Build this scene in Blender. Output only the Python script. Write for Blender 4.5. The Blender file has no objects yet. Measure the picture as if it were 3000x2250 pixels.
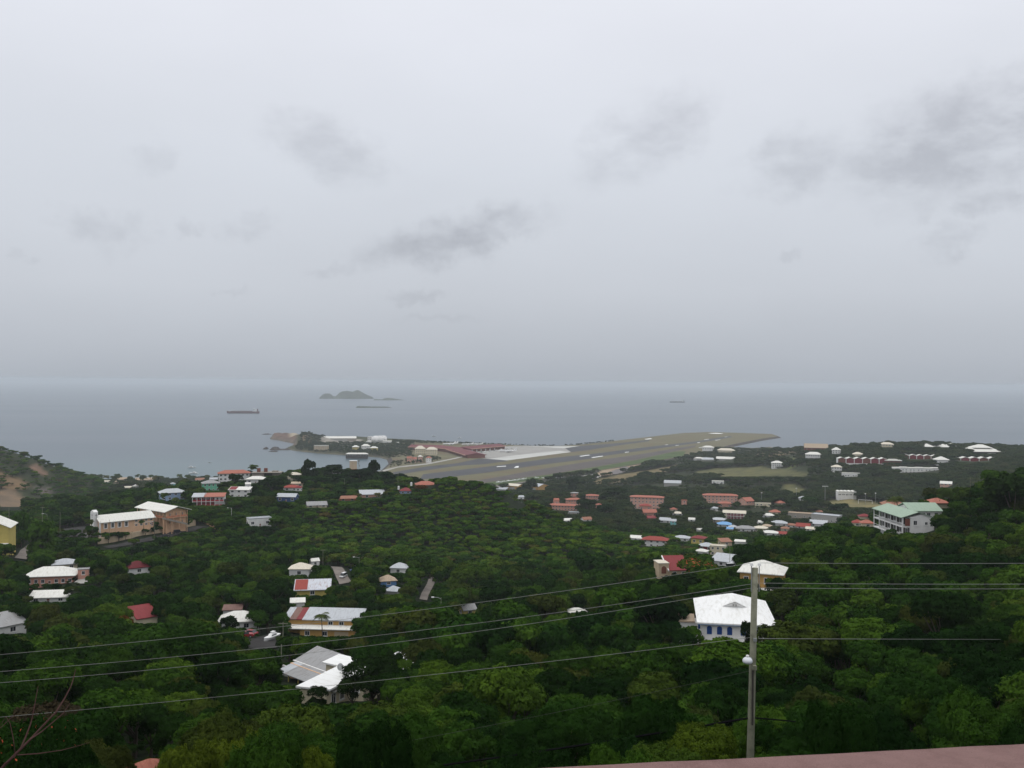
import bpy, math, random
import numpy as np
from mathutils import Vector, Matrix

random.seed(7); rng = np.random.default_rng(7)
scene = bpy.context.scene
C = scene.collection

# ------------------------------------------------------------------ camera
FPX, CAMZ = 2734.0, 180.0            # focal length in photo pixels (3000 wide), eye height in metres
PITCH, ROLL = math.radians(0.13), math.radians(0.40)
ROT = Matrix.Rotation(math.pi/2 - PITCH, 3, 'X') @ Matrix.Rotation(ROLL, 3, 'Z')
cam = bpy.data.cameras.new('camera'); cam_o = bpy.data.objects.new('camera', cam); C.objects.link(cam_o)
cam_o.matrix_world = Matrix.Translation((0, 0, CAMZ)) @ ROT.to_4x4()
cam.sensor_fit = 'HORIZONTAL'; cam.sensor_width = 36.0; cam.lens = 36.0*FPX/3000.0
cam.clip_start = 0.1; cam.clip_end = 200000.0
scene.camera = cam_o

# ------------------------------------------------------------------ sky, sun, exposure
def N(nt, typ, **kw):
    n = nt.nodes.new(typ)
    for k, v in kw.items():
        if k.startswith('i_'):
            key = k[2:]; key = int(key) if key.isdigit() else key.replace('_', ' ')
            n.inputs[key].default_value = v
        else: setattr(n, k, v)
    return n
def ramp(nt, stops, interp='LINEAR'):
    r = nt.nodes.new('ShaderNodeValToRGB'); e = r.color_ramp.elements
    r.color_ramp.interpolation = interp
    while len(e) > 1: e.remove(e[-1])
    e[0].position = stops[0][0]; e[0].color = tuple(stops[0][1]) + (1,)
    for p, c in stops[1:]:
        k = e.new(p); k.color = tuple(c) + (1,)
    return r
SUN_EL, SUN_AZ = math.radians(70), math.radians(250)   # azimuth clockwise from +Y (camera looks along +Y)
def build_world():
    w = bpy.data.worlds.new('World'); scene.world = w; w.use_nodes = True
    nt = w.node_tree; nt.nodes.clear(); L = nt.links.new
    out = N(nt, 'ShaderNodeOutputWorld'); bg = N(nt, 'ShaderNodeBackground', i_Strength=1.0)
    tc = N(nt, 'ShaderNodeTexCoord'); sep = N(nt, 'ShaderNodeSeparateXYZ'); L(tc.outputs['Generated'], sep.inputs[0])
    sky = N(nt, 'ShaderNodeTexSky', sky_type='NISHITA', sun_disc=False, sun_elevation=SUN_EL, sun_rotation=SUN_AZ, air_density=1.0, dust_density=4.0, ozone_density=1.0)
    # overcast luminance: dim and grey-blue at the horizon, brighter towards the zenith
    gr = ramp(nt, [(0.0, (.438, .476, .532)), (.025, (.490, .526, .582)), (.094, (.602, .636, .694)), (.22, (.712, .749, .814)), (.355, (.825, .85, .92)), (1.0, (1.45, 1.47, 1.50))])
    L(sep.outputs['Z'], gr.inputs[0])
    # azimuth / elevation in radians
    at = N(nt, 'ShaderNodeMath', operation='ARCTAN2'); L(sep.outputs['X'], at.inputs[0]); L(sep.outputs['Y'], at.inputs[1])
    el = N(nt, 'ShaderNodeMath', operation='ARCSINE'); L(sep.outputs['Z'], el.inputs[0])
    uv = N(nt, 'ShaderNodeCombineXYZ'); L(at.outputs[0], uv.inputs[0]); L(el.outputs[0], uv.inputs[1])
    wob = N(nt, 'ShaderNodeTexNoise', i_Scale=26.0, i_Detail=8.0, i_Roughness=.66); L(uv.outputs[0], wob.inputs['Vector'])
    w2 = N(nt, 'ShaderNodeVectorMath', operation='SUBTRACT'); L(wob.outputs['Color'], w2.inputs[0]); w2.inputs[1].default_value = (.5, .5, .5)
    w3 = N(nt, 'ShaderNodeVectorMath', operation='MULTIPLY'); L(w2.outputs[0], w3.inputs[0]); w3.inputs[1].default_value = (.10, .055, 0)
    w4 = N(nt, 'ShaderNodeVectorMath', operation='ADD'); L(uv.outputs[0], w4.inputs[0]); L(w3.outputs[0], w4.inputs[1])
    # low scud: (photo x, photo y, half width, half height, tilt degrees, strength)
    scud = [(1340, 690, 265, 62, 12, .85), (1000, 780, 95, 18, 8, .40), (1205, 862, 90, 20, 4, .42), (960, 440, 170, 80, -18, .50), (1890, 400, 200, 95, 22, .58),
            (2860, 400, 340, 135, 12, .88), (2340, 470, 160, 75, 10, .58), (2970, 320, 130, 95, 10, .72), (2780, 700, 85, 42, 14, .60), (2930, 575, 95, 38, 6, .6),
            (300, 672, 110, 50, -5, .50), (740, 660, 85, 34, 12, .50), (560, 676, 45, 24, 8, .35), (455, 455, 60, 36, 20, .30), (1290, 935, 110, 13, 0, .25),
            (690, 850, 45, 12, 0, .25), (2300, 752, 45, 14, 8, .25), (2900, 215, 60, 30, 10, .35), (60, 742, 30, 16, 0, .25), (2700, 610, 60, 30, 20, .3),
            (3350, 520, 200, 70, 8, .7), (-300, 500, 150, 60, 10, .5), (3700, 250, 220, 90, 8, .6), (-700, 250, 220, 90, -6, .6)]
    acc = None
    for px, py, sx, sy, tl, st in scud:
        d = ROT @ Vector(((px-1500)/FPX, -(py-1125)/FPX, -1)); d.normalize()
        mp = N(nt, 'ShaderNodeMapping', vector_type='TEXTURE')
        mp.inputs['Location'].default_value = (math.atan2(d.x, d.y), math.asin(d.z), 0)
        mp.inputs['Rotation'].default_value = (0, 0, math.radians(tl)); mp.inputs['Scale'].default_value = (sx/FPX*1.25, sy/FPX*1.35, 1)
        L(w4.outputs[0], mp.inputs[0])
        ln = N(nt, 'ShaderNodeVectorMath', operation='LENGTH'); L(mp.outputs[0], ln.inputs[0])
        mr = N(nt, 'ShaderNodeMapRange', interpolation_type='SMOOTHSTEP'); L(ln.outputs['Value'], mr.inputs[0])
        mr.inputs[1].default_value = 1.12; mr.inputs[2].default_value = 0.28; mr.inputs[3].default_value = 0; mr.inputs[4].default_value = st
        if acc is None: acc = mr.outputs[0]
        else:
            a = N(nt, 'ShaderNodeMath', operation='MAXIMUM'); L(acc, a.inputs[0]); L(mr.outputs[0], a.inputs[1]); acc = a.outputs[0]
    # ragged inside of the scud
    mp2 = N(nt, 'ShaderNodeMapping'); mp2.inputs['Scale'].default_value = (13, 26, 1); L(uv.outputs[0], mp2.inputs[0])
    nz = N(nt, 'ShaderNodeTexNoise', i_Scale=1.0, i_Detail=7.0, i_Roughness=.6); L(mp2.outputs[0], nz.inputs['Vector'])
    nr = N(nt, 'ShaderNodeMapRange'); L(nz.outputs['Fac'], nr.inputs[0]); nr.inputs[1].default_value = .34; nr.inputs[2].default_value = .60; nr.inputs[3].default_value = .18; nr.inputs[4].default_value = 1.0
    m = N(nt, 'ShaderNodeMath', operation='MULTIPLY', use_clamp=True); L(acc, m.inputs[0]); L(nr.outputs[0], m.inputs[1])
    # broad soft unevenness of the cloud deck, everywhere
    mp3 = N(nt, 'ShaderNodeMapping'); mp3.inputs['Scale'].default_value = (2.4, 5.5, 1); L(uv.outputs[0], mp3.inputs[0])
    n3 = N(nt, 'ShaderNodeTexNoise', i_Scale=1.0, i_Detail=5.0, i_Roughness=.5); L(mp3.outputs[0], n3.inputs['Vector'])
    r3 = N(nt, 'ShaderNodeMapRange'); L(n3.outputs['Fac'], r3.inputs[0]); r3.inputs[1].default_value = .3; r3.inputs[2].default_value = .7; r3.inputs[3].default_value = .965; r3.inputs[4].default_value = 1.03
    b3 = N(nt, 'ShaderNodeMix', data_type='RGBA', blend_type='MULTIPLY'); b3.inputs[0].default_value = 1
    L(gr.outputs[0], b3.inputs[6]); L(r3.outputs[0], b3.inputs[7])
    # a little clear-sky colour filters through the deck
    sk = N(nt, 'ShaderNodeMix', data_type='RGBA', blend_type='MULTIPLY'); sk.inputs[0].default_value = 1; L(sky.outputs[0], sk.inputs[6]); sk.inputs[7].default_value = (.06, .06, .06, 1)
    mixs = N(nt, 'ShaderNodeMix', data_type='RGBA'); mixs.inputs[0].default_value = .06; L(b3.outputs[2], mixs.inputs[6]); L(sk.outputs[2], mixs.inputs[7])
    dk = N(nt, 'ShaderNodeMix', data_type='RGBA', blend_type='MULTIPLY'); L(m.outputs[0], dk.inputs[0]); L(mixs.outputs[2], dk.inputs[6]); dk.inputs[7].default_value = (.70, .70, .715, 1)
    L(dk.outputs[2], bg.inputs['Color']); L(bg.outputs[0], out.inputs[0])
build_world()
sun = bpy.data.lights.new('sun', 'SUN'); sun.energy = 0.6; sun.angle = math.radians(25); sun.color = (1, .97, .92)
sun_o = bpy.data.objects.new('sun', sun); C.objects.link(sun_o)
_sd = Vector((math.sin(SUN_AZ)*math.cos(SUN_EL), math.cos(SUN_AZ)*math.cos(SUN_EL), math.sin(SUN_EL)))
sun_o.rotation_euler = _sd.to_track_quat('Z', 'Y').to_euler()
scene.view_settings.view_transform = 'Standard'; scene.view_settings.look = 'None'
scene.view_settings.exposure = 0.0; scene.view_settings.gamma = 1.0; scene.view_settings.use_curve_mapping = False
HAZE, HAZECOL = 7.4e-5, (.77, .82, .865, 1)
cy = scene.cycles
cy.max_bounces = 6; cy.diffuse_bounces = 3; cy.glossy_bounces = 2; cy.transmission_bounces = 2; cy.volume_bounces = 1; cy.transparent_max_bounces = 6
cy.use_denoising = True; cy.caustics_reflective = False; cy.caustics_refractive = False

# ------------------------------------------------------------------ geometry of the view: photo pixel <-> world
def ray(px, py):
    d = ROT @ Vector(((px-1500)/FPX, -(py-1125)/FPX, -1.0))
    return d / d.y
def P(px, py, D):                      # world point on the line of sight at forward distance D
    d = ray(px, py); return Vector((d.x*D, D, CAMZ + d.z*D))
def G(px, py, z=0.0):                  # where the line of sight meets the level z
    d = ray(px, py); t = (z-CAMZ)/d.z; return Vector((d.x*t, t, z))
RT = ROT.transposed()
def proj(p):
    q = RT @ (Vector(p) - Vector((0, 0, CAMZ)))
    return 1500 + FPX*q.x/-q.z, 1125 - FPX*q.y/-q.z
RTn = np.array(RT)
def projn(x, y, z):
    q = RTn @ np.stack([x, y, z-CAMZ]); return 1500 + FPX*q[0]/-q[2], 1125 - FPX*q[1]/-q[2]

# ------------------------------------------------------------------ objects
def tag(o, label, cat=None, group=None, kind=None):
    if label: o['label'] = label
    if cat: o['category'] = cat
    if group: o['group'] = group
    if kind: o['kind'] = kind
    return o
def empty(name, loc, rz=0.0):
    o = bpy.data.objects.new(name, None); C.objects.link(o); o.location = loc; o.rotation_euler = (0, 0, rz); o.empty_display_size = .5
    return o
def link(name, me, parent=None, loc=None):
    o = bpy.data.objects.new(name, me); C.objects.link(o)
    if parent: o.parent = parent
    if loc is not None: o.location = loc
    return o
class MB:
    def __init__(s): s.v = []; s.f = []; s.m = []
    def add(s, vs, fs, mi=0):
        k = len(s.v); s.v += [tuple(p) for p in vs]; s.f += [tuple(i+k for i in f) for f in fs]; s.m += [mi]*len(fs); return s
    def box(s, x0, x1, y0, y1, z0, z1, mi=0):
        return s.add([(x0,y0,z0),(x1,y0,z0),(x1,y1,z0),(x0,y1,z0),(x0,y0,z1),(x1,y0,z1),(x1,y1,z1),(x0,y1,z1)],
                     [(0,3,2,1),(4,5,6,7),(0,1,5,4),(1,2,6,5),(2,3,7,6),(3,0,4,7)], mi)
    def prism(s, poly, z0, z1, mi=0):
        n = len(poly)
        return s.add([(x,y,z0) for x,y in poly]+[(x,y,z1) for x,y in poly], [tuple(range(n-1,-1,-1)), tuple(range(n,2*n))]+[(i,(i+1)%n,(i+1)%n+n,i+n) for i in range(n)], mi)
    def loft(s, rings, mi=0, cap=True):
        n = len(rings[0]); vs = [p for r in rings for p in r]; fs = []
        for a in range(len(rings)-1):
            for i in range(n):
                j = (i+1)%n; fs.append((a*n+i, a*n+j, (a+1)*n+j, (a+1)*n+i))
        if cap: fs += [tuple(range(n-1,-1,-1)), tuple((len(rings)-1)*n+i for i in range(n))]
        return s.add(vs, fs, mi)
    def cyl(s, x, y, z0, z1, r0, r1=None, n=10, mi=0):
        r1 = r0 if r1 is None else r1
        return s.loft([[(x+r*math.cos(2*math.pi*i/n), y+r*math.sin(2*math.pi*i/n), z) for i in range(n)] for r, z in ((r0,z0),(r1,z1))], mi)
    def tube(s, pts, rad, n=6, mi=0):
        pts = [Vector(p) for p in pts]; rings = []
        for i, p in enumerate(pts):
            t = (pts[min(i+1,len(pts)-1)] - pts[max(i-1,0)]).normalized()
            a = t.cross(Vector((0,0,1)) if abs(t.z) < .95 else Vector((1,0,0))).normalized(); b = t.cross(a)
            r = rad[i] if isinstance(rad, (list, tuple)) else rad
            rings.append([p + (a*math.cos(2*math.pi*k/n) + b*math.sin(2*math.pi*k/n))*r for k in range(n)])
        return s.loft(rings, mi)
    def mesh(s, name, mats):
        me = bpy.data.meshes.new(name); me.from_pydata(s.v, [], s.f)
        for m in (mats if isinstance(mats, (list, tuple)) else [mats]): me.materials.append(m)
        if any(s.m): me.polygons.foreach_set('material_index', s.m)
        me.update(); return me
    def build(s, name, mats, parent=None, loc=None): return link(name, s.mesh(name, mats), parent, loc)
def smooth(o):
    o.data.polygons.foreach_set('use_smooth', [True]*len(o.data.polygons)); return o

# ------------------------------------------------------------------ materials
MATS = {}
def mat(name, col, rough=.8, var=.12, scale=1.5, spec=.25, bump=0.0, bscale=20.0, dirt=None, metal=0.0):
    if name in MATS: return MATS[name]
    m = bpy.data.materials.new(name); m.use_nodes = True; nt = m.node_tree; L = nt.links.new
    b = nt.nodes['Principled BSDF']; b.inputs['Roughness'].default_value = rough; b.inputs['Specular IOR Level'].default_value = spec; b.inputs['Metallic'].default_value = metal
    tc = N(nt, 'ShaderNodeTexCoord')
    n1 = N(nt, 'ShaderNodeTexNoise', i_Scale=scale, i_Detail=6.0, i_Roughness=.6); L(tc.outputs['Object'], n1.inputs['Vector'])
    lo = tuple(c*(1-var*1.6) for c in col) if dirt is None else dirt
    r = ramp(nt, [(.28, lo), (.52, col), (.75, tuple(min(1, c*(1+var*.8)) for c in col))]); L(n1.outputs['Fac'], r.inputs[0])
    L(r.outputs[0], b.inputs['Base Color'])
    if bump:
        n2 = N(nt, 'ShaderNodeTexNoise', i_Scale=bscale, i_Detail=5.0); L(tc.outputs['Object'], n2.inputs['Vector'])
        bp = N(nt, 'ShaderNodeBump', i_Strength=bump, i_Distance=.05); L(n2.outputs['Fac'], bp.inputs['Height']); L(bp.outputs[0], b.inputs['Normal'])
    MATS[name] = m; return m
def roofmat(name, col, rust=None, seam=1.6, var=.10):
    """sheet-metal or tile roof: seams along the fall, weather streaks"""
    if name in MATS: return MATS[name]
    m = bpy.data.materials.new(name); m.use_nodes = True; nt = m.node_tree; L = nt.links.new
    b = nt.nodes['Principled BSDF']; b.inputs['Roughness'].default_value = .7; b.inputs['Specular IOR Level'].default_value = .15
    tc = N(nt, 'ShaderNodeTexCoord')
    mp = N(nt, 'ShaderNodeMapping'); mp.inputs['Scale'].default_value = (1.6, .35, .5); L(tc.outputs['Object'], mp.inputs[0])
    n1 = N(nt, 'ShaderNodeTexNoise', i_Scale=1.3, i_Detail=7.0, i_Roughness=.65); L(mp.outputs[0], n1.inputs['Vector'])
    lo = rust or tuple(c*(1-var*2) for c in col)
    r = ramp(nt, [(.30, lo), (.50, col), (.78, tuple(min(1, c*(1+var*.5)) for c in col))]); L(n1.outputs['Fac'], r.inputs[0]); L(r.outputs[0], b.inputs['Base Color'])
    wv = N(nt, 'ShaderNodeTexWave', wave_type='BANDS', bands_direction='X', wave_profile='TRI', i_Scale=seam); L(tc.outputs['Object'], wv.inputs['Vector'])
    bp = N(nt, 'ShaderNodeBump', i_Strength=.35, i_Distance=.06); L(wv.outputs['Fac'], bp.inputs['Height']); L(bp.outputs[0], b.inputs['Normal'])
    MATS[name] = m; return m
WALL = {k: mat('wall_'+k, c, .9, .10, .5, .15, .2, 30) for k, c in dict(
    white=(.72,.71,.69), cream=(.62,.55,.40), yellow=(.52,.42,.13), mustard=(.50,.30,.10), pink=(.60,.345,.27), salmon=(.60,.305,.235), peach=(.64,.41,.26),
    green=(.17,.50,.33), blue=(.13,.26,.50), paleblue=(.28,.38,.55), navy=(.05,.09,.22), tan=(.48,.38,.26), grey=(.36,.35,.33), concrete=(.30,.27,.23), maroon=(.20,.035,.045),
    brick=(.18,.07,.05), dark=(.05,.045,.04), teal=(.20,.50,.50), terracotta=(.50,.20,.12)).items()}
ROOF = {k: roofmat('roof_'+k, c, r) for k, c, r in [
    ('white', (.68,.67,.62), (.52,.50,.44)), ('purewhite', (.77,.77,.755), (.62,.61,.57)), ('cream', (.62,.57,.47), (.50,.44,.34)), ('grey', (.30,.30,.30), (.22,.21,.20)), ('palegrey', (.44,.46,.48), (.33,.33,.34)),
    ('red', (.28,.058,.045), (.21,.045,.035)), ('darkred', (.12,.02,.024), (.09,.016,.018)), ('crimson', (.21,.040,.042), (.16,.034,.036)), ('orange', (.36,.135,.095), (.28,.10,.07)),
    ('rust', (.30,.15,.10), (.22,.08,.05)), ('green', (.30,.385,.30), (.25,.33,.25)), ('tan', (.42,.33,.24), (.30,.22,.16)), ('blue', (.18,.36,.60), (.14,.28,.48)), ('brown', (.20,.12,.10), (.14,.08,.06)),
    ('terminal', (.155,.045,.05), (.115,.035,.04)), ('patched', (.52,.54,.58), (.34,.26,.24))]}
M_TRIM = mat('trim_white', (.74,.73,.71), .7, .05, 2)
M_WOOD = mat('weathered_wood', (.20,.20,.148), .9, .25, 3, .1, .4, 25)
M_DARK = mat('dark_void', (.012,.012,.013), .6, .1, 1, .2)
M_GLASS = mat('window_glass', (.02,.024,.03), .15, .2, .8, .5)
M_ASPH = mat('asphalt', (.045,.043,.042), .97, .25, .6, .04, .2, 30)
M_CONC = mat('concrete_paving', (.36,.35,.32), .9, .14, .15, .2)
M_STEEL = mat('grey_steel', (.32,.33,.33), .5, .15, 2, .4, metal=.4)
M_TYRE = mat('tyre_rubber', (.018,.018,.018), .9, .1, 3)
M_BLUE = mat('blue_shutter_paint', (.018,.068,.25), .5, .15, 2)
M_RED = mat('red_paint', (.33,.03,.04), .6, .1, 2)
# ------------------------------------------------------------------ houses: data first, the terrain is levelled under them
# (kind, label, photo x of base centre, photo y of base, distance, width, depth, wall height, turn in degrees, roof, roof rise, wall, roof colour, options)
H = [
 # left of the frame and the near valley
 ('house','yellow building with white gable roof at the left edge',-26,1608,400,13.4,15,9.0,0,'gabley',3.2,'yellow','white',dict(win=0,annex=(3.2,3.0))),
 ('house','salmon house with wide white hip roof and row of small windows',145,1719,330,15.5,9,3.7,-4,'hip',2.5,'salmon','white',dict(nwin=7,porch='l')),
 ('shed','small salmon pump house with white door beside salmon house',244,1692,334,3.6,3.0,2.8,6,'flat',.25,'salmon','grey',dict(nwin=1)),
 ('house','pale grey hip roofed house behind the salmon house',191,1672,362,8.6,7,2.4,12,'hip',1.6,'cream','palegrey',dict(nwin=2)),
 ('house','low white metal roofed house in front of salmon house',141,1768,308,11.4,5,2.0,-6,'shed',1.0,'white','white',dict(nwin=3)),
 ('house','small house with dark red hip roof and white walls among trees',408,1684,345,7.6,6.5,2.6,24,'hip',1.9,'white','darkred',dict(nwin=1)),
 ('house','grey metal roofed house at the left edge in thick trees',38,1862,225,6.4,6,2.6,38,'shed',1.8,'white','grey',dict(nwin=1)),
 ('house','pale red sheet roof half buried in trees left of white roof',432,1832,238,5.2,5.5,2.0,30,'shed',1.9,'cream','crimson',dict(nwin=0)),
 ('house','bright white hip roofed house beside the parked red cars',695,1851,245,9.2,6.5,2.6,-2,'hip',2.0,'white','white',dict(nwin=2)),
 ('house','small white low wall building with maroon roof behind white house',680,1810,268,5.0,3.5,2.2,0,'shed',.6,'white','brown',dict(nwin=0)),
 ('house','beige hip roofed house in trees above the white metal roof',876,1692,332,7.0,6,2.9,-6,'hip',1.7,'white','cream',dict(nwin=1)),
 ('house','white and red metal roofed house in trees below the steep road',915,1751,300,10.6,6,2.6,2,'shed',1.7,'yellow','patched',dict(nwin=1,strip='red')),
 ('shed','small white roofed shed beside utility pole near the steep road',924,1660,405,3.6,3,2.4,20,'gable',.9,'white','white',dict(nwin=1)),
 ('house','pale blue hip roofed little house on the green hillside',1166,1683,382,6.4,5.5,2.5,-12,'hip',1.7,'white','palegrey',dict(nwin=1)),
 ('house','tan roofed little house with blue wall on the green hillside',1139,1717,352,5.8,5,1.8,14,'hip',1.8,'blue','tan',dict(nwin=1)),
 ('house','grey roofed hut directly below the tan roofed house',1145,1746,335,5.0,4.5,1.6,-20,'hip',1.5,'grey','palegrey',dict(nwin=0)),
 ('house','small grey gable roofed cottage alone in trees mid slope',1377,1806,290,4.4,4.2,2.1,24,'gable',1.2,'yellow','grey',dict(nwin=1)),
 ('house','white roof glimpsed through leaves in the centre of slope',1692,1816,255,5.4,4,1.5,10,'hip',1.2,'white','white',dict(nwin=0,keep=.62)),
 ('house','low pinkish red roof peak at the bottom left among trees',446,2345,66,2.6,2.4,1.5,20,'hip',.85,'cream','orange',dict(nwin=0,keep=.75)),
 ('house','narrow white roofed house left of orange house half hidden',872,1780,275,4.0,3.4,1.4,5,'shed',.5,'white','white',dict(nwin=0,keep=.55)),
 # the ridge settlement
 ('house','pale blue house with grey hip roof on the ridge',506,1466,640,15.5,8,5.2,16,'hip',2.4,'paleblue','palegrey',dict(nwin=4,storeys=2)),
 ('house','mint green two storey house with grey hip roof',619,1441,690,11.6,8,6.2,14,'hip',2.0,'green','grey',dict(nwin=4,storeys=2)),
 ('house','white two storey house with red roof edging beside porch house',700,1459,640,13.6,6,5.6,-10,'shed',1.2,'white','white',dict(nwin=3,storeys=2,strip='crimson')),
 ('shed','small white rooftop room behind the red edged white house',727,1438,668,3.8,3.4,4.8,10,'gable',1.0,'white','white',dict(nwin=1)),
 ('house','white two storey house with long red tiled roof facing the bay',686,1410,745,23.5,9,6.2,8,'hip',2.3,'white','orange',dict(nwin=7,storeys=2)),
 ('house','white roofed cream house right of the red tiled roof house',749,1419,715,14.0,8,3.8,-4,'hip',2.0,'white','white',dict(nwin=3)),
 ('house','beige two storey house with pale roof on the ridge crest',861,1412,742,10.0,7,5.6,4,'hip',1.7,'cream','cream',dict(nwin=3,storeys=2)),
 ('house','tan lower building in front of the beige ridge house',870,1428,705,9.0,5,2.8,4,'shed',.8,'tan','tan',dict(nwin=2)),
 ('house','red roofed low house right of the big ridge tree',852,1440,682,11.0,7,2.8,-6,'hip',1.6,'white','red',dict(nwin=2)),
 ('shed','tiny white pavilion with crimson hip roof on the ridge',873,1442,672,4.2,4,3.0,-6,'hip',1.6,'white','crimson',dict(nwin=1)),
 ('house','dark blue house with pale grey roof above the parked cars',838,1473,622,12.6,7,4.2,-12,'gable',1.6,'navy','palegrey',dict(nwin=3)),
 ('house','small white flat roofed block house alone on the hillside',762,1545,520,12.4,5.4,4.9,20,'flat',.5,'white','palegrey',dict(nwin=3,side=1)),
 ('house','grey roofed house low on the ridge behind the bushes',929,1489,602,12.4,7,2.2,10,'gable',1.7,'cream','grey',dict(nwin=3)),
 ('house','long rust streaked roof house on the ridge road',1019,1470,642,12.4,6,2.4,12,'gable',1.3,'terracotta','rust',dict(nwin=2)),
 ('house','pale blue white roofed house with pink wall on the ridge road',1092,1462,660,16.5,8,3.4,10,'shed',1.9,'pink','palegrey',dict(nwin=2)),
 ('house','small crimson hip roofed house on the ridge road',1188,1449,642,7.2,6.5,2.4,0,'hip',2.0,'paleblue','crimson',dict(nwin=2)),
 ('house','orange red tiled hip roofed house at the end of ridge',1243,1435,662,13.8,8.5,3.4,-6,'hip',2.2,'white','orange',dict(nwin=3,porch='r')),
 ('house','little white house among dark trees near the lattice mast',986,1390,782,6.0,5,2.2,0,'gable',1.2,'white','white',dict(nwin=1)),
 # the valley floor and the town
 ('house','low white and grey metal roofed house at foot of bush hill',1519,1492,950,15.5,9,3.0,28,'shed',2.2,'white','palegrey',dict(nwin=2)),
 ('house','small white roofed house behind the grey roofed one',1492,1474,985,9.0,6,2.6,28,'shed',1.6,'white','white',dict(nwin=1)),
 ('terrace','long salmon terrace of flats nearest the bush hill',1648,1497,1060,31.5,9,6.0,-9,'hip',1.8,'salmon','orange',dict(nwin=9,storeys=2)),
 ('terrace','salmon terrace stepping up behind the nearest long one',1684,1481,1115,17.0,9,6.8,18,'hip',1.8,'salmon','orange',dict(nwin=5,storeys=2)),
 ('terrace','salmon and white terrace in trees behind the stepped one',1734,1468,1185,15.5,9,6.6,-6,'hip',1.6,'salmon','orange',dict(nwin=5,storeys=2)),
 ('terrace','small salmon block farthest back in the salmon group',1682,1457,1215,9.0,8,5.4,-6,'hip',1.0,'salmon','grey',dict(nwin=2,storeys=2)),
 ('house','salmon fragment of flats behind a big round tree',1753,1492,1065,6.0,7,5.0,-6,'hip',1.2,'salmon','orange',dict(nwin=2)),
 ('house','tiny salmon gabled tower above the long terrace',1631,1482,1085,6.0,6,6.5,10,'gable',2.0,'salmon','orange',dict(nwin=1)),
 ('apartment_block','salmon four storey apartment block with red roof band, left one',1894,1494,1120,39,12,15.0,-9,'hip',1.6,'pink','orange',dict(nwin=9,storeys=4)),
 ('house','red roofed salmon porch building below left apartment block',1890,1496,1062,12.5,8,5.4,-4,'hip',1.8,'salmon','red',dict(nwin=3)),
 ('apartment_block','salmon three storey apartment block with red roof, right one',2111,1476,1150,41,12,10.0,1,'hip',1.8,'pink','orange',dict(nwin=9,storeys=3)),
 ('house','salmon wing below the right apartment block',2125,1489,1095,14,9,5.5,6,'hip',1.8,'salmon','orange',dict(nwin=3)),
 ('house','red roofed salmon house at the foot of apartment block',1905,1513,1015,14.5,9,4.6,12,'gable',2.6,'salmon','orange',dict(nwin=3)),
 ('house','crimson low roof in front of the salmon house group',1910,1524,985,11,7,2.2,12,'shed',1.4,'terracotta','crimson',dict(nwin=2)),
 ('house','tall salmon gabled hall with red roof by green court',2198,1487,1130,13,14,8.0,38,'gable',3.6,'pink','orange',dict(nwin=3,storeys=2)),
 ('house','small red hip roof half hidden right of green court',2291,1481,1120,10.5,8,2.8,30,'hip',2.4,'cream','orange',dict(nwin=2)),
 ('house','red hip roofed house in trees behind grey school',2275,1508,1010,10.5,8,2.6,14,'hip',2.4,'cream','orange',dict(nwin=2)),
 ('house','long low cream building beside the green sports court',2236,1484,1095,18,5,3.6,2,'flat',.4,'cream','cream',dict(nwin=4)),
 ('apartment_block','cream two storey gallery building with tan roof in valley',2151,1522,980,23,9,7.0,-8,'gable',2.0,'cream','cream',dict(nwin=7,storeys=2,gallery=1)),
 ('house','white hip roofed bungalow right of the cream gallery building',2251,1518,990,11.5,8,2.6,-6,'hip',2.0,'white','white',dict(nwin=2)),
 ('school','long plain grey school block with flat roof in valley',2416,1537,955,28,11,9.6,-26,'flat',.5,'grey','palegrey',dict(nwin=6,storeys=1)),
 ('school','lower tan grey school wing left of the long block',2343,1522,985,24,9,6.4,-14,'flat',.5,'concrete','tan',dict(nwin=5)),
 ('house','bright blue hip roofed house in the valley cluster',2121,1546,880,13.5,9,2.8,-10,'hip',2.2,'white','blue',dict(nwin=2)),
 ('shed','small bright blue roof beside the blue hip roof',2137,1556,858,6.4,5,2.0,-10,'shed',.9,'white','blue',dict(nwin=0)),
 ('house','tan walled grey roofed house above the blue roof',2104,1533,915,13.5,8,3.2,-12,'hip',1.8,'tan','palegrey',dict(nwin=2)),
 ('house','broad grey hip roofed house in middle of valley cluster',2184,1561,838,15,9,3.6,-4,'hip',2.2,'white','grey',dict(nwin=4)),
 ('house','beige roofed house right of the broad grey hip roof',2228,1560,845,11.5,8,3.6,-8,'hip',1.8,'cream','cream',dict(nwin=3)),
 ('house','white metal roofed house in front of the beige roofed one',2255,1572,815,12.5,8,3.0,-10,'hip',1.8,'white','white',dict(nwin=2)),
 ('house','grey ridge roofed house above the white metal roofed one',2283,1544,885,13.5,9,3.4,-6,'hip',2.2,'white','palegrey',dict(nwin=3)),
 ('house','grey roofed cottage between blue and broad grey roofs',2150,1553,862,7.5,6,2.6,8,'hip',1.6,'grey','palegrey',dict(nwin=1)),
 ('house','red and white roofed house cluster edge by the green hill',2352,1551,880,12.5,8,3.0,-14,'gable',2.4,'white','red',dict(nwin=2)),
 ('house','teal grey roofed house beside the red roofed one',2395,1545,900,15.5,9,3.4,-14,'shed',2.2,'white','palegrey',dict(nwin=2)),
 ('house','red white low roof left of the red gable in valley',2318,1548,888,9,7,2.8,-10,'hip',1.5,'white','rust',dict(nwin=2)),
 ('house','reddish roof peeping over bushes below valley cluster',2288,1572,820,11,6,2.6,-4,'gable',1.5,'cream','red',dict(nwin=1)),
 ('house','small pale roofed house in trees left of gallery building',2092,1496,1050,8,7,2.4,-8,'hip',1.6,'white','palegrey',dict(nwin=1)),
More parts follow.
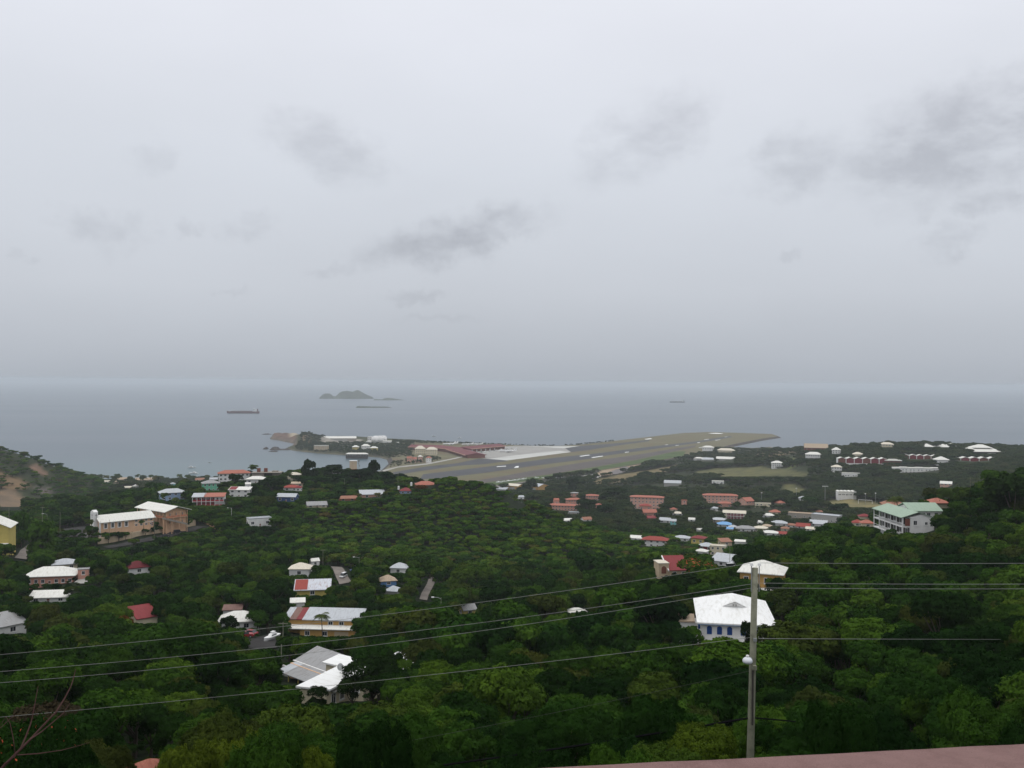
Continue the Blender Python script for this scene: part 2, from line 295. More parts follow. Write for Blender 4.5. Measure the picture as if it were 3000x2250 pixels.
 ('house','small grey roofed white house in trees with teal wall',1948,1535,905,11.5,8,3.6,-18,'gable',2.0,'white','palegrey',dict(nwin=2)),
 ('house','narrow teal walled house beside grey roofed white house',1972,1543,885,5.5,6,5.2,-8,'gable',1.6,'teal','palegrey',dict(nwin=1,storeys=2)),
 ('house','small white bungalow with red roof corner in town trees',1985,1512,985,11,8,2.6,-6,'hip',1.6,'white','cream',dict(nwin=2)),
 ('house','red tiled hip roofed white house below bush hill flank',1917,1604,700,18.5,9,5.4,-14,'hip',2.2,'white','red',dict(nwin=4,storeys=2)),
 ('house','low bright white roof left of the red tiled white house',1862,1583,722,9.5,6,1.6,-14,'shed',1.1,'white','white',dict(nwin=1)),
 ('house','small yellow house with crimson roof in valley trees',2043,1595,665,9.2,8,4.2,-20,'hip',1.5,'yellow','crimson',dict(nwin=2,storeys=1)),
 ('house','grey hip roofed house with maroon wall in valley trees',2066,1614,590,9.6,8,2.8,-20,'hip',1.8,'maroon','palegrey',dict(nwin=2)),
 ('house','cream two storey balcony house beside maroon walled house',2103,1630,582,9.6,6,6.2,-10,'flat',.5,'cream','cream',dict(nwin=3,storeys=2)),
 ('house','unroofed tan house shell behind the cream balcony house',2129,1602,640,7.6,6,3.4,20,'shed',1.4,'tan','rust',dict(nwin=1)),
 ('house','white shed roof below the maroon walled house',2052,1625,545,6.4,5,1.8,-24,'hip',1.2,'white','white',dict(nwin=0)),
 ('house','long thin white roof half hidden in valley trees',2172,1594,655,9.2,4,1.6,-14,'shed',.6,'white','white',dict(nwin=0)),
 ('house','large flat grey white roof on the street behind the pole',2112,1662,405,9.4,8,2.6,-26,'shed',1.8,'white','palegrey',dict(nwin=1)),
 ('house','white roofed cottages glimpsed left below the town',1665,1532,860,9,6,2.2,12,'shed',1.0,'white','white',dict(nwin=1)),
 ('house','pink shed with white gable beside white cottages',1722,1530,845,8.5,6,2.6,24,'gable',1.8,'white','rust',dict(nwin=1)),
 ('house','grey low building under the long salmon terrace',1680,1508,1010,13.5,6,2.6,-6,'flat',.4,'grey','palegrey',dict(nwin=3)),
 ('house','small red roofed cottages at the right of town cluster',2512,1545,560,5.6,5,2.6,-6,'hip',1.7,'cream','red',dict(nwin=1)),
 ('house','orange roofed cottage left of the green roofed house',2543,1548,500,6.4,5,2.6,8,'hip',1.6,'cream','orange',dict(nwin=1)),
 ('house','crimson roofed cottage above the orange roofed cottage',2536,1524,640,7.0,5,2.4,12,'hip',1.5,'cream','crimson',dict(nwin=0)),
 ('house','long pink house with red roof behind the green roof',2648,1524,352,8.0,20,4.0,4,'gabley',1.4,'pink','rust',dict(nwin=1)),
 ('house','small terracotta roof right of the green roofed house',2757,1496,340,6.8,6,2.6,20,'hip',1.5,'cream','orange',dict(nwin=0)),
 ('house','white and grey roofed house left of small yellow house',1996,1588,690,10.5,7,2.8,-16,'hip',1.6,'white','palegrey',dict(nwin=2)),
 ('house','tiny white house in trees above the red tiled white house',2026,1530,900,6.0,5,2.6,-10,'gable',1.4,'white','white',dict(nwin=1)),
 ('house','tiny white roofed hut in trees right of teal walled house',2050,1560,800,4.6,4,2.2,8,'gable',1.1,'white','white',dict(nwin=0)),
 ('house','tan roofed cottage between beige and white metal roofs',2246,1551,870,8.6,6,2.8,-12,'hip',1.6,'tan','tan',dict(nwin=2)),
 ('house','small white cottage below the white hip roofed bungalow',2226,1538,915,7.6,6,2.6,-6,'gable',1.5,'white','white',dict(nwin=1)),
 ('house','rust roofed cottage above the reddish peeping roof',2300,1558,850,7.4,6,2.8,-10,'hip',1.5,'cream','rust',dict(nwin=1)),
 ('house','pale roofed house at right end of the valley cluster',2375,1558,860,9.4,6,2.6,-16,'gable',1.6,'white','cream',dict(nwin=2)),
 ('house','salmon corner of a block in trees between the two apartment blocks',2005,1484,1110,6.5,6,7.0,0,'flat',.6,'salmon','orange',dict(nwin=1,storeys=2)),
 ('house','small terracotta roofed house right of left apartment block',1975,1500,1040,7.0,6,2.8,10,'hip',1.7,'cream','orange',dict(nwin=1)),
 ('house','small white house at the foot of the bush hill near hangars',1527,1466,1120,7.0,6,4.0,14,'gable',1.6,'white','palegrey',dict(nwin=1)),
 ('house','small cream house in trees below the sports field mast',2400,1508,1000,8.0,6,3.0,-6,'hip',1.6,'cream','rust',dict(nwin=2)),
 ('house','small white house left of the floodlight mast in trees',2354,1470,1120,9.0,7,4.0,8,'hip',2.2,'white','palegrey',dict(nwin=2)),
 ('house','low pale shed among beach trees left of the tan buildings',312,1416,1560,10,6,3.0,0,'gable',1.6,'white','cream',dict(nwin=1)),
 ('house','white tent like roof behind the beach at left',398,1430,1330,9,7,2.4,6,'hip',2.2,'white','white',dict(nwin=0)),
 ('house','pale roofed shed beside the white tent like roof',372,1434,1290,9,6,2.6,-8,'shed',1.2,'tan','cream',dict(nwin=1)),
 # airport side buildings
 ('hangar','grey white airport hangar with broad sloping roof',2128,1360,2130,46,26,12,-10,'gable',4.0,'grey','white',dict(win=0)),
 ('hangar','low grey airport warehouse left of the broad hangar',2075,1358,2130,28,20,9,8,'shed',3.0,'grey','palegrey',dict(win=0)),
 ('hangar','white roofed airport shed at the runway side',2047,1352,2140,22,14,7,4,'hip',2.5,'white','white',dict(win=0)),
 ('house','white terminal building of the small apron with flat tower',2074,1326,2370,28,16,13,-6,'hip',4.0,'white','white',dict(nwin=5,storeys=2)),
 ('house','long cream roofed hall right of the small apron terminal',2125,1328,2330,42,18,7,-14,'hip',5.0,'cream','cream',dict(nwin=6)),
 ('hangar','yellow walled hangar with cream roof nearest the small planes',1500,1437,1480,22,20,7.5,-32,'gable',2.4,'mustard','cream',dict(win=0)),
 ('hangar','mustard gable ended hangar with silver roof behind round tree',1563,1440,1470,20,26,8.5,-38,'gable',3.0,'mustard','palegrey',dict(win=0)),
 ('hangar','low grey roofed workshop left of the yellow hangar',1467,1440,1465,16,12,3.6,-20,'shed',2.0,'grey','palegrey',dict(win=0)),
 ('hangar','grey roofed store building beside the dry field',1970,1424,1475,26,14,5.0,-8,'gable',3.4,'grey','palegrey',dict(win=0)),
 ('house','low white building in trees right of the grey store',2103,1417,1430,18,9,3.5,-6,'flat',.6,'white','white',dict(nwin=3)),
 # the far point beyond the bay
 ('hangar','long white arched roof warehouse on the point beyond bay',996,1292,2690,92,24,8,3,'gable',5.0,'concrete','white',dict(win=0)),
 ('hotel','brown hotel block with white roof on the far bay shore',940,1319,2330,35,12,11,-6,'flat',1.0,'tan','white',dict(nwin=8,storeys=3)),
 ('house','yellow bungalow with white roof on the far bay shore',1042,1315,2330,16,12,4.5,4,'hip',4.0,'yellow','white',dict(nwin=3)),
 ('house','long white hip roofed bungalow on far shore, widest one',1070,1312,2345,20,12,4.5,-8,'hip',4.5,'white','white',dict(nwin=3)),
 ('house','white roofed yellow bungalow right of widest shore bungalow',1094,1318,2310,18,11,4.5,-8,'hip',4.0,'yellow','white',dict(nwin=3)),
 ('restaurant','long low white roofed beach pavilion at the water',1045,1337,2150,50,10,5.0,-3,'hip',3.0,'dark','white',dict(nwin=8)),
 ('hotel','cream arcaded hotel with twin pyramid roofs, left wing',1232,1331,2240,24,16,13,6,'hip',7.0,'cream','cream',dict(nwin=5,storeys=3)),
 ('hotel','cream arcaded hotel with twin pyramid roofs, right wing',1263,1331,2220,26,16,11,-6,'hip',6.0,'cream','cream',dict(nwin=5,storeys=3)),
 ('house','pale pink cottage left of the four by runway fence',1199,1350,2020,10,8,6,0,'gable',3,'pink','orange',dict(nwin=2)),
 ('house','pale pink cottage second of the four by runway fence',1215,1351,2015,9,8,5,10,'gable',3,'pink','orange',dict(nwin=2)),
 ('house','pink towered cottage third of the four by runway fence',1231,1350,2020,9,8,9,0,'hip',3,'pink','white',dict(nwin=2,storeys=2)),
 ('house','white cottage rightmost of the four by runway fence',1255,1351,2005,11,8,7,-6,'hip',3,'white','orange',dict(nwin=2,storeys=2)),
 # the college hill on the right
 ('house','white two storey hip roofed building on college hill',2384,1347,1620,26,14,9.0,-4,'hip',4.0,'white','white',dict(nwin=7,storeys=2)),
 ('house','white three storey balcony house near hill crest',2450,1335,1660,14,12,10,-6,'hip',4.5,'white','white',dict(nwin=3,storeys=3)),
 ('house','white rounded three storey house on the grass slope',2278,1372,1690,19,14,9.5,0,'hip',3.6,'white','white',dict(nwin=5,storeys=3)),
 ('house','white hip roofed house in trees below the folded roofs',2451,1384,1420,15,12,8.0,-8,'hip',3.0,'white','cream',dict(nwin=4,storeys=2)),
 ('house','long flat roofed white building below the hip roofed one',2493,1400,1380,25,9,6.5,-4,'flat',.8,'white','white',dict(nwin=7)),
 ('hall','long brown low gable hall on the hill crest',2391,1320,1830,44,16,6,-3,'gable',7,'brick','tan',dict(nwin=5)),
 ('house','cream white mansion with stepped roofs on hill crest',2598,1314,1720,24,14,7.5,-6,'hip',3.5,'cream','cream',dict(nwin=5,storeys=2)),
 ('house','white walled pavilion with small square hip roof',2763,1361,1420,18,16,7,12,'hip',4.6,'white','white',dict(nwin=2)),
 ('house','pale pink and white house on the right valley slope',2771,1432,1150,13,9,6.5,-14,'gable',2.4,'pink','white',dict(nwin=3,storeys=2)),
 ('house','cream house behind the folded roofs on hill crest',2513,1340,1560,16,12,5,-6,'hip',3.4,'cream','cream',dict(nwin=3)),
 # beach houses behind the shore palms
 ('house','long low tan roofed beach building, right of beach palms',425,1412,1610,32,9,4,0,'gable',3.0,'tan','tan',dict(nwin=6)),
 ('house','short tan roofed beach building left of white gap',356,1410,1615,17,8,3.6,0,'gable',2.6,'tan','tan',dict(nwin=3)),
 ('house','little turquoise hut near the beach trees',505,1424,1420,7,6,3.4,0,'hip',1.6,'teal','palegrey',dict(nwin=1)),
 ('house','reddish roofed beach cottage left of the moored yachts',585,1411,1560,14,8,3.4,0,'gable',2.4,'cream','rust',dict(nwin=2)),
 ('house','pale grey roofed beach cottage beside red tiled ridge house',628,1409,1540,15,8,3.0,0,'gable',2.4,'grey','palegrey',dict(nwin=2)),
]
# other spots the terrain passes through: (photo x, photo y, distance, canopy height standing there)
T = [
 # foreground slope
 (-500,2250,14,0),(300,2250,24,5),(1000,2250,25,5),(1700,2250,25,5),(2300,2230,25,5),(2900,2200,24,5),(3400,2200,22,5),(-400,2200,26,5),
 (200,2150,36,6),(700,2150,36,6),(1300,2130,38,6),(1800,2120,38,6),(2400,2100,38,6),(2800,2100,34,6),(3200,2050,34,6),(-300,2130,38,6),
 (200,2050,58,6),(600,2060,58,6),(1100,2090,66,6),(1500,2040,60,6),(1900,2020,62,6),(2500,1990,62,6),(2900,1960,56,6),(3300,1900,60,6),(-300,2040,60,6),
 (100,1960,98,6),(500,1960,104,6),(1300,1970,92,6),(1700,1960,92,6),(1990,1930,104,6),(2450,1880,105,6),(2750,1850,100,6),(3000,1820,100,6),(3400,1780,110,6),(-300,1960,110,6),
 (200,1890,150,6),(560,1900,150,6),(1250,1900,140,6),(1600,1880,135,6),(1900,1860,140,6),(2400,1770,165,6),(2650,1740,165,6),(2850,1720,160,6),(3000,1700,160,6),(3400,1650,170,6),
 (200,1810,225,7),(-300,1830,225,6),(330,1760,285,7),(-300,1740,330,6),(560,1760,300,7),(1250,1800,225,6),(1500,1800,205,6),(1750,1770,205,6),(1850,1730,235,6),
 (2300,1650,250,6),(2550,1640,235,6),(2800,1600,230,6),(3000,1560,230,6),(3400,1500,240,6),
 # right spur crest
 (2200,1625,330,6),(2300,1585,335,6),(2400,1555,330,6),(2480,1565,310,6),(2680,1560,292,4),(2800,1500,292,6),(2900,1430,300,6),(3000,1398,300,6),(3300,1340,310,6),(3700,1300,320,6),
 (2120,1640,420,6),(2250,1640,440,6),(2500,1560,480,6),(2800,1510,440,7),(3000,1480,460,7),(3300,1440,480,6),
 # middle valley and bush hill
 (1000,1700,380,6),(1300,1740,330,6),(1500,1730,330,6),(1700,1700,340,6),(1860,1690,300,6),(1980,1695,292,4),
 (1100,1620,470,4),(1350,1680,440,4),(1600,1660,440,4),(1800,1650,430,5),(1300,1600,520,4),(1500,1590,510,4),(1700,1590,500,4),(1850,1610,490,5),(1980,1640,470,5),
 (1000,1560,555,4),(1200,1500,580,4),(1400,1500,585,4),(1600,1530,560,4),(1780,1570,540,4),(1300,1440,638,3),(1180,1460,620,3),(1400,1462,630,3),(1500,1492,612,3),(1600,1527,592,3),(1720,1566,562,3),(1850,1606,528,3),

 # ridge crest and its back
 (450,1475,640,6),(640,1430,715,5),(760,1412,740,5),(920,1400,720,9),(1000,1395,770,9),(1100,1400,760,8),(1180,1410,720,6),(1240,1420,690,6),
 (330,1500,620,6),(200,1500,640,7),(100,1520,620,7),(0,1530,600,7),(-300,1530,560,7),(620,1510,560,6),(480,1555,505,3),(560,1560,500,5),(660,1590,470,6),(200,1640,410,6),(350,1620,425,6),(500,1660,400,6),(700,1680,370,6),
 # left hill beyond
 (60,1490,950,3),(150,1480,930,5),(0,1440,1020,2),(100,1440,1050,2),(0,1365,1090,2),(0,1309,1180,2),(-200,1285,1200,2),(-500,1280,1250,2),(50,1322,1190,2),(100,1338,1230,2),(140,1358,1270,2),(180,1380,1330,2),(235,1408,1480,4),(150,1410,1150,2),(200,1450,1080,5),(300,1460,960,7),(450,1440,1050,7),
]
# plain behind the ridges, given by level: (photo x, level z, distance)
TZ = [(700,40,1050),(1000,45,1000),(1250,50,950),(1450,48,880),(1550,42,900),(500,8,1500),(300,8,1560),(800,6,1500),(1000,5,1450),(1200,5,1400),(1400,7,1330),(1300,30,1050),
      (1560,10,1380),(1700,13,1330),(1850,16,1330),(2000,18,1340),(2150,22,1340),(1650,30,1120),(1800,30,1130),(1990,34,1080),(1950,46,870),(2050,48,840),(1800,52,800),(1900,60,720),(1700,62,740),
      (1700,6,1560),(1900,7,1640),(2050,9,1700),(2200,19,1640),(2300,27,1690),(1800,7,1750),(2000,6,1900),(2100,6,2150),(2080,6,2400),(2180,22,2000),(2250,34,2050),(2320,36,1980),(2200,4,2400),
      (2300,34,1180),(2450,34,1150),(2550,36,1130),(2650,40,1150),(2800,50,1130),(2950,60,1100),(3200,75,1050),(2350,30,1350),(2450,38,1360),(2600,47,1330),(2750,54,1330),(2900,58,1320),(3100,70,1300),
      (2500,60,1450),(2650,60,1480),(2800,62,1480),(2950,64,1470),(2400,46,1640),(2550,60,1640),(2700,66,1700),(2880,65,1620),(3050,60,1650),(3300,60,1700),(2420,44,1840),(2600,62,1780),(2800,58,1800),(2950,52,1820),
      (2450,20,2200),(2700,20,2200),(3000,15,2200),(3400,15,2200),(2600,-5,2600),(2350,52,760),(2250,56,690),(2550,52,760),(2800,62,760),(3000,75,740),(2150,66,600),(2300,80,540),(0,5,1700),(-300,20,1600)]

for px, py, D in ((1240,1412,664),(1290,1400,668),(1345,1411,664),(1400,1424,660),(1456,1440,652),(1525,1467,640),(1595,1498,622),(1705,1538,592),(1844,1577,552),(2019,1622,482)):
    T.append((px, py, D, .3)); zc = P(px, py, D).z; TZ += [(px, zc-15, D+62), (px, zc-36, D+135)]
# ------------------------------------------------------------------ terrain
_c = []
for px, py, D, h in T: p = P(px, py, D); _c.append((p.x/D, math.log(D), (CAMZ-(p.z-h))/D))
for px, z, D in TZ: p = P(px, 1125, D); _c.append((p.x/D, math.log(D), (CAMZ-z)/D))
for r in H:
    p = P(r[2], r[3], r[4]); _c.append((p.x/r[4], math.log(r[4]), (CAMZ-p.z)/r[4]))
for px, py, D in [(2150,1895,152),(1010,2052,132),(895,1962,165),(940,1872,250),(2650,1575,300),(2700,1550,318),(370,1556,488),(480,1538,510),(625,1482,600),(780,1398,760),(1975,1694,300),(2235,1746,210),
                  (2530,1362,1450),(2855,1356,1480),(2695,1350,1540),(2695,1388,1380),(2880,1332,1600),(2755,1316,1680),(2480,1454,1150),(2200,2300,36),(0,2700,6),(1500,2700,6),(3000,2700,6)]:
    p = P(px, py, D); _c.append((p.x/D, math.log(D), (CAMZ-p.z)/D))
for u in (-.95, .95):
    for D, z in ((10,172),(40,160),(120,140),(300,118 if u < 0 else 152),(700,90 if u < 0 else 130),(1200,60 if u < 0 else 85),(2000,10)): _c.append((u, math.log(D), (CAMZ-z)/D))
_c = np.array(_c)
A = np.hypot(_c[:,None,0]-_c[None,:,0], _c[:,None,1]-_c[None,:,1])
n_ = len(_c)
K = np.zeros((n_+3, n_+3)); K[:n_,:n_] = A - np.eye(n_)*.012
K[:n_,n_] = 1; K[:n_,n_+1:] = _c[:,:2]; K[n_:,:n_] = K[:n_,n_:].T
W = np.linalg.solve(K, np.concatenate([_c[:,2], np.zeros(3)]))
NU, NV = 380, 430
U0, U1, V0, V1 = -.85, .85, math.log(5.0), math.log(3300.0)
us = np.linspace(U0, U1, NU); vs = np.linspace(V0, V1, NV)
uu, vv = np.meshgrid(us, vs)
S = np.zeros_like(uu)
for i in range(NV):
    S[i] = np.hypot(us[:,None]-_c[None,:,0], vs[i]-_c[None,:,1]) @ W[:n_] + W[n_] + W[n_+1]*us + W[n_+2]*vs[i]
DD = np.exp(vv); XX = uu*DD; ZZ = CAMZ - S*DD
def sdist(poly, x, y):                 # signed distance in metres, positive inside
    poly = np.array(poly, float); q = np.roll(poly, -1, 0); best = np.full(x.shape, 1e12); inside = np.zeros(x.shape, bool)
    for (ax, ay), (bx, by) in zip(poly, q):
        ex, ey = bx-ax, by-ay; t = np.clip(((x-ax)*ex+(y-ay)*ey)/(ex*ex+ey*ey+1e-9), 0, 1)
        best = np.minimum(best, (x-ax-t*ex)**2+(y-ay-t*ey)**2)
        c = (ay > y) != (by > y)
        inside ^= c & (x < (bx-ax)*(y-ay)/(by-ay+1e-12)+ax)
    d = np.sqrt(best); return np.where(inside, d, -d)
def gp(lst, z=0.0): return [tuple(G(px, py, z))[:2] for px, py in lst]
COAST = gp([(-900,1390),(-300,1393),(0,1398),(200,1405),(300,1409),(500,1411),(700,1408),(900,1402),(1050,1390),(1118,1379),(1150,1366),(1300,1352),(1600,1338),(1900,1330),(2080,1322),(2143,1307),(2158,1311.5),(2203,1313),(2260,1309)]) + \
        [tuple(P(px, 1125, D))[:2] for px, D in ((2330,2420),(2450,2350),(2700,2330),(3000,2300),(3600,2250),(4200,2200))] + [(4000,-4000),(-4000,-4000)]
AIR = gp([(1100,1420),(1150,1448),(1300,1452),(1400,1430),(1600,1402),(1760,1377),(1900,1354),(2000,1337),(2080,1319),(2143,1302.5),(2226,1286),(2280,1278),(2262,1271.5),(2150,1267.5),(2075,1265.5),(2000,1268.5),(1900,1280),(1750,1297),(1700,1302),(1640,1306),(1560,1306),(1400,1299),(1280,1294),(1180,1290.5),(1135,1292),(1140,1330),(1152,1352),(1120,1382)], 5)
sd_c = sdist(COAST, XX, DD); sd_a = sdist(AIR, XX, DD)
h1 = np.sin(XX*.031+1.3*np.sin(DD*.023))*np.cos(DD*.027+XX*.011)
ZZ = ZZ + h1*np.clip(DD/600, 0, 1)*.8
ZZ = np.where(DD > 1250, np.maximum(ZZ, 3.0), ZZ)
ZZ = np.minimum(ZZ, np.clip(np.where(sd_c < 45, sd_c*.16, 7.2+(sd_c-45)*.6), -9, None))
ZZ = np.where(sd_a > -60, np.minimum(ZZ, 3.4 + np.clip(-sd_a, 0, None)*.25), ZZ)
def ground(x, y):
    x = np.asarray(x, float); y = np.maximum(np.asarray(y, float), 5.01)
    a = np.clip((x/y-U0)/(U1-U0)*(NU-1), 0, NU-1.001); b = np.clip((np.log(y)-V0)/(V1-V0)*(NV-1), 0, NV-1.001)
    i = a.astype(int); j = b.astype(int); fa = a-i; fb = b-j
    return (ZZ[j,i]*(1-fa)+ZZ[j,i+1]*fa)*(1-fb)+(ZZ[j+1,i]*(1-fa)+ZZ[j+1,i+1]*fa)*fb
def gz(x, y): return float(ground(x, y))
def hit(px, py, dmin=20.0):            # first place the line of sight meets the terrain
    d = ray(px, py); D = dmin
    t = np.exp(np.linspace(math.log(dmin), math.log(3200), 1500)); z = CAMZ + d.z*t; g = ground(d.x*t, t)
    k = np.argmax(z < g); D = t[k] if z[k] < g[k] else -CAMZ/d.z if d.z < 0 else 3000
    return Vector((d.x*D, D, CAMZ+d.z*D))
def hitp(lst, dmin=20.0): return [tuple(hit(a, b, dmin))[:2] for a, b in lst]

# surface kinds laid out on the ground: (polygon in world metres, colour, no trees)
ZONES = []
def zone(lst, col, clear=True, dmin=20.0): ZONES.append((hitp(lst, dmin), col, clear))
DRY, FIELD, EARTH, SAND, GRIT = (.155,.125,.065), (.105,.105,.046), (.155,.115,.078), (.42,.36,.27), (.16,.14,.125)
zone([(2000,1410),(2040,1382),(2100,1372),(2230,1366),(2260,1373),(2330,1381),(2370,1390),(2350,1398),(2200,1397),(2170,1402),(2060,1400)], FIELD, True, 1300)
zone([(1720,1420),(1760,1402),(1900,1378),(1990,1361),(2010,1366),(1930,1388),(1870,1397),(1850,1412)], DRY, True, 1300)
zone([(2160,1338),(2200,1320),(2260,1312),(2320,1312),(2330,1330),(2250,1340)], DRY, False, 1500)
zone([(2395,1478),(2440,1464),(2500,1464),(2560,1470),(2600,1480),(2530,1500),(2450,1495)], (.17,.15,.07), True, 900)
zone([(2295,1420),(2330,1420),(2370,1440),(2345,1460),(2290,1450)], FIELD, True, 1000)
zone([(-60,1442),(25,1434),(55,1446),(92,1472),(50,1488),(15,1500),(-60,1500)], EARTH, True, 800)
zone([(-60,1388),(20,1388),(55,1398),(85,1412),(92,1428),(50,1436),(-60,1430)], (.15,.105,.062), False, 800)
zone([(85,1366),(108,1362),(138,1384),(138,1394),(118,1392)], (.19,.12,.085), True, 900)
zone([(100,1428),(150,1430),(155,1445),(110,1455)], (.13,.11,.10), False, 900)
zone([(165,1553),(250,1543),(252,1560),(200,1572),(160,1565)], (.13,.105,.09), True, 380)
zone([(725,1875),(800,1860),(815,1880),(800,1900),(740,1905)], (.06,.055,.05), True, 150)
zone([(2700,1420),(2745,1412),(2760,1430),(2680,1425)], FIELD, False, 800)
zone([(2300,1340),(2340,1345),(2350,1362),(2310,1375)], (.13,.15,.05), False, 1300)
def ground_material():
    m = bpy.data.materials.new('hillside_ground'); m.use_nodes = True; nt = m.node_tree; L = nt.links.new
    b = nt.nodes['Principled BSDF']; b.inputs['Roughness'].default_value = .95; b.inputs['Specular IOR Level'].default_value = .1
    at = N(nt, 'ShaderNodeVertexColor', layer_name='soil'); tc = N(nt, 'ShaderNodeTexCoord')
    n1 = N(nt, 'ShaderNodeTexNoise', i_Scale=.045, i_Detail=8.0, i_Roughness=.65); L(tc.outputs['Object'], n1.inputs['Vector'])
    r = ramp(nt, [(.3, (.62,.62,.60)), (.5, (1,1,1)), (.7, (1.28,1.16,1.0))]); L(n1.outputs['Fac'], r.inputs[0])
    mx = N(nt, 'ShaderNodeMix', data_type='RGBA', blend_type='MULTIPLY'); mx.inputs[0].default_value = 1; L(at.outputs['Color'], mx.inputs[6]); L(r.outputs[0], mx.inputs[7])
    L(mx.outputs[2], b.inputs['Base Color'])
    n2 = N(nt, 'ShaderNodeTexNoise', i_Scale=.5, i_Detail=6.0); L(tc.outputs['Object'], n2.inputs['Vector'])
    bp = N(nt, 'ShaderNodeBump', i_Strength=.6, i_Distance=.6); L(n2.outputs['Fac'], bp.inputs['Height']); L(bp.outputs[0], b.inputs['Normal'])
    return m
M_GROUND = ground_material()
def grid_mesh(name, X, Y, Z, col):
    nv, nu = X.shape; me = bpy.data.meshes.new(name)
    co = np.stack([X, Y, Z], -1).reshape(-1, 3).astype(np.float32)
    i = np.arange(nv*nu).reshape(nv, nu); q = np.stack([i[:-1,:-1], i[:-1,1:], i[1:,1:], i[1:,:-1]], -1).reshape(-1, 4)
    keep = co[:,2][q].max(1) > -8.5; q = q[keep]
    me.vertices.add(len(co)); me.vertices.foreach_set('co', co.ravel())
    me.loops.add(q.size); me.loops.foreach_set('vertex_index', q.ravel().astype(np.int32))
    me.polygons.add(len(q)); me.polygons.foreach_set('loop_start', np.arange(0, q.size, 4, dtype=np.int32)); me.polygons.foreach_set('loop_total', np.full(len(q), 4, np.int32))
    me.polygons.foreach_set('use_smooth', np.ones(len(q), bool))
    ca = me.color_attributes.new('soil', 'FLOAT_COLOR', 'POINT'); ca.data.foreach_set('color', np.concatenate([col.reshape(-1,3), np.ones((nv*nu,1))], 1).ravel().astype(np.float32))
    me.update(); me.validate(); me.materials.append(M_GROUND); return me
col = np.tile(np.array((.011,.018,.007)), (NV, NU, 1))
plain = (DD > 1000)
col[plain] = (.028,.036,.016)
for poly, c, clear in ZONES:
    sd = sdist(poly, XX, DD); k = np.clip(sd/np.maximum(DD*.004, .5)+.5, 0, 1)[..., None]; col = col*(1-k)+np.array(c)*k
shore = np.clip(1-np.abs(sd_c-6)/14, 0, 1)[..., None]*(DD > 1200)[..., None]; col = col*(1-shore)+np.array(SAND)*shore
hill = link('hillside', grid_mesh('hillside', XX, DD, ZZ, col)); tag(hill, 'green hills sloping from the viewpoint to the coastal plain', kind='structure')

# ------------------------------------------------------------------ sea
def sea_material():
    m = bpy.data.materials.new('sea_water'); m.use_nodes = True; nt = m.node_tree; L = nt.links.new
    b = nt.nodes['Principled BSDF']; b.inputs['Roughness'].default_value = .30; b.inputs['IOR'].default_value = 1.33; b.inputs['Specular IOR Level'].default_value = .5
    tc = N(nt, 'ShaderNodeTexCoord'); mp = N(nt, 'ShaderNodeMapping'); mp.inputs['Scale'].default_value = (.00055, .0016, 1); L(tc.outputs['Object'], mp.inputs[0])
    n1 = N(nt, 'ShaderNodeTexNoise', i_Scale=1.0, i_Detail=6.0, i_Roughness=.55); L(mp.outputs[0], n1.inputs['Vector'])
    r = ramp(nt, [(.35, (.038,.062,.088)), (.6, (.050,.078,.104))]); L(n1.outputs['Fac'], r.inputs[0])
    # shallow sandy bottom of the bay
    vm = N(nt, 'ShaderNodeVectorMath', operation='DISTANCE'); L(tc.outputs['Object'], vm.inputs[0]); vm.inputs[1].default_value = (-560, 1700, 0)
    mr = N(nt, 'ShaderNodeMapRange', interpolation_type='SMOOTHSTEP'); L(vm.outputs['Value'], mr.inputs[0]); mr.inputs[1].default_value = 850; mr.inputs[2].default_value = 100; mr.inputs[3].default_value = 0; mr.inputs[4].default_value = .55
    mx = N(nt, 'ShaderNodeMix', data_type='RGBA'); L(mr.outputs[0], mx.inputs[0]); L(r.outputs[0], mx.inputs[6]); mx.inputs[7].default_value = (.070,.135,.140,1)
    L(mx.outputs[2], b.inputs['Base Color'])
    n2 = N(nt, 'ShaderNodeTexNoise', i_Scale=.12, i_Detail=5.0, i_Roughness=.6); L(tc.outputs['Object'], n2.inputs['Vector'])
    bp = N(nt, 'ShaderNodeBump', i_Strength=.5, i_Distance=1.2); L(n2.outputs['Fac'], bp.inputs['Height']); L(bp.outputs[0], b.inputs['Normal'])
    n3 = N(nt, 'ShaderNodeMapRange'); L(n1.outputs['Fac'], n3.inputs[0]); n3.inputs[1].default_value = .3; n3.inputs[2].default_value = .7; n3.inputs[3].default_value = .29; n3.inputs[4].default_value = .34; L(n3.outputs[0], b.inputs['Roughness'])
    return m
sea = MB().add([(-60000,300,0),(60000,300,0),(60000,70000,0),(-60000,70000,0)], [(0,1,2,3)]).build('sea', sea_material()); tag(sea, 'grey blue sea reaching to the hazy horizon', kind='structure')

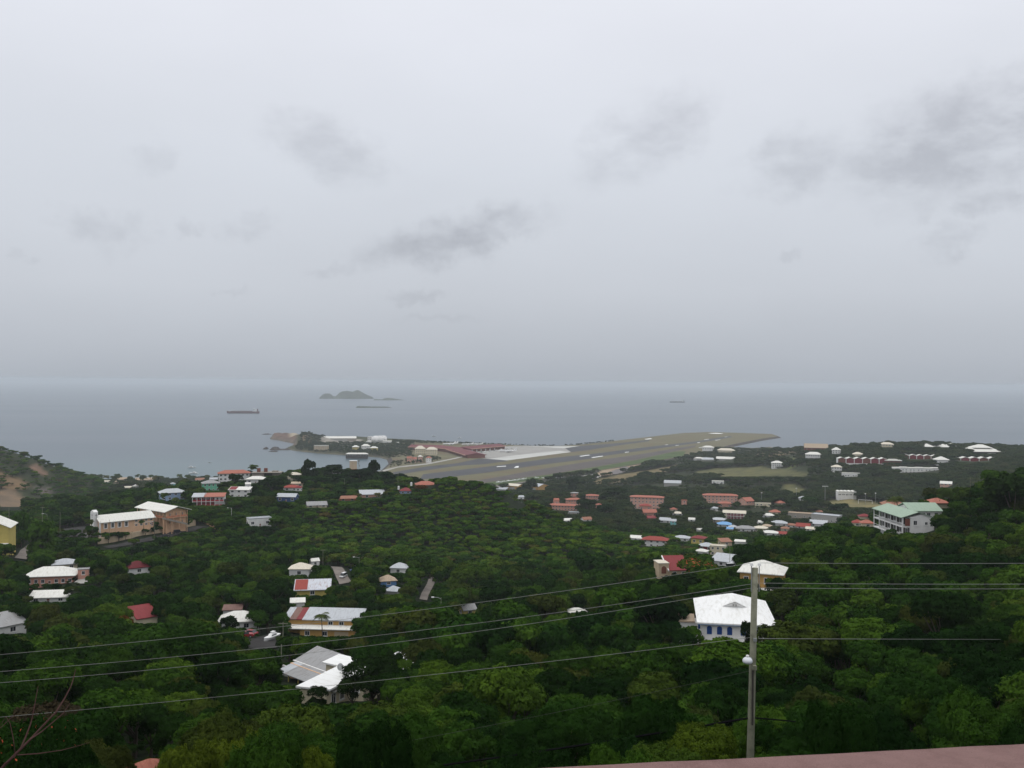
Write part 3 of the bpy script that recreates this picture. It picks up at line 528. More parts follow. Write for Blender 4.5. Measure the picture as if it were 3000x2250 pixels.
# ------------------------------------------------------------------ airfield on its filled platform
M_TURF = mat('dry_airfield_turf', (.134,.124,.072), .95, .32, .014, .1, dirt=(.148,.110,.072))
M_ROCK = mat('dark_rubble_rock', (.075,.065,.058), .95, .35, .12, .1, .6, .6)
M_RWY = mat('runway_asphalt', (.072,.073,.078), .92, .12, .02, .15)
M_RWY2 = mat('old_taxiway_asphalt', (.098,.085,.080), .92, .14, .02, .15)
M_APRON = mat('apron_concrete', (.31,.30,.28), .9, .10, .012, .15)
M_APRON2 = mat('new_apron_concrete', (.48,.48,.45), .9, .08, .02, .15)
M_PAINT = mat('runway_paint', (.78,.78,.76), .8, .05, .1)
M_GRASS = mat('green_turf', (.070,.102,.038), .95, .25, .03, .1)
ca = np.array(AIR); ctr = ca.mean(0)
def outset(poly, d):
    n = len(poly); o = []
    area = sum(poly[i][0]*poly[(i+1)%n][1]-poly[(i+1)%n][0]*poly[i][1] for i in range(n)); sg = 1 if area > 0 else -1
    for i in range(n):
        a, b_, c = Vector(poly[i-1]), Vector(poly[i]), Vector(poly[(i+1)%n]); e1 = (b_-a).normalized(); e2 = (c-b_).normalized()
        nn = Vector((e1.y+e2.y, -(e1.x+e2.x))).normalized()*sg; o.append((b_.x+nn.x*d, b_.y+nn.y*d))
    return o
mb = MB(); n = len(AIR); o2 = outset(AIR, 16)
mb.add([(x,y,5.0) for x,y in AIR], [tuple(range(n))]); mb.build('airfield', M_TURF)['kind'] = 'structure'
mb = MB(); mb.add([(x,y,4.99) for x,y in AIR]+[(x,y,-3) for x,y in o2], [(i,(i+1)%n,(i+1)%n+n,i+n) for i in range(n)])
tag(mb.build('sea_wall', M_ROCK), 'dark rubble embankment around the runway platform', kind='structure')
def sheet(name, lst, z, m, label):
    o = MB().add([tuple(G(px, py, z)) for px, py in lst], [tuple(range(len(lst)))]).build(name, m); return tag(o, label, kind='structure')
sheet('runway', [(1240,1389),(1318,1380),(1450,1364.6),(1560,1350),(1625,1341),(1750,1328),(1875,1312),(2050,1292),(2088,1284.5),(2138,1277),(2146,1280.5),(2073,1293),(2030,1299.5),(1947,1311),(1773,1335),(1750,1341),(1575,1363),(1430,1384),(1304,1399),(1230,1404)], 5.10, M_RWY, 'grey asphalt runway running out to the sea')
sheet('taxiway', [(1150,1384),(1202,1375),(1246,1367),(1340,1357),(1400,1344),(1430,1344.5),(1485,1349),(1490,1350.5),(1419,1359.6),(1340,1364.6),(1231,1380),(1160,1392)], 5.08, M_RWY, 'dark taxiway joining the apron')
sheet('taxiway', [(1330,1420),(1369,1412),(1450,1399),(1575,1376),(1750,1348),(1875,1331),(1976,1314),(2040,1304),(2036,1310),(1976,1322),(1860,1348),(1730,1370),(1604,1390),(1430,1412.5),(1376,1420)], 5.09, M_RWY2, 'old brownish taxiway strip nearest the town')
sheet('taxiway', [(1656,1314),(1698,1306.5),(1750,1303),(1831,1296.5),(1905,1288),(1900,1293),(1831,1302),(1750,1314),(1730,1318),(1673,1324.5)], 5.11, M_RWY, 'taxiway along the far seaward edge')
sheet('apron', [(1375,1338),(1390,1318),(1450,1309),(1512,1306),(1582,1309),(1656,1313.5),(1673,1324.5),(1485,1349),(1430,1344.5)], 5.12, M_APRON, 'grey concrete aircraft apron')
sheet('apron', [(1434,1344),(1486,1348.8),(1672,1324.5),(1640,1320.8),(1590,1325),(1500,1335)], 5.16, M_APRON2, 'pale new concrete strip of the apron')
sheet('apron', [(1512,1306.2),(1582,1308.8),(1652,1313.5),(1700,1306.3),(1660,1307.2),(1590,1307.2)], 5.17, M_APRON2, 'pale concrete strip at the seaward apron edge')
sheet('airport_road', [(1120,1377.5),(1166,1366.5),(1246,1358),(1318,1344.5),(1361,1335),(1366,1337),(1320,1347),(1250,1361),(1166,1369.5),(1122,1382)], 5.13, M_CONC, 'pale perimeter road of the airfield')
for lst in ([(1697,1336.2),(1725,1332.2),(1729,1333.4),(1702,1337.6)], [(1732,1339.8),(1764,1335.4),(1768,1336.6),(1736,1341.4)], [(1888,1286.4),(1906,1284),(1911,1285.6),(1894,1287.6)], [(2074,1269.4),(2098,1268.2),(2120,1269.9),(2112,1271),(2086,1270.4)],
            [(2062,1288),(2076,1286.2),(2078,1286.8),(2065,1288.7)], [(2094,1289.4),(2109,1287.6),(2111,1288.2),(2097,1290.2)], [(1947,1303.4),(1956,1302.2),(1958,1302.7),(1950,1304)], [(1978,1305),(1988,1303.8),(1990,1304.3),(1981,1305.6)], [(2122,1280),(2130,1279),(2132,1279.4),(2124,1280.5)],
            [(1455,1366.2),(1482,1364.6),(1483,1366.3),(1456,1367.8)], [(1512,1365.8),(1520,1365.2),(1519,1369.8),(1505,1370.4)], [(1830,1324.5),(1842,1323.2),(1843,1324.6),(1832,1326)], [(2042,1296.6),(2050,1295.6),(2051,1296.8),(2044,1297.8)]):
    sheet('runway_marking', lst, 5.22, M_PAINT, 'white painted runway marking')
sheet('grass_strip', [(1385,1423),(1430,1413),(1604,1391),(1730,1371),(1860,1349),(1976,1323),(2010,1322),(2000,1336),(1900,1353),(1762,1376),(1600,1401),(1400,1429)], 5.05, M_GRASS, 'green grass bank between taxiway and town')
M_DIRT = mat('pale_dirt', (.30,.23,.16), .95, .2, .02, .1); M_GRIT = mat('grey_gravel', (.17,.155,.15), .95, .2, .03, .1)
def drape(name, lst, m, label, dmin, off=.25, step=6.0):
    """flat patch laid over the terrain"""
    pl = hitp(lst, dmin); xs = [p[0] for p in pl]; ys = [p[1] for p in pl]; nx = max(2, int((max(xs)-min(xs))/step)); ny = max(2, int((max(ys)-min(ys))/step))
    gx, gy = np.meshgrid(np.linspace(min(xs), max(xs), nx+1), np.linspace(min(ys), max(ys), ny+1)); sd = sdist(pl, gx, gy); z = ground(gx, gy)+off
    mb = MB(); vid = {}
    def vtx(i, j):
        if (i,j) not in vid: vid[(i,j)] = len(mb.v); mb.v.append((gx[i,j], gy[i,j], z[i,j]))
        return vid[(i,j)]
    for i in range(ny):
        for j in range(nx):
            if (sd[i,j]+sd[i+1,j+1]+sd[i,j+1]+sd[i+1,j])/4 > 0: mb.f.append((vtx(i,j),vtx(i,j+1),vtx(i+1,j+1),vtx(i+1,j))); mb.m.append(0)
    ZONES.append((pl, None, True)); o = mb.build(name, m); return tag(o, label, kind='structure')
drape('dirt_lot', [(1738,1392),(1768,1378),(1800,1370),(1850,1364),(1888,1362),(1880,1370),(1840,1380),(1790,1392),(1755,1396)], M_DIRT, 'bare pale dirt of the building site by airfield', 1300, .9)
drape('gravel_lot', [(1785,1384),(1830,1368),(1850,1372),(1840,1382),(1800,1392)], M_GRIT, 'grey gravel heap area inside the dirt lot', 1300, 1.1)
drape('parking_lot', [(1560,1418),(1600,1412),(1700,1396),(1760,1388),(1756,1400),(1690,1410),(1620,1420)], M_CONC, 'pale concrete yard of the small aircraft area', 1300, .9)
drape('parking_lot', [(1445,1438),(1452,1424),(1545,1406),(1600,1410),(1560,1418),(1500,1432)], M_GRIT, 'grey parking apron for small aircraft', 1300, .9)

# ------------------------------------------------------------------ the point beyond the bay
PEN = gp([(1160,1345),(1148,1351),(1112,1341),(1075,1337.5),(1014,1334.5),(976,1331.5),(931,1328.5),(886,1323.5),(858,1320.5),(846,1317.5),(835,1314),(856,1306),(865,1300),(849,1297),(820,1291),(795,1287),(793,1283),(803,1280),(860,1279),(930,1281),(1040,1281),(1140,1288),(1240,1292),(1240,1345)])
pa = np.array(PEN); px0, px1, py0, py1 = pa[:,0].min()-30, pa[:,0].max()+30, pa[:,1].min()-30, pa[:,1].max()+30
gx, gy = np.meshgrid(np.linspace(px0, px1, 190), np.linspace(py0, py1, 190)); sdp = sdist(PEN, gx, gy)
zp = np.minimum(np.clip(sdp*.45, -6, 4.4), 4.4)
def bump(px, py_top, py_base, rx, ry, k=1.0, cut=4.0):
    c = G(px, py_base, 0); top = P(px, py_top, c.y).z - cut
    e = ((gx-c.x)/rx)**2+((gy-c.y)/ry)**2; return np.where(sdp > -4, top*np.exp(-e*k), 0)
hp = np.maximum.reduce([bump(900,1272,1298,34,60), bump(930,1279,1300,45,60), bump(812,1273,1284,24,60,1,-1), bump(835,1273,1285,28,60,1,-1), bump(858,1274,1287,28,60,1,-1), bump(880,1276,1292,30,60,1,0), bump(1000,1303,1308,120,60)*.5])
zp = zp + hp*np.clip((sdp+4)/9, 0, 1) + (np.sin(gx*.09)*np.cos(gy*.07))*np.clip(sdp/20, 0, 1)*.7
zp = np.where(sdist(AIR, gx, gy) > -5, np.minimum(zp, 4.2), zp)
colp = np.tile(np.array((.05,.055,.025)), gx.shape+(1,))
for lst, c in (([(790,1290),(795,1270),(868,1270),(868,1303)], (.125,.085,.068)), ([(846,1276),(880,1274),(882,1284),(850,1284)], (.34,.29,.22)), ([(885,1285),(900,1280),(905,1296),(890,1300)], (.28,.20,.13)), ([(940,1283),(1060,1283),(1060,1298),(940,1298)], (.26,.24,.21))):
    k = np.clip(sdist([tuple(G(a, b, 8))[:2] for a, b in lst], gx, gy)/12+.5, 0, 1)[..., None]; colp = colp*(1-k)+np.array(c)*k
k = np.clip(1-np.abs(sdp-2)/7, 0, 1)[..., None]*.8; colp = colp*(1-k)+np.array((.15,.135,.11))*k
tag(link('headland', grid_mesh('headland', gx, gy, zp, colp)), 'wooded low point with rocky tip beyond the bay', kind='structure')
def pz(x, y):
    i = np.clip((np.asarray(x)-px0)/(px1-px0)*189, 0, 188).astype(int); j = np.clip((np.asarray(y)-py0)/(py1-py0)*189, 0, 188).astype(int); return zp[j, i]

# ------------------------------------------------------------------ islands and rocks in the sea
M_ISLE = mat('far_scrub_hill', (.055,.062,.030), .95, .35, .006, .1)
def isle(name, label, px0, px1, ybase, prof, m, depth=.5, y2=None):
    """prof: list of (photo x, photo y) along the skyline, left to right"""
    mb = MB(); rings = []
    for px, py in prof:
        c = G(px, ybase, 0); top = max(1.0, P(px, py, c.y).z); wd = max(6, top*2.2*depth+10)
        rings.append([(c.x, c.y-wd*1.0, -2), (c.x, c.y-wd*.62, top*.42), (c.x, c.y-wd*.25, top*.88), (c.x, c.y, top), (c.x, c.y+wd*.4, top*.7), (c.x, c.y+wd, -2)])
    n = len(rings); vs_ = [p for r in rings for p in r]; fs = [(a*6+i, a*6+i+1, (a+1)*6+i+1, (a+1)*6+i) for a in range(n-1) for i in range(5)]
    fs += [tuple(range(6)), tuple((n-1)*6+i for i in range(5,-1,-1))]
    o = mb.add(vs_, fs).build(name, m); return tag(smooth(o), label, kind='structure')
def fine(prof, amp=.8, step=4):
    out = []
    for (x0, y0), (x1, y1) in zip(prof[:-1], prof[1:]):
        k = max(1, int(abs(x1-x0)/step))
        for i in range(k): out.append((x0+(x1-x0)*i/k, y0+(y1-y0)*i/k+random.uniform(-amp, amp)*.5))
    return out+[prof[-1]]
isle('island', 'hazy two humped green island on the horizon', 934, 1095, 1168, fine([(934,1168),(942,1158),(952,1153),(966,1153),(976,1160),(984,1161),(992,1152),(1004,1146),(1018,1145),(1032,1148),(1046,1143),(1052,1144),(1062,1150),(1078,1158),(1090,1163),(1095,1169)]), M_ISLE)
isle('islet', 'low flat islet just right of the humped island', 1120, 1185, 1172.5, fine([(1096,1169.3),(1120,1170),(1126,1167),(1136,1165.5),(1150,1167),(1165,1169),(1186,1172.5)], .4), M_ISLE)
isle('islet', 'long flat dark reef islet in front of humped island', 1043, 1150, 1194.5, fine([(1043,1193.5),(1048,1189.5),(1070,1190),(1095,1191),(1125,1191),(1140,1192.5),(1148,1195)], .5), M_ISLE)
isle('sea_rock', 'dark rock off the tip of the point', 770, 797, 1272.6, fine([(768,1272.5),(776,1270),(786,1269.6),(797,1272.6)], .5, 2), M_ROCK)
isle('sea_rock', 'tall dark rock in the bay off the point', 771, 784, 1315.6, fine([(771,1315.4),(774,1311.5),(780,1308.8),(784,1311),(785,1315.6)], .5, 2), M_ROCK)
isle('sea_rock', 'rounded brown rock spit left of the point', 791, 850, 1318, fine([(791,1317.4),(797,1310.6),(806,1308.2),(815,1309.4),(820,1314.6),(835,1314.4),(842,1312.8),(852,1317.8)], .6, 2), M_ROCK)
isle('sea_rock', 'flat half sunk rock below the brown rock spit', 788, 813, 1323.3, fine([(788,1323),(796,1320.8),(806,1320.4),(813,1323.2)], .3, 2), M_ROCK)
# ------------------------------------------------------------------ buildings
PROT = []                              # (x0, x1, ytop, ybase, distance) in photo pixels: what the photo shows unhidden by trees
FOOT = []                              # (x, y, radius) footprints no tree grows in
def protect(o, pts, D, keep=.12):
    M = Matrix.Translation(o.location) @ o.rotation_euler.to_matrix().to_4x4()
    q = [proj(M @ Vector(p)) for p in pts]; xs = [a for a, b in q]; ys = [b for a, b in q]
    yb = max(ys); m = (max(xs)-min(xs))*.17; PROT.append((min(xs)+m, max(xs)-m, min(ys), yb-(yb-min(ys))*keep, D))
def win_mesh(key, frame, glass, arch=False):
    if key in WM: return WM[key]
    mb = MB()
    mb.box(-.5,.5,-.5,.5,0,1,0) if False else None
    t = .09
    for a in ((-.5,-.5+t,0,1),(.5-t,.5,0,1),(-.5+t,.5-t,0,t),(-.5+t,.5-t,1-t,1)): mb.box(a[0],a[1],-.06,.02,a[2],a[3],0)
    mb.box(-.02,.02,-.04,.02,t,1-t,0)
    g = MB(); g.box(-.5+t,-.02,-.015,.02,t,1-t); g.box(.02,.5-t,-.015,.02,t,1-t); WM['pane'] = g.mesh('pane', [glass])
    WM['sill'] = MB().box(-.58,.58,-.14,.02,-.07,-.005).mesh('sill', [frame])
    WM[key] = mb.mesh('window', [frame]); return WM[key]
WM = {}
def window(par, x, y, z, w, h, face='f', key='std', name='window', me=None):
    std = me is None or me is WM.get('std'); me = me or win_mesh('std', M_TRIM, M_GLASS)
    o = link(name, me, par, (x, y, z)); o.scale = (w, 1, h)
    if std:
        link('pane', WM['pane'], o)
        if par.location.y < 420: link('sill', WM['sill'], o); o.rotation_euler = (0, 0, {'f':0,'r':math.pi/2,'b':math.pi,'l':-math.pi/2}[face]); return o
def door_mesh():
    if 'door' in WM: return WM['door']
    mb = MB(); mb.box(-.5,.5,-.05,.02,0,1,0); mb.box(-.42,.42,-.07,-.05,.08,.48,1); mb.box(-.42,.42,-.07,-.05,.54,.94,1)
    WM['door'] = mb.mesh('door', [M_TRIM, WALL['brick']]); return WM['door']
def roof_hip(mb, x0, x1, y0, y1, z, rh, e=.5, t=.2, mi=0, inset=None):
    x0 -= e; x1 += e; y0 -= e; y1 += e; w = x1-x0; d = y1-y0; k = inset if inset is not None else min(w, d)/2
    b = [(x0,y0,z),(x1,y0,z),(x1,y1,z),(x0,y1,z)]; u = [(x,y,z+t) for x,y,_ in b]
    cx, cy_ = (x0+x1)/2, (y0+y1)/2
    rg = [(x0+k,cy_,z+t+rh),(x1-k,cy_,z+t+rh)] if w >= d else [(cx,y0+k,z+t+rh),(cx,y1-k,z+t+rh)]
    vs_ = b+u+rg; fs = [(3,2,1,0),(0,1,5,4),(1,2,6,5),(2,3,7,6),(3,0,4,7)]
    fs += [(4,5,9,8),(5,6,9),(6,7,8,9),(7,4,8)] if w >= d else [(4,5,8),(5,6,9,8),(6,7,9),(7,4,8,9)]
    return mb.add(vs_, fs, mi)
def roof_gable(mb, x0, x1, y0, y1, z, rh, e=.5, t=.2, axis='x', mi=0):
    if axis == 'x':
        ym = (y0+y1)/2; hs = rh/((y1-y0)/2)*e; X0, X1 = x0-e*.6, x1+e*.6
        pr = [(y0-e,z-hs),(ym,z+rh),(y1+e,z-hs),(y1+e,z-hs+t),(ym,z+rh+t),(y0-e,z-hs+t)]
        vs_ = [(X0,a,b) for a,b in pr]+[(X1,a,b) for a,b in pr]
    else:
        xm = (x0+x1)/2; hs = rh/((x1-x0)/2)*e; Y0, Y1 = y0-e*.6, y1+e*.6
        pr = [(x0-e,z-hs),(xm,z+rh),(x1+e,z-hs),(x1+e,z-hs+t),(xm,z+rh+t),(x0-e,z-hs+t)]
        vs_ = [(a,Y1,b) for a,b in pr]+[(a,Y0,b) for a,b in pr]
    return mb.add(vs_, [(0,1,4,5),(1,2,3,4),(11,10,7,6),(10,9,8,7)]+[(i,i+6,(i+1)%6+6,(i+1)%6) for i in range(6)], mi)
def roof_shed(mb, x0, x1, y0, y1, z, rh, e=.4, t=.2, mi=0):
    s = rh/(y1-y0); a = z-s*e; b = z+rh+s*e
    return mb.add([(x0-e,y0-e,a),(x1+e,y0-e,a),(x1+e,y1+e,b),(x0-e,y1+e,b),(x0-e,y0-e,a+t),(x1+e,y0-e,a+t),(x1+e,y1+e,b+t),(x0-e,y1+e,b+t)],
                  [(3,2,1,0),(4,5,6,7),(0,1,5,4),(1,2,6,5),(2,3,7,6),(3,0,4,7)], mi)
def walls(mb, x0, x1, y0, y1, h, kind='flat', rh=0, base=-4.0, mi=0):
    mb.box(x0, x1, y0, y1, base, h, mi); s = .04
    if kind == 'gable': mb.add([(x0+s,y0+s,h),(x0+s,y1-s,h),(x0+s,(y0+y1)/2,h+rh-.05),(x1-s,y0+s,h),(x1-s,y1-s,h),(x1-s,(y0+y1)/2,h+rh-.05)], [(0,2,1),(3,4,5),(0,3,5,2),(1,2,5,4),(0,1,4,3)], mi)
    if kind == 'gabley': mb.add([(x0+s,y0+s,h),(x1-s,y0+s,h),((x0+x1)/2,y0+s,h+rh-.05),(x0+s,y1-s,h),(x1-s,y1-s,h),((x0+x1)/2,y1-s,h+rh-.05)], [(0,1,2),(3,5,4),(0,2,5,3),(1,4,5,2),(0,3,4,1)], mi)
    if kind == 'shed': mb.add([(x0+s,y0+s,h),(x1-s,y0+s,h),(x1-s,y1-s,h),(x0+s,y1-s,h),(x0+s,y1-s,h+rh-.05),(x1-s,y1-s,h+rh-.05)], [(0,1,5,4),(1,2,5),(0,4,3),(2,3,4,5),(0,3,2,1)], mi)
    return mb
def house(r):
    name, label, px, py, D, w, d, h, rot, rk, rh, wc, rc, op = r
    rz = math.radians(rot) - math.atan2(P(px, py, D).x, D)*.6
    o = empty(name, P(px, py, D), rz); tag(o, label, {'apartment_block':'apartments','terrace':'apartments'}.get(name, name.replace('_', ' ')))
    walls(MB(), -w/2, w/2, 0, d, h, rk, rh, -5.0).build('wall', WALL[wc], o)
    mb = MB(); e = min(.9, .06*w)+.1
    if rk == 'hip': roof_hip(mb, -w/2, w/2, 0, d, h, rh, e)
    elif rk == 'gable': roof_gable(mb, -w/2, w/2, 0, d, h, rh, e)
    elif rk == 'gabley': roof_gable(mb, -w/2, w/2, 0, d, h, rh, e, axis='y')
    elif rk == 'shed': roof_shed(mb, -w/2, w/2, 0, d, h, rh, e*.8)
    else:
        mb.box(-w/2-.15, w/2+.15, -.15, d+.15, h, h+.12); t = .22
        for a in ((-w/2-.15,w/2+.15,-.15,-.15+t),(-w/2-.15,w/2+.15,d+.15-t,d+.15),(-w/2-.15,-w/2-.15+t,-.15+t,d+.15-t),(w/2+.15-t,w/2+.15,-.15+t,d+.15-t)): mb.box(*a, h+.12, h+max(rh,.2))
    ro = mb.build('roof', ROOF[rc], o)
    if op.get('strip'):
        roof_shed(MB(), -w/2, -w/2+w*.32, 0, d, h+.22, rh, .3, .05).build('roof_panel', ROOF[op['strip']], o)
    st = op.get('storeys', 1); nw = op.get('nwin', 0); sh = h/st; gal = op.get('gallery')
    ww = min(1.5 if D < 500 else 1.9, w/(nw+1)*.62) if nw else 1; wh = min(1.35 if D < 500 else 1.7, sh*.5); dr = door_mesh()
    for s in range(st):
        z = s*sh + sh*.36
        for i in range(nw):
            x = -w/2 + w*(i+.5)/nw
            if s == 0 and st < 3 and nw > 2 and i == nw//2 and not gal:
                q = link('door', dr, o, (x, 0, .05)); q.scale = (.95, 1, min(2.1, sh*.8)); continue
            window(o, x, 0, z, ww, wh)
        if nw and D < 1300:
            m_ = max(1, int(d/4.5))
            for i in range(m_):
                y = d*(i+.5)/m_
                window(o, w/2, y, z, min(1.4, ww), wh, 'r'); window(o, -w/2, y, z, min(1.4, ww), wh, 'l')
    if op.get('win') == 0 and name == 'hangar':
        q = MB().box(-w*.22, w*.22, -.12, .02, 0, h*.7).build('hangar_door', M_STEEL, o); q.location = (0, 0, 0)
        q = MB()
        for i in range(5): q.box(-w*.22+w*.44*i/5+.06, -w*.22+w*.44*(i+1)/5-.06, -.2, -.121, .2, h*.66)
        q.build('door_panel', WALL['grey'], o)
    if gal:
        for s in range(st): MB().box(-w*.32, w*.42, -1.4, 0, s*sh+.02, s*sh+.2).build('gallery_floor', M_TRIM, o)
        for i in range(6): MB().box(-w*.32+w*.74*i/5-.12, -w*.32+w*.74*i/5+.12, -1.4, -1.16, -2, h).build('post', M_TRIM, o)
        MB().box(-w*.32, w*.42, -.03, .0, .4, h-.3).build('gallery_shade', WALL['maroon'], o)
    if op.get('porch'):
        s = -1 if op['porch'] == 'l' else 1; x0, x1 = (w/2, w/2+2.6) if s > 0 else (-w/2-2.6, -w/2)
        MB().box(x0, x1, .3, 3.4, -4, 1.0).build('porch_base', WALL[wc], o)
        roof_hip(MB(), x0, x1, .3, 3.4, h-.35, .9, .35).build('porch_roof', ROOF[rc], o)
        for x in (x0+.15, x1-.15): MB().box(x-.12, x+.12, .34, .58, 1.0, h-.35).build('post', M_TRIM, o)
    if op.get('annex'):
        a, b = op['annex']; walls(MB(), -w/2+w*.55, w/2-.2, -a, -.02, b*.55, 'flat').build('annex', WALL[wc], o); roof_shed(MB(), -w/2+w*.55, w/2-.2, -a, -.02, b*.55, .4, .2).build('annex_roof', ROOF[rc], o)
    top = h + (rh if rk != 'flat' else rh)
    protect(o, [(-w/2-e,0,0),(w/2+e,0,0),(-w/2-e,-e,h),(w/2+e,-e,h),(-w/2,d,h),(w/2,d,h),(0,d/2,top)], D, op.get('keep', .2 if D < 560 else .15 if D < 800 else .10 if name in ('apartment_block','terrace') else .24))
    FOOT.append((o.location.x - math.sin(rz)*d/2, o.location.y + math.cos(rz)*d/2, max(w, d)*.56))
    return o
for r in H: house(r)
def root(name, label, cat, px, py, D, rot, group=None):
    o = empty(name, P(px, py, D), math.radians(rot)); tag(o, label, cat, group); return o
def foot(o, x, y, r):
    q = Matrix.Rotation(o.rotation_euler.z, 3, 'Z') @ Vector((x, y, 0)) + o.location; FOOT.append((q.x, q.y, r))

# white house with blue shutters behind the pole: square dutch-gable roof
o = root('house', 'white house with big white roof and blue arched shutters behind pole', 'house', 2158, 1884, 150, -9)
walls(MB(), -5.6, 5.6, 0, 16, 3.0, 'flat', 0, -6).build('wall', WALL['white'], o)
mb = MB(); x0, x1, y0, y1, z = -6.3, 6.3, -.7, 16.7, 3.0
mb.add([(x0,y0,z),(x1,y0,z),(x1,y1,z),(x0,y1,z),(x0,y0,z+.22),(x1,y0,z+.22),(x1,y1,z+.22),(x0,y1,z+.22),(-2.0,4.6,z+1.75),(2.0,4.6,z+1.75),(0,4.0,z+2.75),(0,10.4,z+2.75)],
       [(3,2,1,0),(0,1,5,4),(1,2,6,5),(2,3,7,6),(3,0,4,7),(4,5,9,8),(5,6,11,10,9),(6,7,11),(7,4,8,10,11)])
mb.build('roof', ROOF['purewhite'], o)
MB().add([(-1.9,4.5,z+1.78),(1.9,4.5,z+1.78),(0,4.3,z+2.6)], [(0,1,2)]).build('gable_panel', M_TRIM, o)
for x in (-.32, .12): MB().box(x, x+.2, 4.30, 4.42, z+1.9, z+2.2).build('vent', WALL['grey'], o)
MB().box(-6.25, 6.25, -.66, -.45, 2.86, 2.99).build('fascia', WALL['paleblue'], o)
def shutter_mesh():
    mb = MB(); n = 8; prof = [(-.5,0),(.5,0),(.5,.8)]+[(.5*math.cos(math.pi*i/n), .8+.26*math.sin(math.pi*i/n)) for i in range(1,n)]+[(-.5,.8)]
    k = len(prof); mb.add([(a,-.07,b) for a,b in prof]+[(a,.02,b) for a,b in prof], [tuple(range(k))]+[(i,i+k,(i+1)%k+k,(i+1)%k) for i in range(k)])
    for i in range(7): mb.box(-.42,-.03,-.10,-.07,.06+i*.105,.12+i*.105); mb.box(.03,.42,-.10,-.07,.06+i*.105,.12+i*.105)
    return mb.mesh('shutter', [M_BLUE])
SH = shutter_mesh()
for x in (-4.3, -2.7, -1.1, 1.0, 2.8, 4.6): window(o, x, 0, 1.25, .78, 1.25, 'f', name='shutter', me=SH)
for y in (3, 7, 11): window(o, -5.6, y, 1.25, .78, 1.25, 'l', name='shutter', me=SH); window(o, 5.6, y, 1.25, .78, 1.25, 'r', name='shutter', me=SH)
for x in (-3.5, -2.6, 3.9): MB().cyl(x, -1.2, -5, -.1, .12).build('post', M_TRIM, o)
MB().box(-5.2, 5.2, -1.6, -.01, -.25, -.05).build('terrace', M_TRIM, o)
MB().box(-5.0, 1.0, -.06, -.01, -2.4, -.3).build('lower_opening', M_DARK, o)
roof_shed(MB(), -9.0, -6.5, 5.6, 9.2, 1.6, .35, .1).build('side_roof', ROOF['tan'], o); MB().box(-8.9, -5.65, 5.7, 9.1, -5, 1.5).build('side_wing', WALL['white'], o)
protect(o, [(-9,0,0),(x1,0,0),(x0,y0,z),(x1,y0,z),(x0,y1,z),(x1,y1,z),(0,10,z+2.75)], 150, .04); foot(o, -1, 8, 11)

# mustard house with white roof right behind the pole
o = root('house', 'mustard house with white metal hip roof right behind the pole', 'house', 2228, 1722, 212, -22)
walls(MB(), -4.6, 4.6, 0, 8.5, 3.2, 'flat', 0, -6).build('wall', WALL['mustard'], o)
roof_hip(MB(), -4.6, 4.6, 0, 8.5, 3.2, 2.2, .6).build('roof', ROOF['white'], o)
for x in (-3.2, -1.1, 1.3, 3.3): window(o, x, 0, 1.0, 1.1, 1.4)
window(o, -4.6, 2, 1.0, 1.1, 1.4, 'l'); window(o, -4.6, 6, 1.0, 1.1, 1.4, 'l')
MB().box(-4.2, 4.6, -2.2, -.02, -.2, 0).build('terrace', M_TRIM, o)
for x in (-4, 4.3): MB().box(x-.12, x+.12, -2.1, -1.86, -5, -.2).build('post', M_TRIM, o)
protect(o, [(-5,0,0),(5,0,0),(-5,-.5,3.2),(5,-.5,3.2),(-5,9,3.2),(5,9,3.2),(0,4,5.6)], 212, .38); foot(o, 0, 4, 6.5)

# red roofed arch house left of the pole
o = root('house', 'house with red sloping roof and tan arched loggia above town', 'house', 1972, 1692, 300, 8)
walls(MB(), -1.2, 5.2, 0, 7, 2.4, 'flat', 0, -5).build('wall', WALL['tan'], o)
walls(MB(), -4.6, -1.22, .6, 6, 4.4, 'flat', 0, -6).build('tower', WALL['tan'], o)
MB().box(-4.75, -1.1, .45, 6.15, 4.4, 4.65).build('flat_roof', ROOF['cream'], o)
mb = MB(); n = 10; prof = [(-.8,0),(.8,0),(.8,1.6)]+[(.8*math.cos(math.pi*i/n),1.6+.8*math.sin(math.pi*i/n)) for i in range(1,n)]+[(-.8,1.6)]
mb.add([(a-2.9,.56,b+1.2) for a,b in prof]+[(a-2.9,.62,b+1.2) for a,b in prof], [tuple(range(len(prof)))]+[(i,i+len(prof),(i+1)%len(prof)+len(prof),(i+1)%len(prof)) for i in range(len(prof))]); mb.build('arch_opening', WALL['brick'], o)
roof_shed(MB(), -1.2, 5.2, 0, 7, 2.4, 3.0, .4).build('roof', ROOF['crimson'], o)
MB().add([(-1.75,-.5,2.5),(-1.45,-.5,2.5),(-1.45,7.3,5.85),(-1.75,7.3,5.85),(-1.75,-.5,2.1),(-1.45,-.5,2.1),(-1.45,7.3,5.45),(-1.75,7.3,5.45)], [(0,1,2,3),(0,4,5,1),(0,3,7,4),(1,5,6,2)]).build('verge', M_TRIM, o)
for x in (.5, 3.5): window(o, x, 0, .7, 1.2, 1.2)
protect(o, [(-4.8,0,-1),(2.5,0,1.5),(-4.8,0,4.6),(5,7,5.6)], 300, .1); foot(o, 0, 3, 6)

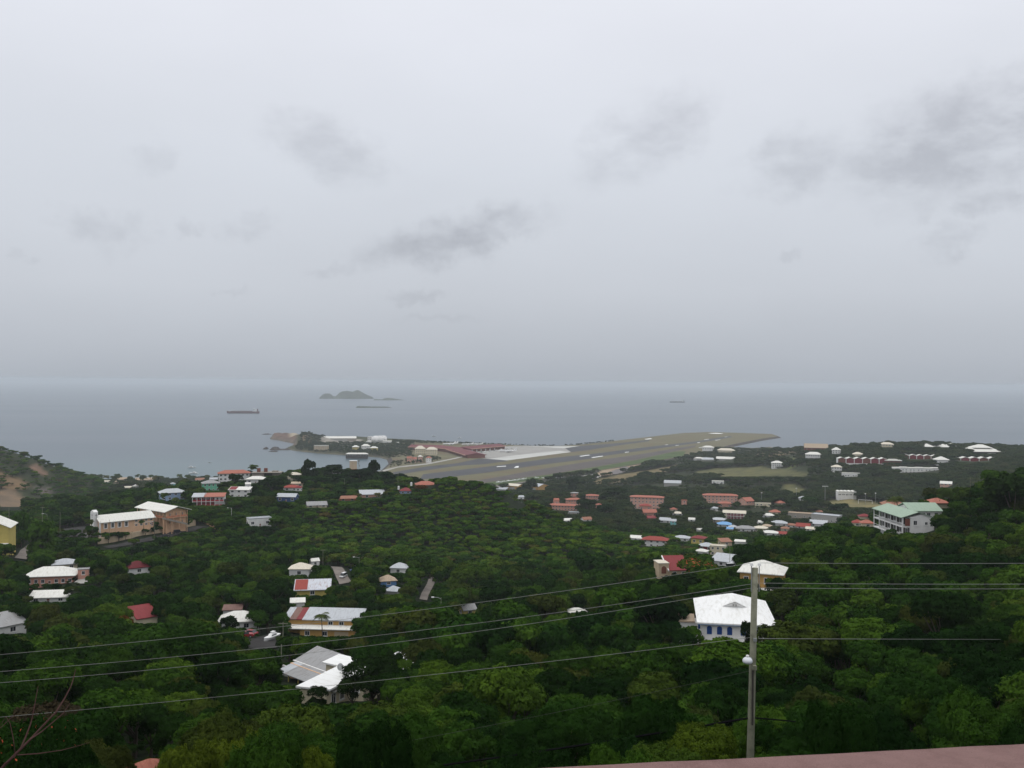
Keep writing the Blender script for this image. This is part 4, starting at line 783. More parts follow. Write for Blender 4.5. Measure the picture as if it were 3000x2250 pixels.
# green roofed balcony house on the right spur
o = root('house', 'white two storey house with pale green metal roofs and balconies', 'house', 2690, 1571, 300, 2)
walls(MB(), -2.6, 5.2, 0, 22, 6.0, 'gabley', 1.1, -4).build('wall', WALL['white'], o)
roof_gable(MB(), -5.2, 5.0, 0, 22, 6.0, 1.6, .5, .2, 'y').build('roof', ROOF['green'], o)
MB().box(-5.2, -2.62, .1, 22, 2.75, 3.1).build('balcony', M_TRIM, o); MB().box(-5.2, -2.62, .1, 22, -.35, 0).build('balcony', M_TRIM, o)
for z in (0, 3.1):
    MB().box(-5.2, -5.12, .1, 22, z+.85, z+.95).build('railing', M_TRIM, o)
    for i in range(6): MB().box(-5.2, -4.98, .2+i*4.3, .42+i*4.3, z, z+2.9).build('post', M_TRIM, o)
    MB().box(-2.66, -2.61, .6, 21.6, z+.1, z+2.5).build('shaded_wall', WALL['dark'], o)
    for i in range(5): window(o, -2.68, 2.4+i*4.3, z+.15, 1.9, 2.2, 'l', name='balcony_door', me=win_mesh('std', M_TRIM, M_GLASS))
MB().box(-4.3, -2.7, .02, .06, 3.3, 5.6).build('open_porch', WALL['brown'] if 'brown' in WALL else WALL['brick'], o); MB().box(-5.1, -4.9, -.05, .15, 0, 6).build('post', M_TRIM, o)
window(o, -1.0, 0, 3.5, 1.3, 1.6); window(o, 2.6, 0, 3.6, 1.0, 1.0)
walls(MB(), 3.0, 13.6, 12, 22, 6.6, 'gable', 1.4, -4).build('wing', WALL['white'], o)
roof_gable(MB(), 3.0, 13.6, 12, 22, 6.6, 1.9, .6, .2, 'x').build('wing_roof', ROOF['green'], o)
for x in (7.5, 9.2, 11.8): window(o, x, 12, 4.6, 1.3, 1.3)
protect(o, [(-5.4,0,-.4),(5,0,1),(-5.4,-.5,6),(5,-.5,6),(14,22,8.4),(14,12,5),(-5.4,22,6)], 300, .12); foot(o, 0, 6, 9); foot(o, 0, 17, 9); foot(o, 8, 17, 8)

# near white modern house and its grey roofed neighbour
o = root('house', 'long white flat roofed house with angled roofs in near trees', 'house', 878, 2098, 125, 66)
MB().prism([(0,0),(1.4,-3.3),(13.6,-3.3),(13.6,0)], -5, 3.5).build('wall', WALL['cream'], o)
def slab(x0, x1, y0, y1, z00, z10, z11, z01, t=.24, sk=0): return MB().add([(x0+sk,y0,z00),(x1,y0,z10),(x1,y1,z11),(x0,y1,z01),(x0+sk,y0,z00+t),(x1,y0,z10+t),(x1,y1,z11+t),(x0,y1,z01+t)], [(3,2,1,0),(4,5,6,7),(0,1,5,4),(1,2,6,5),(2,3,7,6),(3,0,4,7)])
slab(-.4, 14.0, -3.9, .4, 3.5, 3.55, 3.9, 3.85, sk=1.7).build('roof', ROOF['purewhite'], o)
walls(MB(), 6.4, 11.4, -5.9, -3.32, 3.7, 'flat', 0, -5).build('bay', WALL['cream'], o); slab(6.0, 11.8, -6.4, -2.2, 3.72, 3.9, 4.5, 4.3).build('bay_roof', ROOF['purewhite'], o)
walls(MB(), 9.6, 13.0, .02, 2.6, 3.9, 'flat', 0, -5).build('rear_block', WALL['cream'], o); slab(9.2, 13.4, -.6, 3.0, 3.95, 4.0, 4.2, 4.15).build('rear_roof', ROOF['purewhite'], o)
walls(MB(), 14.2, 20.0, -8.4, -2.0, 2.6, 'flat', 0, -5).build('wing', WALL['cream'], o); roof_hip(MB(), 14.2, 20.0, -8.4, -2.0, 2.6, 2.0, .5).build('wing_roof', ROOF['purewhite'], o)
window(o, 6.4, -4.6, 2.0, 1.4, 1.0, 'l'); window(o, 9.6, 1.4, 2.6, .9, .8, 'l')
for x in (3.0, 5.0): window(o, x, -3.3, 1.2, 1.1, 1.5)
MB().box(2.4, 5.8, -3.95, -3.35, 2.95, 3.1).build('awning', WALL['grey'], o)
mb = MB(); mb.cyl(7.6, -1.4, 3.9, 4.4, .05, n=6); mb.loft([[(7.6-.3+.25*r*r+math.cos(a)*r*.25, -1.4+math.sin(a)*r, 4.75+math.cos(a)*r) for a in [2*math.pi*i/14 for i in range(14)]] for r in (.05,.5)], cap=False); mb.build('satellite_dish', M_STEEL, o)
protect(o, [(0,0,1.2),(1.4,-3.3,1.4),(-.5,.5,4.2),(14,.5,4.2),(11.8,-6.4,2.5),(14,3.4,4.9)], 125, .05); foot(o, 3, -2, 4.5); foot(o, 10, -2, 6); foot(o, 18, -6, 6)

o = root('house', 'low house with wide pale grey sheet roofs beside white house', 'house', 893, 1994, 152, -43); o.scale = (.84, .84, .84)
walls(MB(), -5.0, 5.0, 0, 6.4, 2.4, 'flat', 0, -4).build('wall', WALL['peach'], o)
roof_shed(MB(), -5.2, 5.4, 1.6, 6.4, 2.5, 1.5, .45, .15).build('roof', ROOF['grey'], o)
roof_shed(MB(), -2.0, 5.0, -3.2, 1.0, 1.6, .8, .15, .14).build('porch_roof', ROOF['grey'], o); roof_shed(MB(), -4.6, -2.04, -3.2, 1.0, 1.6, .8, .12, .14).build('porch_roof', ROOF['palegrey'], o)
MB().box(-5.6, 5.8, 1.0, 1.25, 2.5, 2.65).build('gutter', M_TRIM, o)
for x in (-4.4, -1.0, 2.2, 4.8): MB().box(x-.08, x+.08, -3.1, -2.94, -3, 1.6).build('post', WALL['yellow'], o)
for x in (-3.4, -.4, 2.6): window(o, x, 0, .7, 1.0, 1.2)
MB().box(-9.4, -5.6, 1.0, 1.2, -3, .9).build('yard_wall', WALL['white'], o)
protect(o, [(-5,-3,.4),(5.4,-3,.4),(-5,-3,1.8),(5.4,-3,1.8),(5.8,6.6,4.1),(-5.4,6.6,4.1)], 152, .1); foot(o, -2, 2, 5.5); foot(o, 2, 2, 5.5)

# orange house with patchwork metal roof
o = root('house', 'orange house with long patched white and red metal roof', 'house', 945, 1872, 250, -4)
walls(MB(), -10.0, 8.2, 2.0, 8.4, 4.6, 'shed', 1.4, -4).build('wall', WALL['mustard'], o)
walls(MB(), -6.2, 8.4, 0, 1.98, 2.6, 'flat', 0, -4).build('front_wall', WALL['mustard'], o)
roof_shed(MB(), -5.6, 9.4, 2.0, 8.4, 4.6, 1.4, .5).build('roof', ROOF['palegrey'], o)
for x0, x1, rc in ((-7.9,-5.98,'crimson'),(-9.8,-7.92,'brown'),(-11.6,-9.82,'palegrey')): roof_shed(MB(), x0+.4, x1-.1, 2.0, 8.4, 4.55, 1.4, .3).build('roof_panel', ROOF[rc], o)
roof_shed(MB(), -9.6, 8.4, -.2, 1.9, 2.6, .45, .3).build('lower_roof', ROOF['white'], o)
for x in (-4.2, .6): window(o, x, 0, .8, 1.4, 1.3)
MB().box(3.2, 7.0, -.05, .02, .3, 2.0).build('louvre_panel', WALL['tan'], o)
for x in (1.6, 4.6): window(o, x, 2.0, 3.25, 1.4, 1.0)
MB().cyl(9.6, 1.2, -4, 1.2, 2.4, n=18).build('cistern', WALL['concrete'], o)
protect(o, [(-11.6,0,.5),(10,0,.5),(-11.6,-.6,2.6),(9.5,8.4,6.3)], 250, .05); foot(o, -5, 4, 8); foot(o, 4, 4, 8)

# church and parish school on the spur
o = root('church', 'peach church with white bell gable and long white roof', 'church', 374, 1548, 490, 46)
walls(MB(), -14, 14, 0, 11, 4.6, 'gable', 2.6, -5).build('wall', WALL['peach'], o)
roof_gable(MB(), -14.4, 14.4, 0, 11, 4.6, 2.8, .8, .3).build('roof', ROOF['white'], o)
mb = MB(); mb.box(-16.2, -14.05, 3.4, 7.6, -5, 9.6); mb.add([(-16.2,3.4,9.6),(-14.05,3.4,9.6),(-14.05,7.6,9.6),(-16.2,7.6,9.6),(-16.2,5.5,10.6),(-14.05,5.5,10.6)], [(0,1,5,4),(3,4,5,2),(0,4,3),(1,2,5)]); mb.build('bell_gable', M_TRIM, o)
mb = MB(); mb.box(-16.28,-16.2,5.4,5.6,6.4,8.8); mb.box(-16.28,-16.2,4.8,6.2,7.9,8.1); mb.build('cross', WALL['dark'], o)
mb = MB(); mb.box(-15.0,-14.8,3.33,3.4,6.2,8.8); mb.box(-15.5,-14.3,3.33,3.4,7.9,8.1); mb.build('cross', WALL['dark'], o)
for i in range(5): MB().box(-19.4+i*.55, -16.2, 2.6, 8.4, -5, -.1+i*.32-.8).build('step', M_CONC, o)
MB().box(-14.3, -14.02, -.3, 1.6, -5, 5.2).build('buttress', M_TRIM, o); MB().box(-14.3, -14.02, 9.4, 11.3, -5, 5.2).build('buttress', M_TRIM, o)
for i in range(4):
    x = -11.5+i*3.6; MB().box(x-1.0, x+1.0, -.08, .02, .9, 4.1).build('window_surround', M_TRIM, o); window(o, x, -.09, 1.1, 1.5, 2.8, 'f')
for i in range(4):
    window(o, 4.6+i*2.7, 0, 3.0, 1.4, 1.0); window(o, 4.6+i*2.7, 0, .8, 1.4, 1.0)
MB().box(3.4, 14, -.12, .02, 2.2, 2.45).build('string_course', M_TRIM, o)
link('door', door_mesh(), o, (13.2, 0, .05)).scale = (1.0, 1, 2.0)
walls(MB(), -13.6, -9.4, 11.02, 14.5, 3.6, 'flat', 0, -5).build('side_chapel', WALL['peach'], o)
protect(o, [(-19,0,-.5),(14,0,0),(-16,5,10.6),(-14,-.8,4.6),(14.5,0,4.6),(14,5,7.4)], 490, .06); foot(o, -9, 5, 8); foot(o, 0, 5, 8); foot(o, 9, 5, 8); foot(o, -17, 5, 4)

o = root('school', 'two storey parish school with white roof and open gallery stair', 'school', 486, 1544, 506, -39)
walls(MB(), -27, 0, 0, 12, 8.2, 'gable', 1.6, -5).build('wall', WALL['peach'], o)
roof_gable(MB(), -28.2, 1.6, -1.2, 13.2, 8.4, 2.2, 1.0, .3).build('roof', ROOF['white'], o)
for z in (5.0,):
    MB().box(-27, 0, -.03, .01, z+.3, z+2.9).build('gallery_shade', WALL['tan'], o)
    MB().box(-27, 0, -1.6, -.04, z-.25, z).build('gallery_floor', WALL['peach'], o); MB().box(-27, 0, -1.6, -1.5, z, z+.95).build('railing', WALL['terracotta'], o)
for i in range(9): MB().box(-27+i*3.3, -26.7+i*3.3, -1.6, -1.3, -5, 8.2).build('pillar', WALL['peach'], o)
for i in range(3): window(o, 0, 2.2+i*3.7, 5.5, 1.8, 1.7, 'r'); window(o, 0, 2.2+i*3.7, 1.6, 1.8, 1.5, 'r')
MB().box(.02, 1.7, -1, 12, 4.75, 5.0).build('gallery_floor', WALL['peach'], o); MB().box(1.6, 1.7, -1, 12, 5.0, 5.9).build('railing', WALL['terracotta'], o)
for y in (-.8, 3.4, 7.6, 11.6): MB().box(1.4, 1.7, y, y+.3, -5, 8.3).build('pillar', WALL['peach'], o)
mb = MB(); mb.add([(1.9,-3.5,4.9),(3.3,-3.5,4.9),(3.3,11,.2),(1.9,11,.2),(1.9,-3.5,5.9),(3.3,-3.5,5.9),(3.3,11,1.2),(1.9,11,1.2)], [(0,1,2,3),(0,3,7,4),(1,5,6,2),(4,7,6,5),(0,4,5,1),(2,6,7,3)]); mb.build('stair', WALL['concrete'], o)
for y in (-3.3, 1.5, 6): MB().box(3.0, 3.3, y, y+.3, -5, 4.6-(y+3.3)*.32).build('pillar', WALL['peach'], o)
protect(o, [(-27,-2,1),(3,-3,0),(-27,-2,8),(1.6,-2,8),(-28,6,10.6),(1.6,13,8.4)], 506, .08); foot(o, -22, 6, 8); foot(o, -14, 6, 8); foot(o, -5, 6, 9)

# porch house: red and white two storey verandas
o = root('house', 'two storey house with white verandas and red railings on ridge', 'house', 598, 1484, 600, 12)
walls(MB(), -6.4, 6.4, 2.0, 10, 6.0, 'flat', 0, -5).build('wall', WALL['maroon'], o)
roof_shed(MB(), -7.4, 0, 0, 10.6, 6.1, 1.2, .4).build('roof', ROOF['palegrey'], o); roof_shed(MB(), .06, 12.4, 0, 10.6, 6.1, 1.2, .4).build('roof_panel', ROOF['orange'], o)
walls(MB(), 6.42, 12.4, 2.0, 10, 6.0, 'flat', 0, -5).build('wing', WALL['white'], o)
for z in (0, 3.0, 5.8): MB().box(-7.2, 12.2, -.02, 1.98, z, z+.25).build('veranda_floor', M_TRIM, o)
for z in (.25, 3.25): MB().box(-7.2, 12.0, .0, .08, z, z+1.0).build('railing', M_RED, o)
for i in range(8): MB().box(-7.3+i*2.75, -7.0+i*2.75, -.12, .18, -4, 6.05).build('post', M_TRIM, o)
for i in range(5): window(o, -5+i*2.4, 2.0, 3.5, 1.2, 1.6)
for x in (8, 10.6): window(o, x, 2.0, 4.0, 1.1, 1.2)
MB().box(-7, 5, -.4, -.13, -4, -.02).build('base_wall', WALL['mustard'], o)
protect(o, [(-7.4,0,0),(12.4,0,0),(-7.4,0,6.3),(12.4,10,7.6)], 600, .1); foot(o, 2, 5, 11)

# unfinished concrete house
o = root('house', 'unfinished grey concrete house with two block stacks on roof', 'house', 780, 1398, 762, 6)
walls(MB(), -11.5, -2, 0, 9, 3.4, 'flat', 0, -5).build('wall', WALL['concrete'], o); walls(MB(), 4.5, 11, 2, 9, 3.4, 'flat', 0, -5).build('wall', WALL['concrete'], o)
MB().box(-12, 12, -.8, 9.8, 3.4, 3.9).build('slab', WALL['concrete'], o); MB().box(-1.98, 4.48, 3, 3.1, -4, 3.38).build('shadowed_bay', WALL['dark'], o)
for x in (-6.6, -1.0): walls(MB(), x-1.3, x+1.3, 3, 5.4, 7.0, 'flat', 0, 3.92).build('block_stack', WALL['brick'], o)
MB().box(4.0, 9.0, 4, 6, 3.92, 5.0).build('block_pile', WALL['concrete'], o)
protect(o, [(-12,0,0),(12,0,0),(-12,0,4),(12,9,4),(-6,4,7)], 762, .2); foot(o, 0, 4, 12)

# orange and white tower block behind ridge trees, with lattice mast
o = root('tower', 'pale tower with orange base and antenna mast behind ridge trees', 'tower', 1035, 1384, 900, 10)
MB().box(-3.6, 3.6, 0, 6, -4, 3.2).build('base', WALL['terracotta'], o); MB().box(-3.4, 3.4, .2, 5.8, 3.2, 10.8).build('shaft', WALL['cream'], o)
for i in range(6): MB().box(-3.5+i*1.3, -3.3+i*1.3, .05, .18, 3.2, 11).build('rib', WALL['terracotta'], o)
MB().box(-3.7, 3.7, -.1, 6.1, 10.81, 11.2).build('cap', M_TRIM, o)
mb = MB()
for a in (-.35, .35):
    for b in (1.5, 2.2): mb.tube([(5.2+a,b,-4),(5.2+a*.6,1.85+(b-1.85)*.6,11.5)], .07, 4)
for i in range(12): mb.tube([(4.85,1.5,-3+i*1.2),(5.55,2.2,-1.8+i*1.2)], .05, 4)
mb.build('mast', M_STEEL, o)
for x, z in ((4.6,9.8),(5.2,10.2),(5.9,9.8),(4.7,7.6),(5.8,5.4)): MB().box(x-.3, x+.3, 1.2, 1.5, z, z+1.8).build('antenna', M_STEEL, o)
PROT.append((1020, 1056, 1342, 1372, 900))

# airport terminal: three long red roofs
def roof_strip(par, pts, z, rise, wd, ov=0):
    """pitched roof along a polyline given in world metres"""
    base = Vector(par.location)
    for (a, b) in zip(pts[:-1], pts[1:]):
        a = Vector((a[0]-base.x, a[1]-base.y)); b = Vector((b[0]-base.x, b[1]-base.y)); t = (b-a).normalized(); n = Vector((-t.y, t.x)); a = a-t*wd*.4; b = b+t*wd*.4
        q = lambda p, s, h: (p.x+n.x*s, p.y+n.y*s, h)
        MB().add([q(a,-wd,z),q(b,-wd,z),q(b,0,z+rise),q(a,0,z+rise),q(b,wd,z),q(a,wd,z),q(a,-wd,z-.5),q(b,-wd,z-.5),q(b,wd,z-.5),q(a,wd,z-.5)],
                 [(0,1,2,3),(3,2,4,5),(0,3,5,9,6),(1,7,8,4,2),(6,7,1,0),(8,9,5,4),(6,9,8,7)]).build('roof', ROOF['terminal'], par)
        MB().add([q(a,-wd*.8,-.5),q(b,-wd*.8,-.5),q(b,wd*.8,-.5),q(a,wd*.8,-.5),q(a,-wd*.8,z-.5),q(b,-wd*.8,z-.5),q(b,wd*.8,z-.5),q(a,wd*.8,z-.5)], [(0,1,5,4),(1,2,6,5),(2,3,7,6),(3,0,4,7)]).build('wall', WALL['brick'], par)
        MB().add([q(a,-wd-.3,z-.6),q(b,-wd-.3,z-.6),q(b,-wd-.3,z+.9),q(a,-wd-.3,z+.9),q(a,-wd-.01,z-.6),q(b,-wd-.01,z-.6),q(b,-wd-.01,z+.9),q(a,-wd-.01,z+.9)], [(0,1,2,3),(3,2,6,7),(4,7,6,5),(0,4,5,1),(0,3,7,4),(1,5,6,2)]).build('fascia', WALL['pink'], par)
c = G(1340, 1330, 5); o = empty('terminal', c); tag(o, 'long airport terminal with dark red hipped roofs in angled wings', 'terminal')
g2 = lambda a, b: tuple(G(a, b, 13))[:2]
roof_strip(o, [g2(1215,1308), g2(1290,1310), g2(1355,1317)], 8, 5, 24)
roof_strip(o, [g2(1340,1316), g2(1392,1331)], 7, 5, 26)
roof_strip(o, [g2(1362,1314), g2(1455,1306)], 8, 5, 24)
for i in range(7):
    p = G(1370+i*13, 1325-i*1.2, 5)-c; MB().box(p.x-2, p.x+2, p.y-6, p.y+2, 0, 5).build('gate_bay', M_TRIM, o)
# tank farm on the point
for i, (px, py, r) in enumerate([(1096,1296,7),(1106,1296.5,7),(1117,1296.5,7),(1127,1295.5,6.6),(1101,1293,7),(1112,1293,7),(1123,1292.5,7)]):
    p = G(px, py, 5); mb = MB().cyl(p.x*0, 0, 0, 15.5, r, n=22); t = MB(); t.loft([[(math.cos(a)*q, math.sin(a)*q, z) for a in [2*math.pi*k/22 for k in range(22)]] for q, z in ((r+.05,15.5),(r*.5,16.2),(.3,16.5))])
    o = empty('storage_tank', p); tag(o, ['white storage tank leftmost in the front row on the point','white storage tank second from left in front row on point','white storage tank third from left in front row on point','white storage tank rightmost in the front row on point','white storage tank left in the rear row on point','white storage tank middle of the rear row on point','white storage tank right in the rear row on point'][i], 'tank', 'white tanks on the point')
    smooth(mb.build('shell', M_TRIM, o)); t.build('dome', M_TRIM, o); MB().box(r-.1, r+.4, -.3, .3, 0, 15.5).build('ladder', M_STEEL, o)
p = G(1083, 1295, 5); o = empty('house', p); tag(o, 'white three storey plant building left of the tanks', 'building')
walls(MB(), -6, 6, 0, 10, 15, 'flat', 0, -3).build('wall', WALL['white'], o); MB().box(-6.3, 6.3, -.3, 10.3, 15, 15.6).build('roof', ROOF['white'], o)
for s in range(3):
    for x in (-3, 2.5): window(o, x, 0, 2+s*4.6, 4.2, 1.6)
for px, py, w in ((1080,1297.5,14),(1134,1297,30),(1165,1301,14)):
    p = G(px, py, 5); o = empty('shed', p); tag(o, 'low white shed %s' % ('below the plant building' if px < 1100 else 'right below the tanks' if px < 1150 else 'alone right of the tanks'), 'shed')
    walls(MB(), -w/2, w/2, 0, 8, 4, 'flat', 0, -3).build('wall', WALL['white'], o); roof_hip(MB(), -w/2, w/2, 0, 8, 4, 1.6, .6).build('roof', ROOF['white'], o)

# college hill: rows of houses with folded roofs
def folded(label, px, py, D, rot, nb, bw, h, wc, fold=True, dark=True):
    o = root('college_building', label, 'building', px, py, D, rot); w = nb*bw; d = 11
    walls(MB(), -w/2, w/2, 0, d, h, 'flat', 0, -6).build('wall', WALL[wc], o)
    for i in range(nb):
        x = -w/2+i*bw
        if fold: roof_gable(MB(), x+.25, x+bw-.25, -.6, d+.4, h, bw*.17, .25, .5, 'y').build('roof', ROOF['white'], o)
        else: MB().box(x+.12, x+bw-.12, -.3, d, h-.4+(i%2)*.5, h+.5+(i%2)*.5).build('roof', ROOF['white'], o)
        MB().box(x-.3, x+.3, -.9, -.02, -6, h+.1).build('fin', M_TRIM, o)
        if dark:
            xm = x+bw/2; MB().add([(x+.6,-.05,.8),(x+bw-.6,-.05,.8),(x+bw-.6,-.05,h-.1),(xm,-.05,h+bw*.17-.6),(x+.6,-.05,h-.1),(x+.6,.02,.8),(x+bw-.6,.02,.8),(x+bw-.6,.02,h-.1),(xm,.02,h+bw*.17-.6),(x+.6,.02,h-.1)], [(0,1,2,3,4),(0,5,6,1),(1,6,7,2),(2,7,8,3),(3,8,9,4),(4,9,5,0)]).build('facade_panel', WALL['maroon'] if i%3 else WALL['brick'], o)
        else:
            for z in ((.9, 4.0) if h > 5.5 else (1.2,)): window(o, x+bw*.3, 0, z, 1.6, 1.5); window(o, x+bw*.7, 0, z, 1.6, 1.5)
    protect(o, [(-w/2,0,0),(w/2,0,0),(-w/2,0,h),(w/2,d,h+1.5)], D, .16); foot(o, 0, 5, w*.5); return o
folded('long row of six folded white roofs over dark red facades', 2527, 1359, 1450, -7, 6, 12.4, 7.4, 'white')
folded('row of five folded roofs at right under the crest', 2855, 1356, 1480, -4, 5, 14.2, 6.6, 'white')
folded('stepped row of five folded white roofs below the crest', 2696, 1349, 1540, -16, 5, 11.0, 7.4, 'white')
folded('white terrace row with flat roof boxes below folded rows', 2696, 1387, 1380, -9, 7, 11.0, 7.6, 'white', False, False)
folded('small white zigzag roofed building above the sports field', 2482, 1454, 1150, -5, 5, 4.4, 5.4, 'white', True, False)
o = root('college_building', 'flat white roofed hall at the end of folded row', 'building', 2617, 1362, 1440, -6)
walls(MB(), -11, 12, 0, 12, 6.2, 'flat', 0, -6).build('wall', WALL['brick'], o); MB().box(-12, 13, -1.5, 13, 6.2, 7.2).build('roof', ROOF['white'], o); MB().box(-5, 7, 3, 9, 7.21, 8.6).build('roof_box', ROOF['white'], o)
protect(o, [(-12,0,2),(13,0,2),(-12,0,8),(13,12,8)], 1440, .3); foot(o, 0, 6, 13)
o = root('college_building', 'large two tier white pyramid roof crowning the college hill', 'building', 2885, 1333, 1600, -3)
walls(MB(), -25, 25, 0, 36, 5.4, 'flat', 0, -6).build('wall', WALL['dark'], o); roof_hip(MB(), -26, 26, -1, 37, 5.4, 7.5, 3.5, .6, inset=17).build('roof', ROOF['white'], o)
walls(MB(), -13, 13, 9, 27, 11.4, 'flat', 0, 9.5).build('lantern', WALL['dark'], o); roof_hip(MB(), -13, 13, 9, 27, 11.6, 5.0, 3.0, .5).build('upper_roof', ROOF['white'], o)
MB().box(4, 25, -6, -.05, -4, 3.0).build('arcade', WALL['white'], o)
for i in range(6): window(o, 6.5+i*3.3, -6, .4, 1.8, 2.0)
protect(o, [(-29,0,1),(29,0,1),(-29,0,6),(29,36,6),(0,18,17)], 1600, .1); foot(o, 0, 18, 30)
for i, (px, py) in enumerate([(2720,1315),(2748,1314),(2768,1316),(2792,1313)]):
    o = root('college_building', ['white pyramid roofed pavilion leftmost of four on the crest','white pyramid roofed pavilion second of four on the crest','white pyramid roofed pavilion third of four on the crest','white pyramid roofed pavilion rightmost of four on the crest'][i], 'building', px, py, 1700+i%2*25, -4)
    walls(MB(), -9, 9, 0, 18, 3.6, 'flat', 0, -6).build('wall', WALL['brick'], o); roof_hip(MB(), -9, 9, 0, 18, 3.6, 5.2, 1.8, .4).build('roof', ROOF['white'], o)
    protect(o, [(-10,0,2),(10,0,2),(-10,0,4),(10,18,4),(0,9,9)], 1700, .2); foot(o, 0, 9, 12)
# thatched beach hut
o = root('beach_hut', 'conical thatched hut among the beach trees', 'hut', 340, 1420, 1480, 0)
MB().cyl(0, 0, -2, 2.6, 2.4, n=12).build('post_ring', WALL['dark'], o); MB().cyl(0, 0, 2.4, 6.6, 5.2, .1, n=14).build('thatch', ROOF['tan'], o)
PROT.append((330, 350, 1407, 1417, 1480))
# ------------------------------------------------------------------ vegetation
def leaf_material(name, stops, transl=.18, gloss=.0):
    m = bpy.data.materials.new(name); m.use_nodes = True; nt = m.node_tree; L = nt.links.new; nt.nodes.clear()
    out = N(nt, 'ShaderNodeOutputMaterial'); df = N(nt, 'ShaderNodeBsdfDiffuse'); tr = N(nt, 'ShaderNodeBsdfTranslucent'); gl = N(nt, 'ShaderNodeBsdfGlossy', i_Roughness=.45)
    oi = N(nt, 'ShaderNodeObjectInfo'); r = ramp(nt, stops); L(oi.outputs['Random'], r.inputs[0])
    gm = N(nt, 'ShaderNodeNewGeometry'); n1 = N(nt, 'ShaderNodeTexNoise', i_Scale=.55, i_Detail=4.0); L(gm.outputs['Position'], n1.inputs['Vector'])
    rr = ramp(nt, [(.3, (.62,.62,.62)), (.55, (1,1,1)), (.75, (1.45,1.35,1.1))]); L(n1.outputs['Fac'], rr.inputs[0])
    n2 = N(nt, 'ShaderNodeTexNoise', i_Scale=.018, i_Detail=3.0); L(gm.outputs['Position'], n2.inputs['Vector'])
    r2 = ramp(nt, [(.35, (.80,.88,.85)), (.65, (1.25,1.10,.95))]); L(n2.outputs['Fac'], r2.inputs[0])
    mx = N(nt, 'ShaderNodeMix', data_type='RGBA', blend_type='MULTIPLY'); mx.inputs[0].default_value = 1; L(r.outputs[0], mx.inputs[6]); L(rr.outputs[0], mx.inputs[7])
    m2 = N(nt, 'ShaderNodeMix', data_type='RGBA', blend_type='MULTIPLY'); m2.inputs[0].default_value = 1; L(mx.outputs[2], m2.inputs[6]); L(r2.outputs[0], m2.inputs[7])
    L(m2.outputs[2], df.inputs[0]); L(m2.outputs[2], tr.inputs[0])
    a = N(nt, 'ShaderNodeMixShader'); a.inputs[0].default_value = transl; L(df.outputs[0], a.inputs[1]); L(tr.outputs[0], a.inputs[2])
    b = N(nt, 'ShaderNodeMixShader'); b.inputs[0].default_value = gloss*.5; L(a.outputs[0], b.inputs[1]); L(gl.outputs[0], b.inputs[2]); L(b.outputs[0], out.inputs[0])
    return m
M_LEAF = leaf_material('broad_leaves', [(0, (0.0098,0.0280,0.0073)), (.25, (0.0158,0.0427,0.0085)), (.48, (0.0244,0.0621,0.0109)), (.66, (0.0366,0.0853,0.0122)), (.84, (0.0561,0.1097,0.0146)), (.94, (0.0439,0.0634,0.0146)), (1.0, (0.0414,0.0561,0.0146))])
M_SCRUB = leaf_material('scrub_leaves', [(0, (0.0171,0.0466,0.0109)), (.3, (0.0296,0.0745,0.0124)), (.55, (0.0466,0.1072,0.0139)), (.80, (0.0807,0.1490,0.0171)), (.93, (0.0714,0.0994,0.0201)), (1.0, (0.0776,0.0698,0.0248))])
M_PALM = leaf_material('palm_fronds', [(0, (.035,.060,.016)), (.6, (.050,.080,.020)), (1, (.085,.085,.030))])
M_YELLOW = leaf_material('yellow_green_leaves', [(0, (0.0600,0.1000,0.0112)), (1, (0.0800,0.1160,0.0144))])
M_DARKLEAF = leaf_material('dark_leaves', [(0, (0.0101,0.0245,0.0079)), (1, (0.0158,0.0346,0.0094))])
M_RUST = leaf_material('rusty_leaves', [(0, (0.0780,0.0360,0.0084)), (1, (0.0600,0.0372,0.0108))])
M_FLOWER = mat('orange_red_blossom', (.42,.075,.03), .8, .25, 3)
M_BARK = mat('grey_brown_bark', (.085,.070,.055), .95, .3, 2, .1, .5, 12)
M_REDBARK = mat('reddish_bare_bark', (.085,.045,.040), .9, .3, 4, .1)

